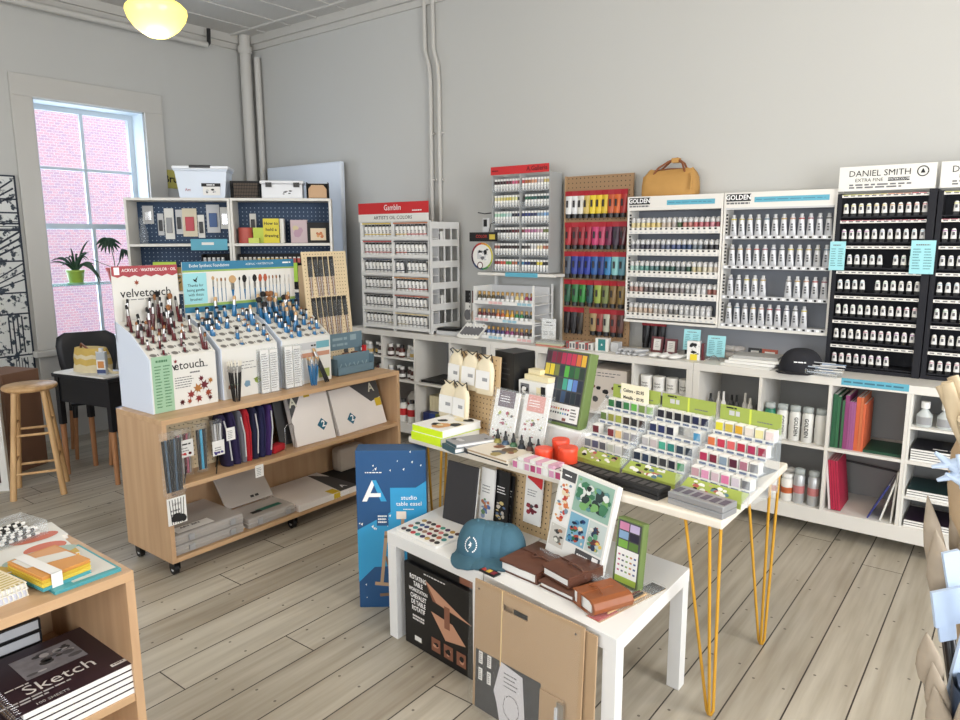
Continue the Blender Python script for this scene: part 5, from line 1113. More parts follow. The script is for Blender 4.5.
t = thing('desk', 'small black desk with wooden leg tips holding a canvas bag', 'desk', (-5.17, 1.985, 0), 12)
obj('desktop', MB().box(0, .56, 0, .27, .69, .715, blk), t, bevel=.004); obj('apron', MB().box(.02, .54, .02, .25, .52, .69, blk), t)
for a, c in ((.03, .03), (.53, .03), (.53, .24), (.03, .24)):
    l_ = obj('leg', MB().box(a - .018, a + .018, c - .018, c + .018, .36, .69, blk), t); obj('leg_tip', MB().tube([(a, c, 0), (a, c, .36)], .016, lw, 10, .019), l_)
DFr = frame((-5.17, 1.985, 0), 12)
def dk(x, y, z): return tuple(DFr @ Vector((x, y, z)))
t = thing('tote_bag', 'yellow and cream striped canvas bag slumped on the black desk', 'bag', dk(.24, .14, .7155), 20)
ca = M('cream_canvas', (220, 206, 170), .85, var=.12, scale=20, bump=.5); yc = M('yellow_canvas', (206, 176, 96), .85, var=.12, scale=20, bump=.5)
b = MB(); n = 18
for (z0, z1, m_) in ((0, .06, ca), (.06, .10, yc), (.10, .125, ca), (.125, .165, yc)):
    rg = []
    for z in (z0, z1):
        s = 1 - .2 * (z / .17) ** 2; rg.append([(.15 * s * math.cos(2 * PI * i / n) + .006 * math.sin(5 * i + z * 40), .08 * s * math.sin(2 * PI * i / n), z + .006 * math.sin(3 * i) * (z > 0)) for i in range(n)])
    b.ring(rg, m_)
obj('body', b, t); obj('strap', MB().tube([(.08, -.04, .15), (.15, -.08, .10), (.22, -.06, .02), (.27, 0, .012)], .009, ca, 6), t); obj('strap', MB().tube([(-.06, -.03, .16), (-.03, -.05, .2), (.03, -.05, .16)], .008, leath, 6), t)
mb = MB().box(-.03, .03, 0, .035, 0, .16, M('water_bottle_clear', (196, 204, 214), .15, 0, .8)); quad(mb, -.028, .028, .02, .11, -.0006, paper); quad(mb, -.02, .02, .055, .10, -.001, col((222, 140, 60))); quad(mb, -.028, .028, .02, .045, -.0011, col((50, 70, 130))); mb.cyl(0, .017, .16, .185, .014, .014, paper, 12)
single('water_bottle', 'clear bottle with orange and blue label beside the canvas bag', 'bottle', mb, dk(.43, .06, .7155), 38, bevel=.004)
single('papers', 'stack of white papers lying on the black desk', 'papers', MB().box(0, .50, 0, .20, 0, .010, paper), dk(.03, .005, .7155) if False else dk(.03, .0, .7155), 12)

# ================================================================== BOXED EASELS
t = thing('easel_box', 'tall blue printed carton with a table easel picture, beside the white side tables', 'box', (-2.195, 1.985, 0), 38)
eb = M('box_dark_blue', (26, 74, 120), .4); el = M('box_sky_blue', (48, 148, 196), .4)
b = MB().box(0, .30, 0, .10, 0, .715, eb); obj('carton', b, t, bevel=.003)
s = MB(); y = -.0010
s.add([(.0, y, .12), (.07, y, .19 - .0), (.30, y, .20), (.30, y, .58), (.255, y, .55), (.145, y, .55), (.145, y, .44), (0, y, .36)], [(7, 0, 1, 2, 3, 4, 5, 6)], el)
A = (.075, .535)
s.add([(A[0] - .05, y - .001, A[1] - .045), (A[0] - .03, y - .001, A[1] - .045), (A[0] + .012, y - .001, A[1] + .05), (A[0] - .006, y - .001, A[1] + .05)], [(0, 1, 2, 3)], paper)
s.add([(A[0] - .006, y - .0014, A[1] + .05), (A[0] + .012, y - .0014, A[1] + .05), (A[0] + .055, y - .0014, A[1] - .045), (A[0] + .03, y - .0014, A[1] - .045)], [(0, 3, 2, 1)], el)
s.add([(A[0] - .03, y - .0016, A[1] - .025), (A[0] - .02, y - .0016, A[1] - .008), (A[0] + .03, y - .0016, A[1] - .008), (A[0] + .03, y - .0016, A[1] - .025)], [(0, 3, 2, 1)], paper)
s.text('studio', .028, .225, .505, wink, y - .0015).text('table easel', .026, .225, .478, wink, y - .0015); lines(s, .04, .13, .615, .622, 1, y - .0005, paper, .6); lines(s, .20, .25, .45, .457, 1, y - .0015, paper, .6)
s.box(.085, .135, y - .0012, y, .38, .435, eb); lines(s, .09, .13, .39, .43, 3, y - .0016, paper, .5)
rnd = random.Random(4)
for k in range(26):
    px, pz = rnd.uniform(.01, .29), rnd.choice([rnd.uniform(.62, .71), rnd.uniform(.02, .12), rnd.uniform(.36, .46)]); 
    if pz < .5 and pz > .3 and px > .14: px *= .5
    q_ = rnd.uniform(.003, .007); s.add([(px - q_, y - .001, pz), (px, y - .001, pz - q_ * 1.3), (px + q_ * .5, y - .001, pz + q_)], [(0, 1, 2)], paper)
wd = M('print_easel_wood', (176, 146, 116), .5, var=0); wdd = M('print_easel_wood_dark', (120, 96, 76), .5, var=0)
def stripe(x0, z0, x1, z1, w_, m=wd, yy=0):
    d = Vector((x1 - x0, z1 - z0)).normalized(); n_ = Vector((-d.y, d.x)) * w_ / 2; s.add([(x0 + n_.x, y - .0016 - yy, z0 + n_.y), (x0 - n_.x, y - .0016 - yy, z0 - n_.y), (x1 - n_.x, y - .0016 - yy, z1 - n_.y), (x1 + n_.x, y - .0016 - yy, z1 + n_.y)], [(0, 1, 2, 3)], m)
stripe(.185, .16, .198, .44, .014); stripe(.10, .12, .125, .355, .014, wd, .0004); stripe(.115, .33, .22, .33, .012, wdd, .0006); stripe(.07, .115, .22, .10, .016, wd, .0008); stripe(.09, .06, .2, .07, .014, wdd, .0008); stripe(.12, .24, .16, .08, .01, wdd, .0003); quad(s, .17, .212, .41, .445, y - .003, M('print_cream', (226, 214, 200), .5, var=0))
obj('print', s, t)
t = thing('easel_box', 'black carton with white capitals and wooden workstation picture under the side table', 'box', (-1.855, 1.915, 0), -7)
obj('carton', MB().box(0, .42, 0, .36, 0, .345, black), t, bevel=.003)
s = MB(); y = -.001
for i, tx in enumerate(('ROTATING', 'TABLE', 'WORKSTATION', 'CHEVALET', 'DE TABLE', 'ROTATIF')): s.text(tx, .026 if len(tx) < 9 else .02, .085, .295 - i * .026, wink, y, bold=.03, sx=.75)
lines(s, .05, .12, .115, .14, 2, y, paper, .6, False); quad(s, .06, .10, .03, .05, y, paper); lines(s, .12, .25, .325, .332, 1, y, paper, .6)
wc = M('print_copper_wood', (200, 150, 122), .5, var=0); wc2 = M('print_copper_dark', (140, 92, 72), .5, var=0)
s.add([(.13, y, .30), (.17, y, .235), (.37, y, .215), (.33, y, .225)], [(0, 1, 2, 3)], wc2); s.add([(.13, y - .0004, .305), (.33, y - .0004, .23), (.385, y - .0004, .215), (.19, y - .0004, .235)], [(0, 3, 2, 1)], wc)
s.add([(.16, y - .0004, .19), (.28, y - .0004, .18), (.35, y - .0004, .12), (.24, y - .0004, .10)], [(0, 3, 2, 1)], wc); quad(s, .235, .265, .15, .24, y - .0008, wc2)
for i in range(3): quad(s, .16 + i * .07, .21 + i * .07, .03, .085, y - .0003, wc2); blotches(s, .165 + i * .07, .205 + i * .07, .035, .08, y - .0006, [wc, black], 4, .4, .8, i)
obj('print', s, t)
single('easel_box', 'flat black carton with copper picture lying on the lettered black carton', 'box', MB().box(0, .41, 0, .34, 0, .045, black).box(.30, .38, -.001, 0, .005, .04, wc2), (-1.85, 1.93, .346), -7, bevel=.002)

# ================================================================== ON THE TWO SIDE TABLES
def L2(v): return tuple(v)
ZT = .4503
t = thing('watercolor_palette', 'white tray of thirty six round paint pans on the left side table', 'paint set', (-1.905, 1.925, ZT), -7)
obj('tray', MB().box(0, .24, 0, .155, 0, .010, paper), t, bevel=.002)
pc = [(90, 60, 60), (150, 110, 70), (60, 60, 60), (40, 40, 44), (120, 60, 60), (190, 90, 60), (200, 60, 60), (214, 120, 120), (60, 150, 150), (70, 160, 140), (60, 90, 80), (90, 40, 60), (70, 50, 90), (60, 90, 140), (160, 120, 90), (190, 150, 70), (60, 60, 110), (150, 30, 60)]
for r in range(4):
    for i in range(8):
        c = pc[(r * 5 + i * 3) % len(pc)]; k = kind('pan_disc%s' % (c,), lambda c=c: [(None, MB().cyl(0, 0, 0, .003, .0105, .0105, col(c, .4), 14))])
        o = bpy.data.objects.new('paint_pan', _K[k][0][1]); C.objects.link(o); o.parent = t; o.location = (.022 + i * .028, .024 + r * .036, .0101)
# caps
capb = M('washed_blue_denim', (60, 98, 116), .85, var=.12, scale=30, bump=.3)
def cap(label, loc, rz, logo, group=None, k=1.0):
    t = thing('baseball_cap', label, 'cap', loc, rz, group); n = 28; b = MB(); rings = []
    for i in range(10):
        a = i / 9 * PI / 2; r = math.cos(a) ** .75 if i < 9 else .01; z = .118 * math.sin(a)
        rings.append([(.080 * r * math.cos(2 * PI * j / n) * (1 + .006 * math.cos(12 * PI * j / n)), .086 * r * math.sin(2 * PI * j / n) + (-.005), z) for j in range(n)])
    b.ring(rings, capb, cap0=False); b.ring([[p for p in rings[0]], [(p[0] * .97, p[1] * .97, p[2] + .015) for p in rings[0]]], capb, cap0=False, cap1=False); obj('crown', b, t)
    br = MB(); rings = []
    for v in (0, .25, .5, .75, 1.0):
        row = []
        for j in range(13):
            a = -1.25 + 2.5 * j / 12; x0_, y0_ = .078 * math.sin(a), -.005 - .084 * math.cos(a)
            x = x0_ * (1 + .10 * v); yv = y0_ - .088 * v * math.cos(a * .95); z = .012 - .030 * v * abs(math.sin(a)) ** 1.5 * 1 + .0 * v
            row.append((x, yv, max(z - .006 * v, .001)))
        rings.append(row)
    top = rings; bot = [[(p[0], p[1], max(p[2] - .003, .0)) for p in r_] for r_ in rings[::-1]]
    br.ring(top, capb, close=False, cap0=False, cap1=False); br.ring(bot, capb, close=False, cap0=False, cap1=False); obj('brim', br, t)
    obj('button', MB().ell((0, -.005, .118), (.007, .007, .005), capb, 10, 5), t)
    if logo:
        s = MB()
        def onc(u, v, e=.0015):                                   # point on the front of the crown
            a = math.asin(min(.98, v / .118)); r = math.cos(a) ** .75; ang = u / .09
            return ((.080 * r + e) * math.sin(ang), -.005 - (.086 * r + e) * math.cos(ang), v + e * .5)
        for j in range(22):
            if j in (5, 6, 16, 17): continue
            a = 2 * PI * j / 22; cu, cv = .026 * math.cos(a), .055 + .026 * math.sin(a); q_ = .0026
            s.add([onc(cu - q_, cv - q_), onc(cu + q_, cv - q_), onc(cu + q_, cv + q_ * .9), onc(cu - q_, cv + q_ * .9)], [(0, 1, 2, 3)], wink)
        for tri in (((-.012, .052), (.004, .05), (-.002, .062)), ((-.002, .05), (.012, .066), (.004, .056)), ((-.004, .048), (.004, .05), (-.010, .040)), ((.0, .058), (-.008, .068), (.004, .06))): s.add([onc(*p, .002) for p in tri], [(0, 1, 2)], wink)
        obj('embroidery', s, t)
    return t
cap('washed blue baseball cap with white bird embroidery, front one of the stack', (-1.535, 1.985, ZT + .001), 18, True)
for i in range(3): cap('washed blue baseball cap nested in the stack, %s behind the embroidered one' % ORD[i], (-1.535 + .030 * (i + 1), 1.985 + .018 * (i + 1), ZT + .001 - .0 * i), 18 + 3 * (i + 1), False, 'nested caps').scale = (.97 - .02 * i, .97, .955 - .035 * i)
# pad and card rack leaning at the rear of the tables
t = thing('sketchbook', 'plain black sketchbook standing upright at the back of the left side table', 'sketchbook', (-1.845, 2.14, ZT), rot=(-9, 0, -4)); obj('cover', MB().box(0, .165, 0, .012, 0, .245, M('charcoal_cover', (44, 42, 44), .6)), t, bevel=.002); obj('pages', MB().box(.004, .161, .0125, .022, .003, .24, paper), t)
t = thing('pegboard_stand', 'small rounded tan pegboard stand holding carded packs between the two side tables', 'pegboard', (-1.665, 2.25, ZT), rot=(-6, 0, -8))
mb = MB().prism([(0, 0), (.29, 0), (.29, .275), (.28, .285), (0, .285)], 0, .008, M('tan_peg', (196, 168, 128), .6), 'y'); holes(mb, .015, .28, .02, .27, .022, -.0006, .0026); obj('board', mb, t)
obj('foot', MB().box(.02, .06, .008, .09, 0, .012, M('tan_peg', (196, 168, 128), .6)).box(.2, .24, .008, .09, 0, .012, M('tan_peg', (196, 168, 128), .6)), t)
PF = frame((-1.665, 2.25, ZT), -8)
def cpack(label, x, y, z, w, hh, base, cols, seed, cap_=None, n=12):
    mb = MB().box(0, w, 0, .008, 0, hh, base); blotches(mb, w * .08, w * .92, hh * .06, hh * .5, -.0006, cols, n, .25, .5, seed)
    if cap_: 
        pts = [(w * .1, hh), (w * .1, hh * .93), (w * .5, hh * .86), (w * .95, hh * .76), (w, hh * .8), (w, hh)]; mb.add([(a, -.0008, b_) for a, b_ in pts], [tuple(range(6))], cap_)
    lines(mb, w * .15, w * .8, hh * .56, hh * .72, 3, -.0006, gink if base is not black else wink, .3)
    single('card_pack', label, 'pack', mb, tuple(PF @ Vector((x, y, z))), rot=(-6, 0, -8))
cpack('flower painting pack leaning by the black sketchbook', -.02, -.065, .0005, .075, .235, paper, [col((90, 120, 190)), col((110, 150, 100)), col((200, 120, 80)), col((150, 170, 210))], 3, n=16)
cpack('black paint set pack with yellow and blue picture on the tan pegboard', .045, -.045, .02, .075, .215, black, [col((222, 196, 120)), col((90, 120, 170)), col((214, 206, 190))], 4)
cpack('black pack just behind the yellow and blue pictured one', .10, -.030, .02, .03, .20, black, [dgrey], 5)
cpack('white pack with red corner and maroon pencils on the tan pegboard', .185, -.020, .055, .085, .19, paper, [col((130, 30, 50)), col((170, 40, 60)), dgrey, col((110, 20, 40))], 6, red)
# journals
lbr = M('brown_leather', (94, 58, 44), .45, var=.2, scale=12, bump=.5); lbr2 = M('cognac_leather', (140, 78, 40), .42, var=.2, scale=12, bump=.5)
def journal(label, loc, rz, w, d, h_, m_, strap=True):
    t = thing('leather_journal', label, 'journal', loc, rz)
    obj('pages', MB().box(.004, w - .01, .004, d - .004, .004, h_ - .006, paper), t)
    b = MB().box(0, w, 0, d, 0, .004, m_).box(w - .008, w, 0, d, .004, h_ - .006, m_); n = 7
    rings = []
    for k in range(n + 1):
        x = w * k / n - .002; rings.append([(x, -.002 + random.uniform(-.002, .001), h_ - .006), (x, -.002, h_ + random.uniform(-.001, .003)), (x, d * .5, h_ + random.uniform(.0, .005)), (x, d + .002, h_ + random.uniform(-.001, .003)), (x, d + .001, h_ - .006)])
    b.ring(rings, m_); obj('cover', b, t)
    if strap: obj('strap', MB().tube([(-.004, d * .55, .0045), (-.003, d * .55, h_ + .002), (w * .5, d * .5, h_ + .008), (w * .9, d * .45, h_ + .006), (w + .004, d * .45, h_ * .5)], .003, m_, 6).tube([(w * .4, d * .5, h_ + .008), (w * .5, d * .35, h_ + .012), (w * .62, d * .52, h_ + .009)], .0025, m_, 6), t)
journal('largest brown leather journal, leftmost of the four on the side table', (-1.375, 1.905, ZT), -7, .165, .205, .04, lbr)
journal('flat dark brown leather journal lying under the middle journal', (-1.20, 1.885, ZT), -10, .15, .16, .024, lbr, False)
journal('middle brown leather journal resting on top of a flat one', (-1.205, 1.91, ZT + .0325), -16, .13, .155, .034, lbr)
t = thing('leather_journal', 'small fat cognac leather journal with a strap, nearest the table corner', 'journal', (-1.06, 1.86, ZT), -26)
b = MB(); rings = []
for k in range(9):
    a = -PI / 2 + PI * k / 8; pass
prof = [(0, 0), (.10, 0), (.118, .012), (.122, .028), (.112, .046), (.095, .052), (0, .050), (-.002, .046), (.09, .046), (.105, .036), (.108, .02), (.1, .008), (0, .006)]
b.prism([(x, z) for x, z in prof], 0, .15, lbr2, 'y'); obj('cover', b, t, bevel=.002)
obj('pages', MB().box(.004, .096, .006, .144, .0065, .0455, paper), t); obj('strap', MB().box(.03, .05, -.003, -.0005, .004, .05, lbr2).box(.03, .05, -.003, .12, .0505, .0535, lbr2).tube([(.02, .05, .056), (.05, .06, .062), (.09, .05, .058)], .003, lbr2, 6), t)
single('paint_card', 'small card with a row of colour chips in front of the caps', 'card', MB().box(0, .085, 0, .13, 0, .002, paper).box(.01, .03, .02, .1, .002, .003, lgrey), (-1.455, 1.905, ZT), -14)
t = thing('pencil_tin', 'small flat tin with red and yellow print beside the cap brim', 'tin', (-1.432, 1.852, ZT), -9); obj('tin', MB().box(0, .075, 0, .035, 0, .006, black), t, bevel=.001)
s = MB(); [s.add([(.006 + i * .022, .006, .0066), (.024 + i * .022, .006, .0066), (.024 + i * .022, .028, .0066), (.006 + i * .022, .028, .0066)], [(0, 1, 2, 3)], col([(200, 60, 50), (222, 180, 60), (150, 40, 50)][i])) for i in range(3)]; obj('print', s, t)
# picture pad on its stand
t = thing('picture_pad', 'thick white pad with a colourful panelled cover leaning on a clear stand', 'pad', (-1.29, 2.06, ZT + .044), rot=(-10, 5, -10)); t.scale = (.86, 1, .95)
obj('pad', MB().box(0, .285, 0, .016, 0, .335, card).box(0, .285, .018, .03, 0, .33, paper), t, bevel=.001)
s = MB(); y = -.0008
quad(s, .008, .085, .285, .322, y, dgrey); s.text('~MARKERS', .011, .046, .303, wink, y - .0008)
sets = [((.008, .085, .12, .28), [(230, 120, 60), (214, 60, 50), (240, 220, 180), (120, 150, 170), (226, 160, 90)], 34, paper),
        ((.092, .275, .19, .322), [(60, 130, 90), (120, 180, 100), (40, 60, 60), (230, 236, 230), (90, 150, 150), (30, 40, 40)], 46, col((150, 190, 170))),
        ((.092, .185, .07, .183), [(60, 140, 190), (30, 60, 120), (240, 220, 190), (40, 110, 70), (210, 70, 50), (24, 40, 70)], 30, col((120, 180, 210))),
        ((.19, .275, .07, .183), [(200, 80, 60), (110, 60, 50), (230, 230, 220), (40, 60, 90), (90, 160, 120), (230, 200, 90)], 26, col((200, 214, 210))),
        ((.008, .085, .03, .112), [(60, 60, 60), (120, 120, 110), (230, 230, 220), (170, 120, 90)], 16, col((210, 206, 196)))]
for (a, b_, c_, d_), cols_, n_, base in sets: quad(s, a, b_, c_, d_, y, base); blotches(s, a, b_, c_, d_, y - .0002, [col(c) for c in cols_], n_, .12, .42, n_)
quad(s, .15, .275, .008, .062, y, dgrey); quad(s, .235, .265, .012, .058, y - .0005, paper); lines(s, .16, .22, .02, .05, 2, y - .0005, paper, .4)
obj('cover_print', s, t)
t = thing('clear_stand', 'clear acrylic stand behind and under the picture pad', 'stand', (-1.295, 2.055, ZT), -15.5)
obj('base', MB().box(0, .275, -.012, .05, 0, .006, clear).box(0, .275, -.012, .05, .035, .041, clear).box(0, .006, -.012, .05, .006, .035, clear).box(.269, .275, -.012, .05, .006, .035, clear), t); obj('lip', MB().box(0, .275, -.016, -.012, 0, .055, clear), t)
t = thing('marker_card', 'green and white swatch display panel with six colour squares on the right side table', 'display', (-1.02, 2.055, ZT + .006), rot=(-6, 0, -12))
gf = M('leaf_green_card', (104, 124, 70), .5); obj('panel', MB().box(0, .105, 0, .03, 0, .225, gf), t, bevel=.002)
s = MB(); y = -.0008; quad(s, .006, .099, .006, .219, y, dgrey); quad(s, .009, .096, .02, .125, y - .0004, paper); quad(s, .009, .096, .009, .03, y - .0006, col((170, 200, 60)))
for r, rw in enumerate([((214, 130, 170), (196, 180, 220)), ((130, 170, 210), (36, 34, 60)), ((120, 180, 60), (90, 130, 50))]):
    for i, c in enumerate(rw): quad(s, .012 + i * .042, .050 + i * .042, .188 - r * .03, .214 - r * .03, y - .0006, col(c))
for k in range(20): xx, zz = .016 + (k % 5) * .016, .10 - (k // 5) * .018; quad(s, xx, xx + .009, zz, zz + .006, y - .0009, col([(200, 90, 130), (90, 90, 110), (120, 160, 80), (190, 120, 60), (70, 90, 150)][k % 5]))
obj('print', s, t)
t = thing('clear_stand', 'clear acrylic base under the green swatch display panel', 'stand', (-1.03, 2.00, ZT), -12); obj('base', MB().box(0, .15, 0, .12, 0, .005, clear), t, bevel=.001)
t = thing('brush_pack', 'long clear pack of slim brushes lying at the edge of the right side table', 'brush pack', (-.93, 1.80, ZT), 77)
obj('card', MB().box(0, .33, 0, .055, 0, .002, kraft).box(0, .09, .004, .05, .002, .0026, col((200, 60, 60))).box(.26, .33, 0, .055, .002, .0026, dgrey), t); obj('sleeve', MB().box(0, .33, 0, .055, .0045, .012, wrap), t)
for i in range(3): obj('brush', MB().tube([(.05, .012 + .014 * i, .008), (.24, .012 + .014 * i, .008)], .003, [stoolw, hand_k, hand_r][i], 6), t)
# kraft boards leaning on the right table
def kboard(label, x, y, rz, w, hh, rot, front):
    t = thing('drawing_board', label, 'board', (x, y, 0.0005), rot=(rot, 0, rz)); kb = M('kraft_fibreboard', (178, 150, 118), .5, var=.07, scale=2.5)
    n = 12; out = [(0, 0), (w, 0), (w, hh), (0, hh)]; cx, cz, a, r = w * .40, hh - .055, .042, .012
    hol = [(cx - a + r * math.cos(t_), cz + r * math.sin(t_)) for t_ in [PI / 2 + PI * i / 8 for i in range(9)]] + [(cx + a + r * math.cos(t_), cz + r * math.sin(t_)) for t_ in [-PI / 2 + PI * i / 8 for i in range(9)]]
    b = MB()
    # board built of strips round the hand hole
    x0_, x1_, z0_, z1_ = cx - a - r, cx + a + r, cz - r, cz + r
    b.box(0, w, 0, .006, 0, z0_, kb).box(0, w, 0, .006, z1_, hh, kb).box(0, x0_, 0, .006, z0_, z1_, kb).box(x1_, w, 0, .006, z0_, z1_, kb)
    obj('board', b, t)
    if front:
        s = MB(); y_ = -.0012
        for px, pz in ((.02, hh - .03), (w - .03, hh - .03), (.015, .10)): s.cyl(0, 0, 0, 0, 0, 0, ink, 3) if False else s.add([(px + .004 * math.cos(2 * PI * i / 10), y_, pz + .004 * math.sin(2 * PI * i / 10)) for i in range(10)], [tuple(range(10))], ink)
        quad(s, .012, .30, .0, .215, y_, dgrey)
        for (lx, lz) in ((.035, .19), (.035, .13), (.075, .19), (.075, .13)): s.box(lx - .008, lx + .010, y_ - .0006, y_, lz - .022, lz + .022, paper); lines(s, lx - .005, lx + .007, lz - .018, lz + .018, 5, y_ - .0011, dgrey, .4)
        pts = [(.115, .06), (.10, .10), (.13, .215), (.225, .20), (.245, .0), (.13, .0)]; s.add([(a_, y_ - .0012, b_) for a_, b_ in pts], [tuple(range(6))[::-1]], M('sketch_paper', (214, 212, 216), .6)); 
        for k in range(14):
            a0 = k * .45; s.add([(.18 + .035 * math.cos(a0) * (1 + .1 * (k % 3)), y_ - .0018, .07 + .045 * math.sin(a0)), (.18 + .035 * math.cos(a0 + .5), y_ - .0018, .07 + .045 * math.sin(a0 + .5)), (.18 + .031 * math.cos(a0 + .5), y_ - .0018, .07 + .04 * math.sin(a0 + .5))], [(0, 1, 2)], gink)
        lines(s, .145, .21, .13, .19, 4, y_ - .0018, gink, .3)
        obj('leaflet', s, t, label='dark grey leaflet with a pale pencil drawing')
        obj('envelope', MB().box(.30, .39, -.006, -.001, .06, .20, kb), t)
        obj('clip', MB().box(.375, .402, -.016, -.006, .03, .195, chrome).box(.37, .378, -.02, -.006, .05, .175, lgrey), t, label='chrome clip')
        obj('cord', MB().box(.125, .129, -.003, -.001, .2, hh, M('cream_cord', (226, 200, 150), .6)), t)
        obj('wrapping', MB().box(-.003, w + .003, -.024, -.0225, .002, hh + .003, M('thin_wrap', (225, 225, 220), .3, 0, .035, var=0)), t)
    return t
kboard('rear kraft drawing board leaning on the right side table', -1.375, 1.792, -8.5, .475, .445, -1.6, False)
kboard('front kraft drawing board with leaflet and metal clip leaning on the right side table', -1.395, 1.765, -7.0, .455, .462, -2.2, True)

# ================================================================== ON THE HAIRPIN TABLE
HZ = .7503
def pbox(nm, cat, label, x, y, z, w, d, hh, c, rz=0, fn=None, bevel=.001, rot=None, group=None):
    mb = MB().box(0, w, 0, d, 0, hh, c)
    if fn: fn(mb, w, d, hh)
    return single(nm, label, cat, mb, (x, y, z), rz, group, rot, 0)
yel = M('neon_yellow', (206, 232, 30), .5)
def bookstack(label, x, y, z, w, d, h_, spine, cover, rz, deco=None):
    t = thing('book', label, 'book', (x, y, z), rz); obj('cover', MB().box(0, w, 0, d, 0, .003, cover).box(0, w, 0, d, h_ - .003, h_, cover).box(0, w, 0, .003, .003, h_ - .003, spine), t)
    obj('pages', MB().box(.003, w - .003, .0035, d - .003, .0035, h_ - .0035, paper), t)
    if deco: s = MB(); deco(s, w, d, h_); obj('print', s, t)
def dflat(cols, n, seed):
    def f(s, w, d, h_):
        rnd = random.Random(seed)
        for k in range(n):
            cx, cy = rnd.uniform(.15, .85) * w, rnd.uniform(.15, .85) * d; r = rnd.uniform(.08, .2) * min(w, d); m_ = cols[k % len(cols)]
            s.add([(min(max(cx + r * math.cos(2 * PI * i / 7) * rnd.uniform(.7, 1.3), 0), w), min(max(cy + r * math.sin(2 * PI * i / 7), 0), d), h_ + .0004 + .00015 * k) for i in range(7)], [tuple(range(7))], m_)
    return f
bookstack('lower neon yellow spined sketching book at the left table corner', -2.045, 2.175, HZ, .185, .235, .033, yel, yel, -7)
bookstack('upper neon yellow spined book with cream and orange cover print', -2.042, 2.180, HZ + .0335, .185, .235, .033, yel, paper, -6, dflat([ink, M('cream_print', (226, 214, 176), .5), col((226, 160, 90)), ink], 10, 3))
tg1 = M('teal_grey_cover', (66, 92, 98), .5)
bookstack('teal grey notebook at the bottom beside the yellow books', -1.845, 2.145, HZ, .10, .19, .022, tg1, tg1, -20)
bookstack('grey striped notebook resting on the teal grey one', -1.835, 2.155, HZ + .0225, .095, .18, .016, tg1, grey, -24, dflat([dgrey, lgrey], 4, 2))
bookstack('black edged notebook with red tip right of the teal grey one', -1.765, 2.17, HZ, .06, .17, .024, black, grey, -28)
for i, (hz, w_) in enumerate(((0, .225), (.0125, .215))): bookstack(['lower', 'upper'][i] + ' cream speckled sketch pad at the front edge of the yellow legged table', -1.715 + .004 * i, 2.145 - .002 * i, HZ + hz, w_, .15, .012, black if i == 0 else kraft, M('speckle_cream', (222, 214, 200), .6), -9, dflat([col((120, 90, 60)), col((150, 90, 60)), col((170, 150, 80)), gink], 9, 5 + i))
# little pink and white boxes
for i in range(8):
    def deco(mb, w, d, hh, i=i): mb.add([(w * .3, d * .2, hh + .0004), (w * .8, d * .2, hh + .0004), (w * .8, d * .7, hh + .0004), (w * .3, d * .7, hh + .0004)], [(0, 1, 2, 3)], [ink, hand_r, col((90, 60, 80)), ink][i % 4]); quad(mb, .002, w - .002, .003, hh - .003, -.0005, [col((214, 110, 160)), paper, col((222, 150, 186)), col((190, 60, 110))][i % 4])
    pbox('ink_pad_box', 'box', 'little white and pink ink box, %s from the left at the table front edge' % ORD[i], -1.475 + .0285 * i, 2.118 - .003 * i, HZ, .026, .065, .03, card, -8, deco, group='little pink boxes')
for i in range(6): pbox('ink_pad_box', 'box', 'little white box stacked on top, %s from the left at the table front edge' % ORD[i], -1.455 + .0285 * i, 2.125 - .003 * i, HZ + .031, .026, .06, .012, [card, col((226, 170, 196))][i % 2], -8, None, group='little pink boxes')
# dropper bottles
for i in range(6):
    t = thing('ink_dropper', 'black capped ink dropper bottle, %s from the left before the card packs' % ORD[i], 'bottle', (-1.665 + i * .042, 2.285 - .004 * i, HZ), 0, 'ink dropper bottles')
    obj('bottle', MB().lathe([(.013, 0), (.016, .003), (.016, .03), (.010, .04), (.007, .043)], col([(150, 140, 50), (60, 90, 120), (60, 110, 70), (40, 50, 60), (90, 60, 50), (40, 44, 50)][i], .3), 12), t)
    obj('cap', MB().lathe([(.0095, .042), (.0095, .054), (.005, .06), (.004, .078), (.001, .08)], black, 10), t)
# red tubs
rd = M('coral_red_tub', (222, 72, 42), .4)
for i, (x, y, r, h_, la) in enumerate(((-1.405, 2.225, .034, .062, 'short front left coral red tub before the white riser'), (-1.375, 2.30, .033, .085, 'tall middle coral red tub before the white riser'), (-1.310, 2.245, .036, .078, 'right hand coral red tub before the white riser'))):
    t = thing('tub', la, 'tub', (x, y, HZ)); obj('body', MB().lathe([(r * .93, 0), (r, .004), (r, h_ * .82)], rd, 24), t); obj('lid', MB().lathe([(r * 1.04, h_ * .82), (r * 1.04, h_ - .003), (r * .98, h_)], rd, 24), t)
# risers
wr = M('riser_white', (236, 236, 236), .45)
def riser(label, x, y, w, d, hh, rz): single('riser', label, 'riser', MB().box(0, w, 0, d, 0, hh, wr), (x, y, HZ), rz, bevel=.006)
riser('tall white riser box carrying the black box and tea coloured cartons', -1.82, 2.47, .25, .20, .18, -7)
riser('white riser box under the big colour chart', -1.56, 2.44, .24, .16, .09, -8)
def bk(mb, w, d, hh): lines(mb, w * .2, w * .8, hh * .3, hh * .8, 4, -.0004, dgrey, .25)
pbox('black_box', 'box', 'tall black box standing on the tall white riser', -1.825, 2.485, HZ + .181, .125, .12, .185, black, -14, bk)
def tb(mb, w, d, hh): quad(mb, .01, .06, .012, hh - .012, -.0006, gink); blotches(mb, .012, .058, .014, hh - .014, -.001, [ink, paper], 6, .4, .9, 3); quad(mb, .10, w - .01, .015, hh - .02, -.0006, M('cream_print', (226, 214, 176), .5)); quad(mb, .125, .15, .02, hh - .014, -.001, ink)
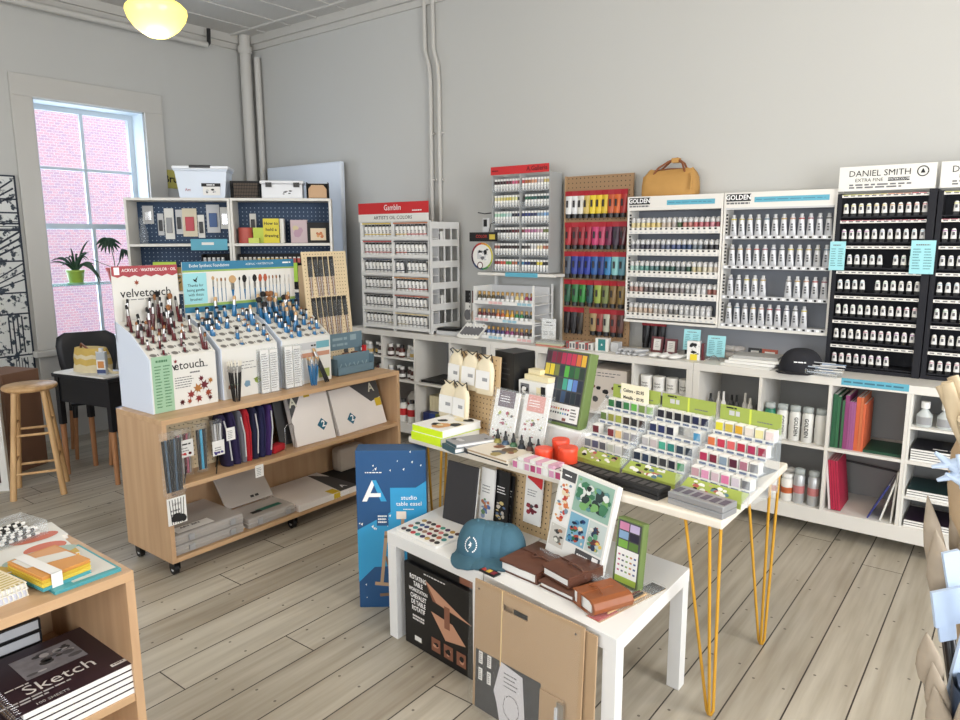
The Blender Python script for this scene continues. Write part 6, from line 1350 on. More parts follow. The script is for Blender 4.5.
pbox('carton', 'carton', 'white carton with round black emblem on the tall white riser', -1.685, 2.465, HZ + .181, .155, .09, .075, card, -9, tb); pbox('carton', 'carton', 'flat cream carton lying on the emblem carton', -1.67, 2.485, HZ + .257, .14, .08, .022, M('cream_print', (226, 214, 176), .5), -12)
pbox('carton', 'carton', 'little cream block on the flat cream carton', -1.66, 2.50, HZ + .280, .07, .04, .02, M('cream_print', (226, 214, 176), .5), -12)
for i, (x, y, hc, la) in enumerate(((-1.755, 2.335, (120, 104, 116), 'clear card pack with mauve grey header, left one before the riser'), (-1.61, 2.335, (232, 160, 150), 'clear card pack with salmon header, right one before the riser'))):
    t = thing('card_pack', la, 'pack', (x, y, HZ + .001), rot=(-14, 0, -8)); w = .132; hh = .225
    obj('card', MB().box(0, w, .004, .012, 0, hh, paper), t); s = MB(); y_ = .003; quad(s, .02, w - .02, hh * .70, hh, y_, col(hc)); lines(s, .03, w - .03, hh * .78, hh * .92, 3, y_ - .0005, wink, .35)
    blotches(s, .008, w - .008, .01, hh * .3, y_, [col((170, 30, 70)), ink, col((200, 60, 90))], 14, .12, .24, i + 3); blotches(s, .01, w - .01, hh * .3, hh * .66, y_, [col((222, 150, 80)), col((180, 190, 90)), gink, col((190, 90, 110))], 16, .08, .3, i + 8); obj('print', s, t)
    obj('sleeve', MB().box(-.012, w + .012, .0, .0015, 0, hh + .008, wrap).box(-.012, w + .012, .02, .0215, 0, hh + .008, wrap), t)
# drawstring bag display
t = thing('pegboard_stand', 'cream pegboard stand hung with small drawstring bags at the left of the table', 'pegboard', (-2.03, 2.47, HZ), rot=(-4, 0, -10))
mb = MB().box(0, .26, 0, .008, 0, .345, M('tan_peg', (196, 168, 128), .6)); holes(mb, .015, .25, .02, .33, .022, -.0006, .0026); obj('board', mb, t); obj('foot', MB().box(.02, .24, .008, .12, 0, .012, M('tan_peg', (196, 168, 128), .6)).box(.02, .24, -.05, 0, 0, .012, M('tan_peg', (196, 168, 128), .6)), t)
DBF = frame((-2.03, 2.47, HZ), -10) @ Matrix.Rotation(R(-4), 4, 'X'); cb = M('cream_cloth', (224, 212, 184), .85, var=.06, scale=20, bump=.4)
def dbag():
    b = MB(); n = 14; rg = []
    for z, sx, sy in ((-.165, .95, .6), (-.155, 1, 1), (-.055, 1, 1), (-.025, .8, .8), (-.01, .4, .5), (.005, .55, .6)): rg.append([(.052 * sx * math.copysign(abs(math.cos(2 * PI * i / n)) ** .5, math.cos(2 * PI * i / n)), -.018 + .015 * sy * math.sin(2 * PI * i / n), z) for i in range(n)])
    b.ring(rg, cb)
    return [('bag', b), ('label', MB().box(-.042, .042, -.0355, -.0345, -.14, -.06, paper).box(.0, .03, -.0362, -.0355, -.105, -.09, grey)), ('drawstring', MB().tube([(-.03, -.02, -.012), (-.045, -.025, .004), (-.02, -.03, .012), (.015, -.028, -.004), (.04, -.026, .014), (.047, -.025, -.02)], .0028, black, 6))]
kind('dbag', dbag)
for i, (x, y, z) in enumerate(((.0, 0, .345), (.095, 0, .345), (.19, 0, .340), (-.005, -.04, .205), (.105, -.055, .21))):
    place('dbag', 'drawstring_bag', ['top left', 'top middle', 'top right', 'lower left', 'lower right'][i] + ' cream drawstring bag with white label on the cream pegboard stand', 'bag', (x, y - .001, z), (0, 0, (-4, 3, 2, 5, -3)[i]), 'cream drawstring bags', DBF)
# colour chart
t = thing('colour_chart', 'big framed marker colour chart with green edge standing on the white riser', 'colour chart', (-1.60, 2.47, HZ + .0915), rot=(-13, 0, -11))
obj('frame', MB().box(0, .235, 0, .05, 0, .31, gf), t, bevel=.002)
s = MB(); y = -.0008; quad(s, .0, .225, .012, .306, y, dgrey); quad(s, .003, .222, .02, .09, y - .0003, paper)
chart = [[(70, 40, 50), (140, 36, 66), (130, 30, 54), (190, 40, 80), (200, 40, 90), (214, 50, 80), (226, 110, 50), (236, 180, 40)],
         [(222, 196, 60), (232, 206, 40), (120, 130, 60), (50, 60, 70), (80, 180, 60), (40, 100, 60), (60, 120, 60), (40, 60, 50)],
         [(34, 44, 56), (34, 40, 56), (40, 50, 70), (44, 70, 70), (60, 170, 140), (110, 180, 226), (90, 130, 210), (40, 50, 70)],
         [(40, 50, 76), (36, 44, 66), (34, 44, 60), (30, 40, 56), (50, 80, 120), (30, 40, 60), (34, 50, 60), (30, 36, 50)]]
for r in range(4):
    for i in range(8): quad(s, .006 + i * .027, .0295 + i * .027, .252 - r * .052, .298 - r * .052, y - .0005, col(chart[r][i]))
for k in range(24): xx, zz = .02 + (k % 12) * .013, .065 - (k // 12) * .018; quad(s, xx, xx + .008, zz, zz + .008, y - .0006, col(chart[(k // 12) * 2][k % 8])); 
for r in range(4):
    pass
lines(s, .18, .21, .03, .08, 4, y - .0006, ink, .4); quad(s, .14, .16, .022, .034, y - .0007, col((150, 80, 70)))
obj('chart', s, t)
# ink cube displays
lime2 = M('lime_header', (156, 172, 80), .5); blank = {(0, 3): (2, 5), (1, 1): (3, 4), (0, 2): (3,)}
rowsC = [[[(120, 130, 140), (80, 86, 120), (90, 94, 104), (190, 196, 180), (200, 200, 200), (150, 150, 150)], [(110, 30, 40), (0, 0, 0), (130, 40, 50), (226, 190, 130), (150, 150, 156), (150, 150, 156)], [(100, 130, 60), (150, 150, 50), (160, 170, 60), (60, 50, 40), (30, 34, 40), (60, 44, 40)], [(40, 120, 60), (30, 60, 60), (50, 130, 70), (100, 190, 70), (120, 150, 70), (150, 190, 110)]],
         [[(24, 36, 60), (40, 60, 90), (30, 40, 50), (60, 60, 64), (36, 40, 60), (60, 150, 90)], [(190, 186, 186), (196, 180, 180), (60, 170, 140), (30, 130, 120), (40, 60, 80), (36, 50, 66)], [(24, 40, 90), (30, 44, 100), (24, 30, 60), (0, 0, 0), (0, 0, 0), (60, 150, 200)], [(20, 24, 40), (30, 30, 40), (20, 24, 36), (30, 36, 50), (24, 34, 80), (24, 30, 70)]],
         [[(200, 150, 160), (236, 150, 190), (222, 190, 200), (240, 120, 170), (222, 206, 220), (120, 120, 126)], [(190, 30, 80), (130, 20, 50), (130, 150, 170), (90, 20, 50), (180, 110, 130), (130, 130, 134)], [(226, 110, 50), (206, 40, 70), (226, 90, 90), (200, 30, 60), (190, 40, 90), (170, 40, 70)], [(226, 214, 30), (206, 180, 50), (232, 170, 20), (226, 214, 200), (232, 222, 150), (236, 214, 210)]]]
def cube(c):
    def f():
        b = MB().box(-.0155, .0155, 0, .030, 0, .036, card)
        b.box(-.0125, .0125, .003, .025, .036, .0365, paper)
        return [('box', b), ('swatch', MB().box(-.0138, .0128, -.0016, -.0002, .004, .031, c))]
    return f
for u, (px, py, rz) in enumerate(((-1.338, 2.335, -11), (-1.108, 2.288, -11), (-.870, 2.238, -11))):
    W = .222; la = ['green and dark inks, leftmost unit', 'blue and black inks, middle unit', 'red, pink and yellow inks, rightmost unit'][u]
    t = thing('ink_display', 'stepped clear display of ink cubes in ' + la, 'display', (px, py, HZ), rz); UF = frame((px, py, HZ), rz)
    b = MB()
    for x0_ in (-.003, W): b.prism([(0, 0), (.24, 0), (.24, .225), (.20, .225), (.0, .055)], x0_, x0_ + .003, clear, 'x')
    for r in range(4): b.box(0, W, .055 + r * .047, .055 + r * .047 + .0465, .042 + r * .045, .0445 + r * .045, M('step_acrylic', (206, 210, 216), .3, 0, .75)).box(0, W, .052 + r * .047, .055 + r * .047, .0 + r * .045, .0445 + r * .045, clear)
    b.box(0, W, .243, .246, .0, .225, clear); obj('case', b, t)
    h = MB().box(.0, W, .236, .241, .20, .268, lime2)
    h.text('~MEMENTO', .012, .045, .261, ink, .2345, bold=.03); quad(h, .035, .055, .235, .252, .2352, lgrey); quad(h, .06, .075, .235, .252, .2352, lgrey); lines(h, .14, .20, .225, .235, 1, .2352, gink, .4); quad(h, .11, .118, .2, .268, .2353, M('lime_light', (206, 218, 80), .5))
    obj('header_card', h, t)
    f = MB(); f.T = Matrix.Translation((0, .0, .0)) @ Matrix.Rotation(R(-35), 4, 'X') if False else Matrix.Identity(4)
    f.add([(.0, 0, .001), (W, 0, .001), (W, 0, .018), (0, 0, .018)], [(0, 1, 2, 3)], lime2); f.add([(0, 0, .018), (W, 0, .018), (W, .05, .042), (0, .05, .042)], [(0, 1, 2, 3)], lime2)
    rnd = random.Random(u + 5)
    for k in range(22):
        cx = rnd.uniform(.03, W * .8); v = rnd.uniform(.12, .88); r_ = rnd.uniform(.006, .014)
        f.add([(cx + r_ * math.cos(2 * PI * i / 7), .05 * v + .4 * r_ * math.sin(2 * PI * i / 7) - .0004 - k * .00005, .018 + .024 * v + .45 * r_ * math.sin(2 * PI * i / 7) + .0006 + k * .00005) for i in range(7)], [tuple(range(7))], [card, ink, paper, col((200, 90, 80)), col((190, 160, 120)), paper, col((90, 130, 150))][k % 7])
    obj('front_card', f, t)
    for r in range(4):
        z = .0447 + r * .045; yv = .062 + r * .047
        mb = MB().box(0, W, .0535 + r * .047, .0555 + r * .047, z - .012, z + .004, card)
        for i in range(6): quad(mb, .008 + i * .037, .034 + i * .037, z - .008, z, .0530 + r * .047, M('tag_blue_ink', (80, 96, 130), .6, var=0))
        obj('label_rail', mb, t)
        for i in range(6):
            c = rowsC[u][r][i]
            if c == (0, 0, 0): continue
            k = kind('cube%s' % (c,), cube(col(c, .45)))
            place(k, 'ink_cube', 'boxed ink cube, %s from left, %s step of the %s ink display' % (ORD[i], ['lowest', 'second', 'third', 'top'][r], ['leftmost', 'middle', 'rightmost'][u]), 'ink pad', (.019 + i * .0368, yv, z + .0001), (0, 0, random.uniform(-5, 5)), 'boxed ink cubes', UF)
s = MB().box(0, .135, 0, .002, 0, .075, M('cream_sign', (244, 236, 208), .5)); s.text('Colors - $2.95', .0185, .0625, .048, ink, -.0008, bold=.03, sx=.92).text('Metallic - $3.95', .0175, .0625, .02, ink, -.0008, bold=.03, sx=.92)
single('price_sign', 'cream price sign lettered Colors and Metallic clipped above the leftmost ink display', 'sign', s, tuple(frame((-1.338, 2.335, HZ), -11) @ Vector((.045, .228, .205))), -13)
def kit(label, x, y, w, d, hh, rz, m1, m2, n=6):
    t = thing('palette_kit', label, 'paint set', (x, y, HZ), rz); obj('box', MB().box(0, w, 0, d, 0, hh * .48, m1).box(.0, w, 0, d, hh * .52, hh, m1), t, bevel=.002)
    s = MB(); 
    for i in range(n): s.add([(w * (i + .15) / n, d * .2, hh + .0008), (w * (i + .85) / n, d * .2, hh + .0008), (w * (i + .85) / n, d * .75, hh + .0008), (w * (i + .15) / n, d * .75, hh + .0008)], [(0, 1, 2, 3)], m2)
    obj('pan', s, t)
kit('stacked silver box of six dark pans at the front corner of the table', -.862, 2.118, .195, .085, .04, -11, M('silver_box', (170, 172, 176), .3, .5), M('kit_pan', (90, 84, 100), .4))
kit('double black box of pans in front of the middle ink display', -1.085, 2.150, .195, .075, .034, -11, blackm, M('kit_pan_dark', (60, 56, 58), .4))
kit('long flat black box of pans at the front edge, left of the double one', -1.315, 2.205, .215, .075, .02, -10, blackm, M('kit_pan_dark', (60, 56, 58), .4))
t = thing('swatch_book', 'black and white swatch sheets lying at the back right of the table', 'booklet', (-.80, 2.49, HZ), -14)
obj('sheets', MB().box(0, .085, 0, .20, 0, .004, black), t); s = MB(); s.add([(.02, .03, .0045), (.07, .03, .0045), (.07, .12, .0045), (.02, .12, .0045)], [(0, 1, 2, 3)], paper); obj('print', s, t)

# ================================================================== SMALL THINGS ALONG THE COUNTER
KZ = .8853
def cbx(nm, cat, label, x, y, w, d, hh, c, rz=0, fn=None, rot=None): return pbox(nm, cat, label, x, y, KZ, w, d, hh, c, rz, fn, rot=rot)
# palette kit and fan of white packets between the oil and ink racks
t = thing('palette_kit', 'black and white plastic kit box lying beside the red headed rack', 'paint set', (-3.51, 4.03, KZ), 6); obj('tray', MB().box(0, .20, 0, .13, 0, .03, lgrey), t, bevel=.003); obj('lid', MB().box(.0, .17, .01, .12, .0305, .05, black), t, bevel=.003)
for i in range(6): single('paint_pouch', 'white printed pouch, %s of the fan before the ink rack' % ORD[i], 'pouch', MB().box(-.025, .025, 0, .008, 0, .13, card).box(-.015, .015, -.001, 0, .03, .10, gink), (-3.27 + i * .026, 4.00 + .004 * i, KZ + .001), rot=(-38, 20, -8), group='white pouches')
# colour wheel on its card
t = thing('color_wheel', 'round multicoloured paint wheel in a carded sleeve hanging left of the raised shelf', 'colour wheel', (-3.235, 4.13, 1.37), 0)
s = MB().box(-.03, .22, 0, .003, .205, .27, black); s.text('COLOR', .03, .08, .24, col((200, 50, 40)), -.001, bold=.02); quad(s, .15, .20, .22, .255, -.0006, col((220, 190, 60))); obj('header_card', s, t)
s = MB(); n = 24; wc_ = [(226, 200, 40), (222, 140, 40), (206, 60, 40), (150, 30, 60), (90, 30, 60), (60, 30, 60), (40, 60, 110), (40, 110, 120), (60, 140, 70), (140, 180, 60), (200, 200, 60), (210, 190, 50)]
s.ring([[(.085 + .098 * math.cos(2 * PI * i / n), yy, .10 + .098 * math.sin(2 * PI * i / n)) for i in range(n)] for yy in (0, .003)], card)
for i in range(n):
    a0, a1 = 2 * PI * i / n + .6, 2 * PI * (i + 1) / n + .6; s.add([(.085 + r_ * math.cos(a), -.0008, .10 + r_ * math.sin(a)) for r_, a in ((.084, a0), (.098, a0), (.098, a1), (.084, a1))], [(0, 1, 2, 3)], col(wc_[i // 2]))
quad(s, .04, .12, .08, .14, -.0008, lgrey); blotches(s, .03, .15, .05, .17, -.001, [paper, gink, lgrey, ink], 14, .15, .4, 2)
s.add([(.07 + .026 * math.cos(2 * PI * i / n), -.004, .035 + .026 * math.sin(2 * PI * i / n)) for i in range(n)], [tuple(range(n))], hand_r); s.add([(.07 + .019 * math.cos(2 * PI * i / n), -.0045, .035 + .019 * math.sin(2 * PI * i / n)) for i in range(n)], [tuple(range(n))], paper); obj('wheel', s, t)
obj('hanger', MB().tube([(.14, .002, .25), (.15, .02, .33), (.18, .03, .34)], .003, black, 6), t)
t = thing('hanging_pack', 'clear bagged metal clips hanging at the left of the tall acrylic rack', 'pack', (-3.14, 4.15, 1.62)); obj('contents', MB().box(-.02, .035, 0, .012, 0, .12, lgrey).box(-.01, .02, -.003, 0, .06, .11, ink), t, bevel=.003); obj('hook', MB().tube([(-.06, 0, .16), (.0, 0, .15), (.05, .01, .155)], .004, black, 6), t)
for i in range(2):
    t = thing('hanging_pack', ['black and white carded pack hanging on the left end of the ink rack', 'dark red carded pack hanging on the left end of the ink rack'][i], 'pack', (-3.30 + i * .065, 4.12, 1.05)); obj('card', MB().box(0, .05, 0, .003, .08, .17, black if i == 0 else hand_r).box(0, .05, 0, .003, -.06, .08, card), t)
    s = MB()
    for k in range(7): quad(s, .036, .046, -.045 + k * .03, -.03 + k * .03, -.0006, gink)
    n = 20; s.add([(.02 + .03 * math.cos(2 * PI * j / n), -.001, -.01 + .04 * math.sin(2 * PI * j / n)) for j in range(n)], [tuple(range(n))], col((200, 170, 150)) if i else gink); obj('print', s, t)
# acrylic sign
t = thing('counter_sign', 'white printed notice in a clear upright holder beside the ink rack', 'sign', (-2.655, 4.16, KZ), 4); s = MB().box(0, .11, 0, .002, .02, .165, paper); s.text('~PLEASE', .014, .055, .14, ink, -.0008, bold=.01); s.text('~HANDLE WITH CARE', .009, .055, .12, ink, -.0008); lines(s, .015, .05, .05, .08, 3, -.0008, gink, .4); lines(s, .06, .1, .05, .08, 3, -.0008, gink, .4); obj('notice', s, t); obj('holder', MB().box(-.004, .114, -.003, -.0015, 0, .17, clear).box(-.004, .114, 0, .08, 0, .004, clear), t)
for i in range(3): cbx('flat_pack', 'pack', ['bottom', 'middle', 'top'][i] + ' clear pack with orange edge stacked below the notice', -2.60 + .003 * i, 4.0, .20, .10, .011, [col((214, 130, 110), .4), M('pack_green', (190, 196, 170), .5), M('pack_clear', (200, 204, 200), .2, 0, .6)][i], -3 + 2 * i).location.z += .0115 * i
for i in range(8): single('card_packet', 'white and red packet, %s in the fanned row on the counter' % ORD[i], 'packet', MB().box(0, .022, 0, .075, 0, .045, card if i % 3 else col((196, 70, 70))).box(.004, .018, -.0006, 0, .006, .036, gink), (-2.375 + i * .0235, 4.02, KZ + .0002), rot=(0, 0, -6), group='white packets')
def tl(mb, w, d, hh): quad(mb, .018, w - .018, .004, hh - .004, -.0005, col((30, 130, 130))); mb.add([(w * .42, -.001, hh * .45), (w * .58, -.001, hh * .45), (w * .5, -.001, hh * .62)], [(0, 1, 2)], paper)
cbx('carton', 'carton', 'white carton with teal front and small triangle on the counter', -2.165, 4.03, .085, .05, .082, card, 8, tl); cbx('carton', 'carton', 'pale carton just right of the teal fronted one', -2.072, 4.06, .05, .06, .06, lgrey, 0)
kind('lay_tube', lambda: [('tube', MB().tube([(0, 0, .009), (.085, .0, .010)], .0095, tg, 10, .0075)), ('cap', MB().tube([(-.012, 0, .009), (0, 0, .009)], .007, lgrey, 8))])
for i in range(9): place('lay_tube', 'paint_tube', 'silver tube lying down, %s in the %s layer of the row on the counter' % (ORD[i % 5], ['lower', 'upper'][i // 5]), 'paint tube', (-1.99 + (i % 5) * .038 + .012 * (i // 5), 3.995, KZ + .0195 * (i // 5)), (0, 0, 62), 'silver tubes lying on the counter')
kind('scoop', lambda: [(None, MB().ell((0, 0, .014), (.03, .05, .014), paper, 16, 6).tube([(0, .04, .012), (0, .09, .016)], .008, paper, 8))])
for i in range(3): place('scoop', 'soap_scoop', ['left', 'middle', 'right'][i] + ' white oval palette cup on the counter before the red frames', 'cup', (-1.755 + i * .062, 4.03, KZ), (0, 0, -28), 'white oval cups')
def fr(label, x, y, w, hh, c, rz=0):
    t = thing('framed_notice', label, 'frame', (x, y, KZ), rot=(-10, 0, rz)); f_ = .014; obj('frame', MB().box(0, f_, 0, .012, 0, hh, c).box(w - f_, w, 0, .012, 0, hh, c).box(f_, w - f_, 0, .012, hh - f_, hh, c).box(f_, w - f_, 0, .012, 0, f_, c), t); s = MB().box(f_, w - f_, .005, .009, f_, hh - f_, card); lines(s, f_ * 1.8, w - f_ * 1.8, hh * .3, hh * .75, 4, .0042, gink, .25); obj('card', s, t)
fr('dark red framed price card, left of the pair below the bottle rack', -1.865, 4.20, .078, .10, M('oxblood', (96, 34, 40), .4)); fr('dark red framed price card, right of the pair below the bottle rack', -1.765, 4.18, .078, .095, M('oxblood', (96, 34, 40), .4), 4)
fr('black framed small price card on the counter before the grey board', -1.275, 4.24, .075, .075, black); fr('orange red framed small price card beside the black framed one', -1.185, 4.20, .085, .08, col((176, 76, 50)))
def tcs(label, x, y, z, w, hh, rz=0): tealcard(label, x, y, z, w, hh, (-8, 0, rz), 'info_card')
tcs('pale blue printed sheet standing behind the black and white booklets', -1.59, 4.17, KZ + .04, .10, .125, 6); tcs('pale blue printed sheet on a small easel before the grey board', -1.43, 4.14, KZ + .018, .105, .125, 4)
single('booklet_box', 'black block supporting the pale blue sheet behind the booklets', 'block', MB().box(-.04, .06, 0, .04, 0, .039, black), (-1.59, 4.172, KZ))
t = thing('wire_easel', 'small chrome easel stand holding the pale blue sheet', 'stand', (-1.43, 4.12, KZ)); obj('wire', MB().tube([(-.035, -.01, .002), (-.02, .0, .017), (0, -.005, .03), (.02, 0, .017), (.035, -.01, .002)], .0028, chrome, 6).tube([(-.03, .005, .0165), (.03, .005, .0165)], .0025, chrome, 6), t)
mb = MB().box(0, .075, 0, .035, 0, .11, paper); blotches(mb, .002, .073, .02, .108, -.0006, [ink, ink, paper, ink], 18, .2, .45, 8); quad(mb, .02, .06, .0, .035, -.0045, M('bright_yellow', (226, 206, 50), .5)); single('booklet_pack', 'booklet pack with black and white patches and a yellow label', 'booklets', mb, (-1.57, 4.055, KZ), 10)
pbox('booklet_pack', 'booklets', 'dark maroon booklet edge beside the black and white pack', -1.49, 4.075, KZ, .014, .04, .10, M('oxblood', (96, 34, 40), .4), 8)
for i in range(7): single('clear_bag', 'crumpled clear bag of supplies, %s of the pile before the grey board' % ORD[i], 'bag', MB().ell((0, 0, .02), (.045, .03, .02), frost, 9, 4), (-1.40 + .035 * (i % 4), 4.24 + .015 * (i // 4), KZ + .038 * (i // 4)), rz=i * 40, group='crumpled clear bags')
for i in range(4): pbox('paper_stack', 'paper', 'white paper block, %s from the bottom of the stack on the counter' % ORD[i], -1.345 + .018 * i, 3.99 + .012 * i, KZ + .0145 * i, .27 - .03 * (i == 3), .16, .014, [card, paper, card, M('paper_grey', (176, 176, 174), .6)][i], -4 + 3 * i)
t = thing('baseball_cap', 'black baseball cap lying on the counter beside the black rack', 'cap', (-.935, 4.06, KZ), 10); n = 24; b = MB(); rings = []
for i in range(9):
    a = i / 8 * PI / 2; r = math.cos(a) ** .7 if i < 8 else .01; rings.append([(.112 * r * math.cos(2 * PI * j / n), .09 * r * math.sin(2 * PI * j / n), .125 * math.sin(a)) for j in range(n)])
ck = M('black_cotton', (32, 33, 40), .85, var=.08); b.ring(rings, ck); obj('crown', b, t); s = MB(); s.text('~MERCHANTS', .014, 0, .06, wink, -.088); obj('lettering', s, t)
obj('brim', MB().prism([(-.08, -.04), (-.12, -.07), (-.10, -.12), (-.04, -.14), (.04, -.13), (.08, -.06)], 0, .006, ck, 'z'), t)
t = thing('clear_tray', 'clear tray heaped with white and blue pencils before the black cap', 'tray', (-.895, 3.975, KZ), -12); obj('tray', MB().box(0, .16, 0, .075, 0, .004, clear).box(0, .16, 0, .003, .004, .03, clear).box(0, .16, .072, .075, .004, .03, clear).box(0, .003, 0, .075, .004, .03, clear).box(.157, .16, 0, .075, .004, .03, clear), t)
rnd = random.Random(3)
for i in range(16):
    a = rnd.uniform(-.35, .5); x0_ = rnd.uniform(-.0, .07); y0_ = rnd.uniform(.012, .05); z0_ = .010 + .0035 * i; q_ = MB().tube([(0, 0, 0), (.12 * math.cos(a), .06 * math.sin(a), rnd.uniform(-.004, .006))], .0032, [paper, col((196, 208, 226)), col((150, 170, 200)), lgrey][i % 4], 6)
    single('pencil', 'slim pale pencil, %s from the bottom of the heap in the clear tray' % ORD[i], 'pencil', q_, tuple(frame((-.895, 3.975, KZ), -12) @ Vector((x0_, y0_, z0_))), -12, 'pale pencils')

# ================================================================== INSIDE THE CUBE SHELVES
MZ, BZ = MIDZ + .0004, BOTZ + .0004
def inx(u, c, f): a, b_ = cell(u, c); return a + (b_ - a) * f
def can(key, c, lab, capc, hh=.19, r=.029, band=None, vert=None):
    def f():
        b = MB().lathe([(r * .9, 0), (r, .004), (r, hh * .78), (r * .75, hh * .84)], c, 20)
        if lab: b.ring([[((r + .0006) * math.cos(2 * PI * i / 20), (r + .0006) * math.sin(2 * PI * i / 20), z) for i in range(20)] for z in (hh * .30 if band else hh * .08, hh * .52 if band else hh * .74)], lab, cap0=False, cap1=False)
        if vert:
            V, Fc = glyphs(vert, 'CENTER', .02); b.add([((r + .0016) * math.sin((y_ * .026) / r), -(r + .0016) * math.cos((y_ * .026) / r), hh * .42 + x_ * .026 * -1) for x_, y_ in V], Fc, ink)
        return [('can', b), ('cap', MB().lathe([(r * .8, hh * .84), (r * .95, hh * .86), (r * .9, hh), (r * .5, hh * 1.01)], capc, 20))]
    return kind(key, f)
clr = M('clear_cap', (200, 208, 208), .2, 0, .6)
can('can_green', M('can_teal_green', (30, 116, 90), .35), M('can_label_green', (60, 140, 110), .4), clr); can('can_white', M('can_white', (222, 222, 218), .35), None, clr, vert='GOLDEN'); can('can_plain', M('can_white', (222, 222, 218), .35), None, clr); can('can_silver', M('can_silver', (190, 192, 194), .3, .4), col((206, 120, 120)), clr, hh=.19, band=True)
can('bot_orange', M('bottle_white', (230, 228, 222), .4), col((206, 96, 44)), paper, hh=.15, r=.031, band=True)
for i, (k, la) in enumerate((('can_green', 'green spray can'), ('can_white', 'white spray can lettered down its side, first of three'), ('can_white', 'white spray can lettered down its side, second of three'), ('can_white', 'white spray can lettered down its side, third of three'), ('can_plain', 'plain white spray can at the right end'))):
    place(k, 'spray_can', la + ' in the upper cube', 'spray can', (inx(2, 1, .11 + i * .195), KY + .06, MZ), (0, 0, 12 * (i % 3)))
for i in range(2): place('bot_orange', 'paint_bottle', ['left', 'right'][i] + ' white bottle with orange band in the lower cube under the spray cans', 'bottle', (inx(2, 1, .26 + i * .2), KY + .05, BZ)); place('can_silver', 'spray_can', ['left', 'right'][i] + ' silver spray can in the lower cube under the white cans', 'spray can', (inx(2, 1, .64 + i * .22), KY + .05, BZ))
place('bot_orange', 'paint_bottle', 'white bottle with orange band standing at the back of the lower cube', 'bottle', (inx(2, 1, .40), KY + .16, BZ))
def vbook(label, x, w, c, hh=.285, d=.22, z=MZ, y=.03, tilt=0, cover=None):
    t = thing('book', label, 'book', (x, KY + y, z), rot=(0, tilt, 0)); obj('cover', MB().box(0, .0015, 0, d, 0, hh, c).box(w - .0015, w, 0, d, 0, hh, c).box(.0015, w - .0015, 0, .0015, 0, hh, c), t); obj('pages', MB().box(.0017, w - .0017, .002, d - .002, .002, hh - .002, paper), t)
x = cell(2, 2)[0] + .004
for i, (c, w_, la, dz) in enumerate([((30, 96, 60), .02, 'dark green', 0), ((44, 110, 70), .016, 'second dark green', -.01), ((20, 22, 26), .006, 'thin black', -.02), ((54, 110, 70), .012, 'third green', -.03), ((150, 60, 120), .018, 'purple', 0), ((166, 80, 140), .010, 'second purple', -.03), ((170, 90, 150), .010, 'third purple', -.03), ((176, 90, 150), .010, 'fourth purple', -.03), ((226, 96, 50), .018, 'orange', -.003), ((220, 110, 60), .012, 'second orange', -.003), ((230, 100, 56), .012, 'third orange', -.035)]):
    vbook(la + ' pad standing upright in the cube below the label strip', x, w_, col(c), .285 + dz); x += w_ + .001
pbox('sketchbook', 'sketchbook', 'black edged green sketchbook lying flat beside the orange pads', cell(2, 2)[0] + .160, KY + .03, MZ, .17, .24, .014, M('deep_green', (24, 70, 50), .4), 0)
x0 = cell(2, 2)[0]
for i in range(5): vbook('red pad leaning left, %s from the left in the bottom cube' % ORD[i], x0 + .022 + i * .012, .010, col((200, 30, 70) if i else (226, 214, 214)), .27, .21, BZ + .0035, .03, -7)
vbook('blue pad leaning right in the bottom cube', x0 + .205, .008, col((50, 60, 140)), .21, .2, BZ + .003, .02, 24); vbook('white pad leaning right in the bottom cube', x0 + .262, .008, card, .235, .2, BZ + .003, .02, 14); vbook('white board standing almost upright against the cube divider', x0 + .310, .008, card, .27, .2, BZ, .02, 3)
t = thing('rail', 'thin dark rod lying across the back of the bottom cube', 'rod', (x0 + .02, KY + .33, BZ + .18)); obj('rod', MB().tube([(0, 0, .02), (.29, 0, 0)], .006, dgrey, 8), t)
# insert with shelves in the last cube column
xa, xb = cell(2, 3)
for lv, (z0, z1) in enumerate(((MZ, TOPZ - .001), (BZ, MIDZ - .017))):
    t = thing('shelf_insert', ['white shelf insert in the upper right cube', 'white shelf insert in the lower right cube'][lv], 'shelf', (xa, KY + .004, 0)); W = xb - xa
    obj('side_panel', MB().box(.001, .011, 0, .36, z0, z1, card), t); obj('side_panel', MB().box(W - .011, W - .001, 0, .36, z0, z1, card), t); obj('shelf', MB().box(.011, W - .011, 0, .36, (z0 + z1) / 2 + (.0 if lv == 0 else -.01) - .006, (z0 + z1) / 2 + (.0 if lv == 0 else -.01) + .006, card), t)
zs = (MZ + TOPZ) / 2 + .0058
for i in range(3):
    t = thing('paint_medium_bottle', 'clear bottle with white cap, %s from left on the top right insert' % ORD[i], 'bottle', (xa + .06 + i * .085, KY + .06, zs)); obj('bottle', MB().lathe([(.032, 0), (.034, .004), (.034, .055), (.012, .085), (.012, .09)], M('pale_bottle', (206, 212, 212), .25, 0, .8), 18), t); obj('cap', MB().cyl(0, 0, .09, .122, .019, .019, paper, 16), t); obj('label', MB().ring([[(.0347 * math.cos(a), .0347 * math.sin(a), z) for a in [PI * 1.15 + PI * .7 * i_ / 8 for i_ in range(9)]] for z in (.012, .05)], grey, close=False, cap0=False, cap1=False), t)
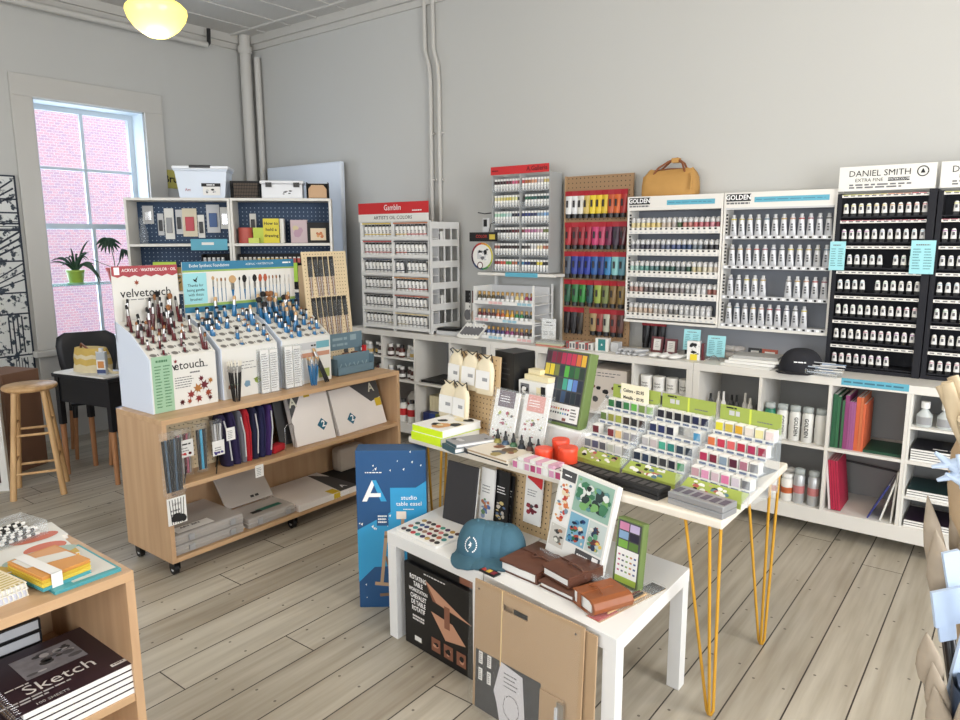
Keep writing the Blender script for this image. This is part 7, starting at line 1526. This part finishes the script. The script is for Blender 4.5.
def padstack(z, n, c, where, words=None):
    for i in range(n):
        t = thing('sketch_pad', '%s covered pad, %s from the bottom, %s' % (where[0], ORD[i], where[1]), 'pad', (xa + .02, KY + .02, z + i * .0125)); obj('sheets', MB().box(0, .285, 0, .23, 0, .009, paper), t); obj('cover', MB().box(0, .285, 0, .23, .0092, .0112, c if i == n - 1 else dgrey), t)
        if words and i == n - 1: s = MB(); s.text(words, .035, .14, .012, wink, .04, flat=True, bold=.01); s.add([(.12, .09, .0116), (.24, .09, .0116), (.24, .19, .0116), (.12, .19, .0116)], [(0, 1, 2, 3)], dgrey); obj('print', s, t)
padstack(MZ, 5, M('pad_black', (24, 24, 34), .4), ('black', 'under the clear bottles'), '~Marker'); padstack((BZ + MIDZ - .017) / 2 - .004, 3, M('pad_green', (24, 50, 52), .4), ('dark green', 'middle of the right column')); padstack(BZ, 3, M('pad_plum', (36, 22, 40), .4), ('dark plum', 'bottom of the right column'))
# middle unit
xa, xb = cell(1, 3); t = thing('shelf_insert', 'white shelf board fitted in the cube of white jars', 'shelf', (xa, KY + .004, 0)); obj('shelf', MB().box(.001, .334, 0, .37, .665, .678, card), t); obj('cleat', MB().box(.001, .012, 0, .37, MZ, .665, card).box(.323, .334, 0, .37, MZ, .665, card), t)
for i in range(4):
    t = thing('gesso_jar', 'white lidded jar, %s from the left in the cube left of the seam' % ORD[i], 'jar', (xa + .05 + i * .082, KY + .08, .6784), 0); obj('jar', MB().lathe([(.034, 0), (.036, .004), (.036, .07)], paper, 20), t); obj('lid', MB().lathe([(.038, .0705), (.038, .085), (.035, .088)], paper, 20), t)
    s = MB(); 
    for k in range(2):
        V, Fc = glyphs(['Gesso', 'Acrylic'][k], 'CENTER', .01); s.add([(.0372 * math.sin(a_ * .016 / .037), -.0372 * math.cos(a_ * .016 / .037), .045 - k * .018 + b_ * .016) for a_, b_ in V], Fc, ink)
    obj('label', s, t)
xa, _ = cell(1, 2)
def ph(mb, w, d, hh): lines(mb, .02, w - .02, hh * .80, hh * .94, 2, -.0006, gink, .3); blotches(mb, .01, w - .02, .03, hh * .7, -.0006, [dgrey, ink, col((120, 70, 50)), dgrey], 7, .2, .35, 3)
pbox('carton', 'carton', 'large pale carton with dark figures print in the middle cube', xa + .02, KY + .03, MZ, .27, .25, .27, M('pale_carton', (206, 196, 186), .6), 0, ph)
xa, _ = cell(1, 1)
pbox('carton', 'carton', 'small cream carton behind the emblem cartons, in the second middle cube', xa + .08, KY + .08, MZ, .16, .1, .22, M('cream_print', (226, 214, 176), .5))
xa, _ = cell(1, 0)
pbox('carton', 'carton', 'brown carton in the first cube right of the left seam', xa + .05, KY + .08, MZ, .2, .2, .19, kraft); pbox('carton', 'carton', 'small cream carton standing on the brown carton in that cube', xa + .12, KY + .09, MZ + .191, .10, .1, .06, M('cream_print', (226, 214, 176), .5))
xa, _ = cell(2, 0)
for i in range(8):
    t = thing('craft_bottle', 'black capped slim bottle, %s from the left in the first cube right of the seam' % ORD[i], 'bottle', (xa + .03 + i * .038, KY + .12 + .03 * (i % 2), MZ), 0); obj('bottle', MB().lathe([(.014, 0), (.015, .14), (.007, .155)], [dgrey, paper, paper, dgrey][i % 4], 10), t); obj('cap', MB().lathe([(.008, .155), (.006, .185 + .01 * (i % 3))], [black, paper, paper, black][i % 4], 8), t)
# left unit
for c in (0, 1):
    xa, xb = cell(0, c); t = thing('shelf_insert', ['white shelf board in the leftmost upper cube', 'white shelf board in the second upper cube of the left unit'][c], 'shelf', (xa, KY + .004, 0)); obj('shelf', MB().box(.001, .334, 0, .37, .665, .678, card), t); obj('cleat', MB().box(.001, .008, 0, .37, MZ, .665, card).box(.327, .334, 0, .37, MZ, .665, card), t)
    jc = [((60, 40, 36), paper), ((200, 204, 206), paper), ((96, 34, 24), black), ((70, 30, 26), paper), ((40, 44, 50), paper), ((210, 206, 196), paper), ((90, 40, 30), paper)]
    for r, z in enumerate((MZ, .6784)):
        for i in range(5):
            k = (i * 3 + r * 2 + c) % 7; kk = kind('med%d' % k, lambda k=k: [('jar', MB().lathe([(.024, 0), (.026, .004), (.026, .055), (.016, .068), (.016, .074)], col(jc[k][0], .3), 14)), ('label', MB().ring([[(.0266 * math.cos(2 * PI * i_ / 14), .0266 * math.sin(2 * PI * i_ / 14), z_) for i_ in range(14)] for z_ in (.014, .04)], [paper, col((206, 170, 90)), paper][k % 3], cap0=False, cap1=False)), ('cap', MB().cyl(0, 0, .074, .095, .018, .018, jc[k][1], 14))])
            place(kk, 'medium_jar', '%s medium jar from left, %s board, %s cube column of the left unit' % (ORD[i], ['lower', 'upper'][r], ORD[c]), 'jar', (xa + .045 + i * .06, KY + .05 + .03 * (i % 2), z), (0, 0, 0), 'painting medium jars')
    kind('redband', lambda: [('bottle', MB().lathe([(.038, 0), (.04, .004), (.04, .12), (.02, .15)], card, 18).ring([[(.0408 * math.cos(2 * PI * i_ / 18), .0408 * math.sin(2 * PI * i_ / 18), z_) for i_ in range(18)] for z_ in (.05, .105)], red, cap0=False, cap1=False)), ('cap', MB().cyl(0, 0, .15, .175, .02, .02, dgrey, 14))])
    for i in range(3): place('redband', 'solvent_bottle', 'pale bottle with wide red band, %s from left in the %s bottom cube' % (ORD[i], ORD[c]), 'bottle', (xa + .07 + i * .092, KY + .06, BZ), (0, 0, 0), 'red banded bottles')
    t = thing('solvent_jug', ['beige jug with red band in the leftmost bottom cube', 'beige jug with red band in the second bottom cube'][c], 'jug', (xa + .19, KY + .19, BZ)); obj('jug', MB().lathe([(.075, 0), (.08, .006), (.08, .17), (.05, .215), (.02, .22)], M('beige_jug', (196, 190, 180), .5), 20), t); obj('band', MB().ring([[(.081 * math.cos(2 * PI * i_ / 20), .081 * math.sin(2 * PI * i_ / 20), z_) for i_ in range(20)] for z_ in (.06, .13)], red, cap0=False, cap1=False), t); obj('cap', MB().cyl(0, 0, .22, .245, .022, .022, dgrey, 14), t)
xa, _ = cell(0, 2)
pbox('sketchbook', 'book', 'flat black book lying in the third upper cube of the left unit', xa + .03, KY + .03, MZ, .24, .28, .018, black, 2)
t = thing('tape_dispenser', 'teal blue figurine shaped dispenser in the third upper cube', 'dispenser', (xa + .27, KY + .12, MZ)); te = col((30, 120, 136)); obj('body', MB().box(-.05, .04, 0, .06, 0, .06, te).lathe([(.03, .06), (.045, .10), (.03, .13), (.045, .17), (.02, .2)], te, 14, -.005, .03), t, bevel=.004)
for i in range(7): pbox('stretched_canvas', 'canvas', 'cream panel edge, %s from the left in the third bottom cube' % ORD[i], xa + .06 + i * .032, KY + .09, BZ + .11, .03, .2, .12, M('cream_print', (226, 214, 176), .5))
for i in range(4): pbox('paint_jar_box', 'box', 'small %s box in the front of the third bottom cube' % ['navy', 'blue', 'olive', 'green'][i], xa + .045 + i * .062, KY + .03, BZ, .058, .26, .108, col([(30, 44, 110), (40, 70, 150), (110, 120, 50), (90, 120, 60)][i]))
pbox('poster_frame', 'frame', 'grey board standing at the back of the third bottom cube', xa + .05, KY + .31, BZ, .24, .01, .28, lgrey)

# ================================================================== FOREGROUND CART (left)
FZ = .7803
def fb(nm, cat, label, x, y, z, w, d, hh, c, rz=90, fn=None, bevel=.002): return pbox(nm, cat, label, x, y, z, w, d, hh, c, rz, fn)
tealb = col((70, 170, 180))
def rbook(label, x, y, z, w, d, hh, c, rz, edge=None, deco=None):
    t = thing('notebook', label, 'notebook', (x, y, z), rz); obj('cover', MB().box(0, w, 0, d, 0, .002, c).box(0, w, 0, d, hh - .002, hh, c), t); obj('pages', MB().box(.0015, w - .0015, .0015, d - .0015, .0022, hh - .0022, edge or paper), t)
    if deco: s = MB(); deco(s, w, d, hh); obj('print', s, t)
    return t
def fl(s, pts, h_, m_, k=0): s.add([(a, b_, h_ + .0006 + k * .0003) for a, b_ in pts], [tuple(range(len(pts)))], m_)
def ellp(cx, cy, rx, ry, n=22): return [(cx + rx * math.cos(2 * PI * i / n), cy + ry * math.sin(2 * PI * i / n)) for i in range(n)]
def d_teal(s, w, d, h_): fl(s, [(w * .3, d * .06), (w * .96, d * .06), (w * .96, d * .94), (w * .3, d * .94)], h_, M('pale_wave_print', (216, 214, 206), .5)); fl(s, ellp(w * .62, d * .42, .014, .008), h_, ink, 1)
rbook('teal notebook with wave print at the right end of the foreground cart', -1.735, .625, FZ, .155, .235, .008, tealb, 90, tealb, d_teal)
cs2 = [('teal', (70, 170, 180)), ('yellow', (236, 208, 60)), ('deep yellow', (226, 186, 40)), ('orange', (226, 150, 60))]
for i, (nm_, c) in enumerate(cs2):
    def dd(s, w, d, h_): fl(s, [(w * .05, d * .5), (w * .95, d * .32), (w * .95, d * .95), (w * .05, d * .95)], h_, M('pale_wave_print', (216, 214, 206), .5)); fl(s, [(w * .4, d * .75), (w * .95, d * .6), (w * .95, d * .95), (w * .4, d * .95)], h_, col((226, 160, 100)), 1)
    rbook('pocket notebook in the banded stack on the teal notebook, the %s one' % nm_, -1.755 - .002 * i, .608 + .001 * i, FZ + .0085 + .0085 * i, .115, .16, .008, col(c), 96, col(c), dd if i == 3 else None)
single('paper_band', 'white paper band around the stack of pocket notebooks', 'band', MB().box(.02, .045, -.0025, -.001, -.034, .002, paper).box(.02, .045, -.0025, .165, .001, .002, paper), tuple(frame((-1.757, .609, FZ + .0428), 96) @ Vector((0, 0, 0))), 96)
def stripes(s, w, d, h_):
    fl(s, [(0, 0), (w, 0), (w, d), (0, d)], h_, M('cream_stripe', (232, 220, 190), .5))
    for k in range(12): fl(s, [(w * .03, d * (k + .15) / 12), (w * .97, d * (k + .15) / 12), (w * .97, d * (k + .55) / 12), (w * .03, d * (k + .55) / 12)], h_, col((206, 180, 80)), 1)
t = rbook('upper spiral notebook with yellow and cream stripes at the cart front edge', -1.765, .385, FZ + .0195, .205, .165, .012, card, 97, paper, stripes)
mb = MB()
for k in range(20): mb.tube([(.006 + k * .0102, -.004, .001), (.006 + k * .0102, -.007, .006), (.006 + k * .0102, -.001, .015), (.006 + k * .0102, .006, .0135)], .0011, M('spiral_cream', (226, 220, 200), .4), 5)
obj('spiral', mb, t)
t = rbook('lower white spiral notebook under the striped one', -1.76, .385, FZ, .205, .165, .019, card, 97, M('lilac_pages', (206, 210, 226), .6)); mb = MB()
for k in range(20): mb.tube([(.006 + k * .0102, -.003, .003), (.006 + k * .0102, -.006, .010), (.006 + k * .0102, .002, .018)], .0011, M('spiral_cream', (226, 220, 200), .4), 5)
obj('spiral', mb, t)
def ovals(s, w, d, h_):
    fl(s, ellp(w * .86, d * .62, .05, .035), h_, col((222, 110, 80))); fl(s, [(0, 0), (w, 0), (w, d * .25), (w * .4, d * .36), (0, d * .30)], h_, col((222, 180, 60)), 0); fl(s, ellp(w * .28, d * .55, .12, .045), h_, col((60, 86, 96)), 1); fl(s, ellp(w * .80, d * .32, .085, .035), h_, col((170, 196, 182)), 2)
rbook('large pale notebook with big coloured ovals on the foreground cart', -1.925, .36, FZ, .39, .15, .022, card, 84, M('mustard_pages', (206, 170, 60), .6), ovals)
rbook('pale board with coral print under the clear tray', -2.075, .50, FZ, .29, .13, .012, card, 86, None, lambda s, w, d, h_: fl(s, ellp(w * .75, d * .3, .06, .03), h_, col((222, 110, 80))))
t = thing('clear_tray', 'clear plastic tray full of zebra striped pens on the foreground cart', 'tray', (-2.075, .61, FZ + .0125), 100); obj('tray', MB().box(0, .15, 0, .125, 0, .003, clear).box(0, .15, 0, .003, .003, .04, clear).box(0, .15, .122, .125, .003, .04, clear).box(0, .003, 0, .125, .003, .04, clear).box(.147, .15, 0, .125, .003, .04, clear), t)
TF = frame((-2.075, .61, FZ + .0125), 100)
def pen():
    b = MB()
    for k in range(9): b.tube([(.011 * k, 0, 0), (.011 * (k + 1), 0, 0)], .0042, ink if k % 2 else paper, 8)
    return [(None, b)]
kind('zpen', pen)
rnd = random.Random(9)
for i in range(14): place('zpen', 'striped_pen', 'black and white striped pen, %s of those heaped in the clear tray' % ORD[i], 'pen', (.02 + rnd.uniform(0, .02), .016 + (i % 7) * .0145, .0085 + .009 * (i // 7)), (0, rnd.uniform(-2, 2), rnd.uniform(-8, 8)), 'striped pens', TF)
rbook('yellow and orange notebook behind the striped pens at the left edge', -2.06, .45, FZ + .0125, .14, .12, .03, col((236, 200, 90)), 95, None, lambda s, w, d, h_: fl(s, ellp(w * .5, d * .5, .05, .03), h_, col((226, 150, 60))))
t = thing('pen_cup', 'dark purple pen holder at the far left edge of the foreground cart', 'cup', (-1.99, .50, FZ + .023)); obj('cup', MB().lathe([(.03, 0), (.032, .09), (.029, .09)], M('purple_cup', (90, 50, 90), .4), 16), t)
# shelf of pads
for i in range(5):
    t = thing('sketch_pad', 'dark covered sketch pad with picture, %s from the bottom of the front stack' % ORD[i], 'sketch pad', (-1.722 - .001 * i, .515, .4505 + i * .0165), 90)
    obj('sheets', MB().box(.014, .27, 0, .285, 0, .013, paper), t); obj('cover', MB().box(0, .27, 0, .287, .0133, .0150, M('aubergine_cover', (52, 36, 46), .4)), t)
    mb = MB()
    for k in range(27 if i >= 3 else 0): mb.tube([(.004, .01 + k * .0102, .002), (-.003, .01 + k * .0102, .009), (.004, .01 + k * .0102, .0165), (.012, .01 + k * .0102, .0155)], .0012, chrome, 5)
    if i >= 3: obj('spiral', mb, t)
    if i == 4:
        s = MB(); h_ = .0150; fl(s, [(.07, .13), (.215, .13), (.215, .245), (.07, .245)], h_, M('drawing_grey', (150, 150, 156), .6, var=.5, scale=30))
        rnd = random.Random(2)
        for k in range(16): fl(s, [(min(max(p[0], .071), .214), min(max(p[1], .131), .244)) for p in ellp(rnd.uniform(.085, .2), rnd.uniform(.145, .23), rnd.uniform(.006, .022), rnd.uniform(.003, .012), 9)], h_, [dgrey, lgrey, gink][k % 3], 1 + k % 3)
        s.text('Sketch', .062, .045, h_ + .001, paper, .085, align='LEFT', flat=True, bold=.0); s.text('~400 SERIES', .011, .045, h_ + .001, paper, .118, align='LEFT', flat=True)
        for k in range(4): s.text(['~for drawing and sketching with', '~any dry media', '', '100 SHEETS'][k], .013 if k < 3 else .015, .045, h_ + .001, lgrey, .052 - k * .013, align='LEFT', flat=True)
        fl(s, [(.225, .02), (.262, .02), (.262, .034), (.225, .034)], h_, paper, 1); s.text('~RECYCLED', .007, .2435, h_ + .002, ink, .027, flat=True)
        obj('cover_print', s, t)
for i in range(4):
    t = thing('sketch_pad', 'black bound book with pale page edge, %s from the bottom of the rear stack' % ORD[i], 'book', (-2.035, .30, .4505 + i * .036), 90); obj('pages', MB().box(.002, .385, .002, .16, .004, .029, M('grey_pages', (176, 178, 182), .6)), t); obj('cover', MB().box(0, .39, 0, .165, 0, .0035, black).box(0, .39, 0, .165, .0295, .033, black).box(.387, .39, 0, .165, .0035, .0295, black), t)

# ================================================================== RIGHT FOREGROUND: WRAPPED BRUSHES IN A HOLDER
t = thing('plinth', 'plain white plinth under the brush holder at the right, below the picture', 'plinth', (.06, .82, 0)); obj('body', MB().box(-.14, .22, -.12, .16, 0, .90, card), t, bevel=.003)
hb_ = M('navy_slate_card', (58, 72, 94), .5); n = 20
t = thing('brush_holder', 'dark blue printed holder of large mop brushes at the right foreground edge', 'holder', (.045, .80, .9005))
b = MB().ring([[(r * math.cos(2 * PI * i / n), r * math.sin(2 * PI * i / n), z) for i in range(n)] for r, z in ((.058, 0), (.068, .27))], hb_, cap1=False).ring([[(r * math.cos(2 * PI * i / n), r * math.sin(2 * PI * i / n), z) for i in range(n)] for r, z in ((.064, .27), (.053, .004))], hb_)
obj('cup', b, t)
mop = M('pale_mop_bristle', (156, 142, 124), .85, var=.28, scale=40, bump=.6); wh = M('white_sleeve', (178, 194, 216), .4, var=.05)
def mopk(name, L, bl, bw):
    def f():
        rg = [[(bw * sx * math.cos(2 * PI * i / 12), bw * .8 * sx * math.sin(2 * PI * i / 12), L + z * bl) for i in range(12)] for z, sx in ((0, .55), (.12, .9), (.35, 1.0), (.6, .8), (.85, .35), (1.0, .05))]
        return [('handle', MB().tube([(0, 0, 0), (0, 0, L - .02)], .006, hand_k, 8)), ('ferrule', MB().cyl(0, 0, L - .022, L + .004, bw * .5, bw * .6, chrome, 12)), ('bristles', MB().ring(rg, mop))]
    return kind(name, f)
def lean(key, foot, tip, label, group=None):
    foot = Vector(foot); tip = Vector(tip) + Vector((.017, .010, -.004)); d = (Vector(tip) - foot).normalized(); qd = Vector((0, 0, 1)).rotation_difference(d); e = [math.degrees(a) for a in qd.to_euler()]
    place(key, 'mop_brush', label, 'brush', tuple(foot), e, group)
def ml(foot, tip): return (Vector(tip) - Vector(foot)).length
for i, (foot, tip, bl, bw, la) in enumerate([((.03, .80, .915), (-.083, .90, 1.312), .085, .0105, 'tall pale mop brush, leftmost of the upper ones at the right edge'), ((.05, .80, .915), (-.060, .925, 1.306), .08, .0105, 'tall pale mop brush, right one of the upper pair'),
        ((.03, .78, .915), (-.070, .87, 1.285), .075, .014, 'shorter pale mop brush under the upper pair, left one'), ((.05, .79, .915), (-.047, .89, 1.282), .08, .013, 'shorter pale mop brush under the upper pair, right one'),
        ((.0, .80, .915), (-.063, .785, 1.205), .055, .0125, 'low pale mop brush at the right foreground, topmost and leftmost'), ((.015, .79, .915), (-.054, .765, 1.185), .06, .011, 'low pale mop brush at the right foreground, second lowest'), ((.02, .78, .915), (-.050, .757, 1.165), .065, .013, 'low pale mop brush at the right foreground, lowest left'), ((.035, .78, .915), (-.028, .757, 1.158), .06, .012, 'low pale mop brush at the right foreground, lowest right')]):
    lean(mopk('mop%d' % i, ml(foot, tip) - bl, bl, bw), foot, tip, la, 'large mop brushes')
t = thing('paper_sleeve', 'folded pale blue white paper sleeves sticking out of the brush holder', 'paper', (0, 0, 0))
for (x, y, z, w_, hh, r_) in ((-.032, .855, 1.252, .017, .05, -14), (-.033, .835, 1.222, .03, .040, -12), (-.012, .81, 1.192, .02, .055, 8), (-.004, .83, 1.232, .014, .07, -14)):
    b = MB(); b.T = Matrix.Translation((x, y, z)) @ Matrix.Rotation(R(38), 4, 'Z') @ Matrix.Rotation(R(r_), 4, 'Y'); b.box(-w_ / 2, w_ / 2, 0, .004, -hh / 2, hh / 2, wh).box(-w_ / 3, w_ / 4, .004, .007, -hh, hh / 3, wh); obj('sleeve', b, t)
t = thing('wrapped_bundle', 'kraft paper wrapped bundle with crumpled top and white tissue at the right edge', 'bundle', (.042, .93, .9005)); b = MB(); rg = []
for z, r_, dx in ((0, .035, 0), (.28, .038, -.035), (.42, .036, -.058), (.46, .030, -.064), (.48, .02, -.068)): rg.append([(dx + r_ * math.cos(2 * PI * i / 14), r_ * math.sin(2 * PI * i / 14) + .03 * z, z) for i in range(14)])
b.ring(rg, kraft); obj('wrapper', b, t)
b = MB(); rnd = random.Random(5); cr_ = M('crumpled_kraft', (200, 180, 148), .8, var=.2, scale=30, bump=.8)
for k in range(9): a = 2 * PI * k / 9; b.tube([(-.068 + .008 * math.cos(a), .01 * math.sin(a), .475), (-.072 + .022 * math.cos(a), .02 * math.sin(a), .505), (-.076 + .034 * math.cos(a + .3), .03 * math.sin(a), .525 + rnd.uniform(-.02, .02))], .011, cr_, 7, .006)
obj('crumpled_top', b, t)
b = MB()
for k in range(7): a = PI + k * .3; b.tube([(-.06, -.03, .455 - k * .008), (-.068 + .018 * math.cos(a), -.045, .462 - k * .006), (-.072 + .034 * math.cos(a), -.05, .455 + .018 * math.sin(k * 2))], .010, wh, 6, .002)
obj('tissue', b, t)
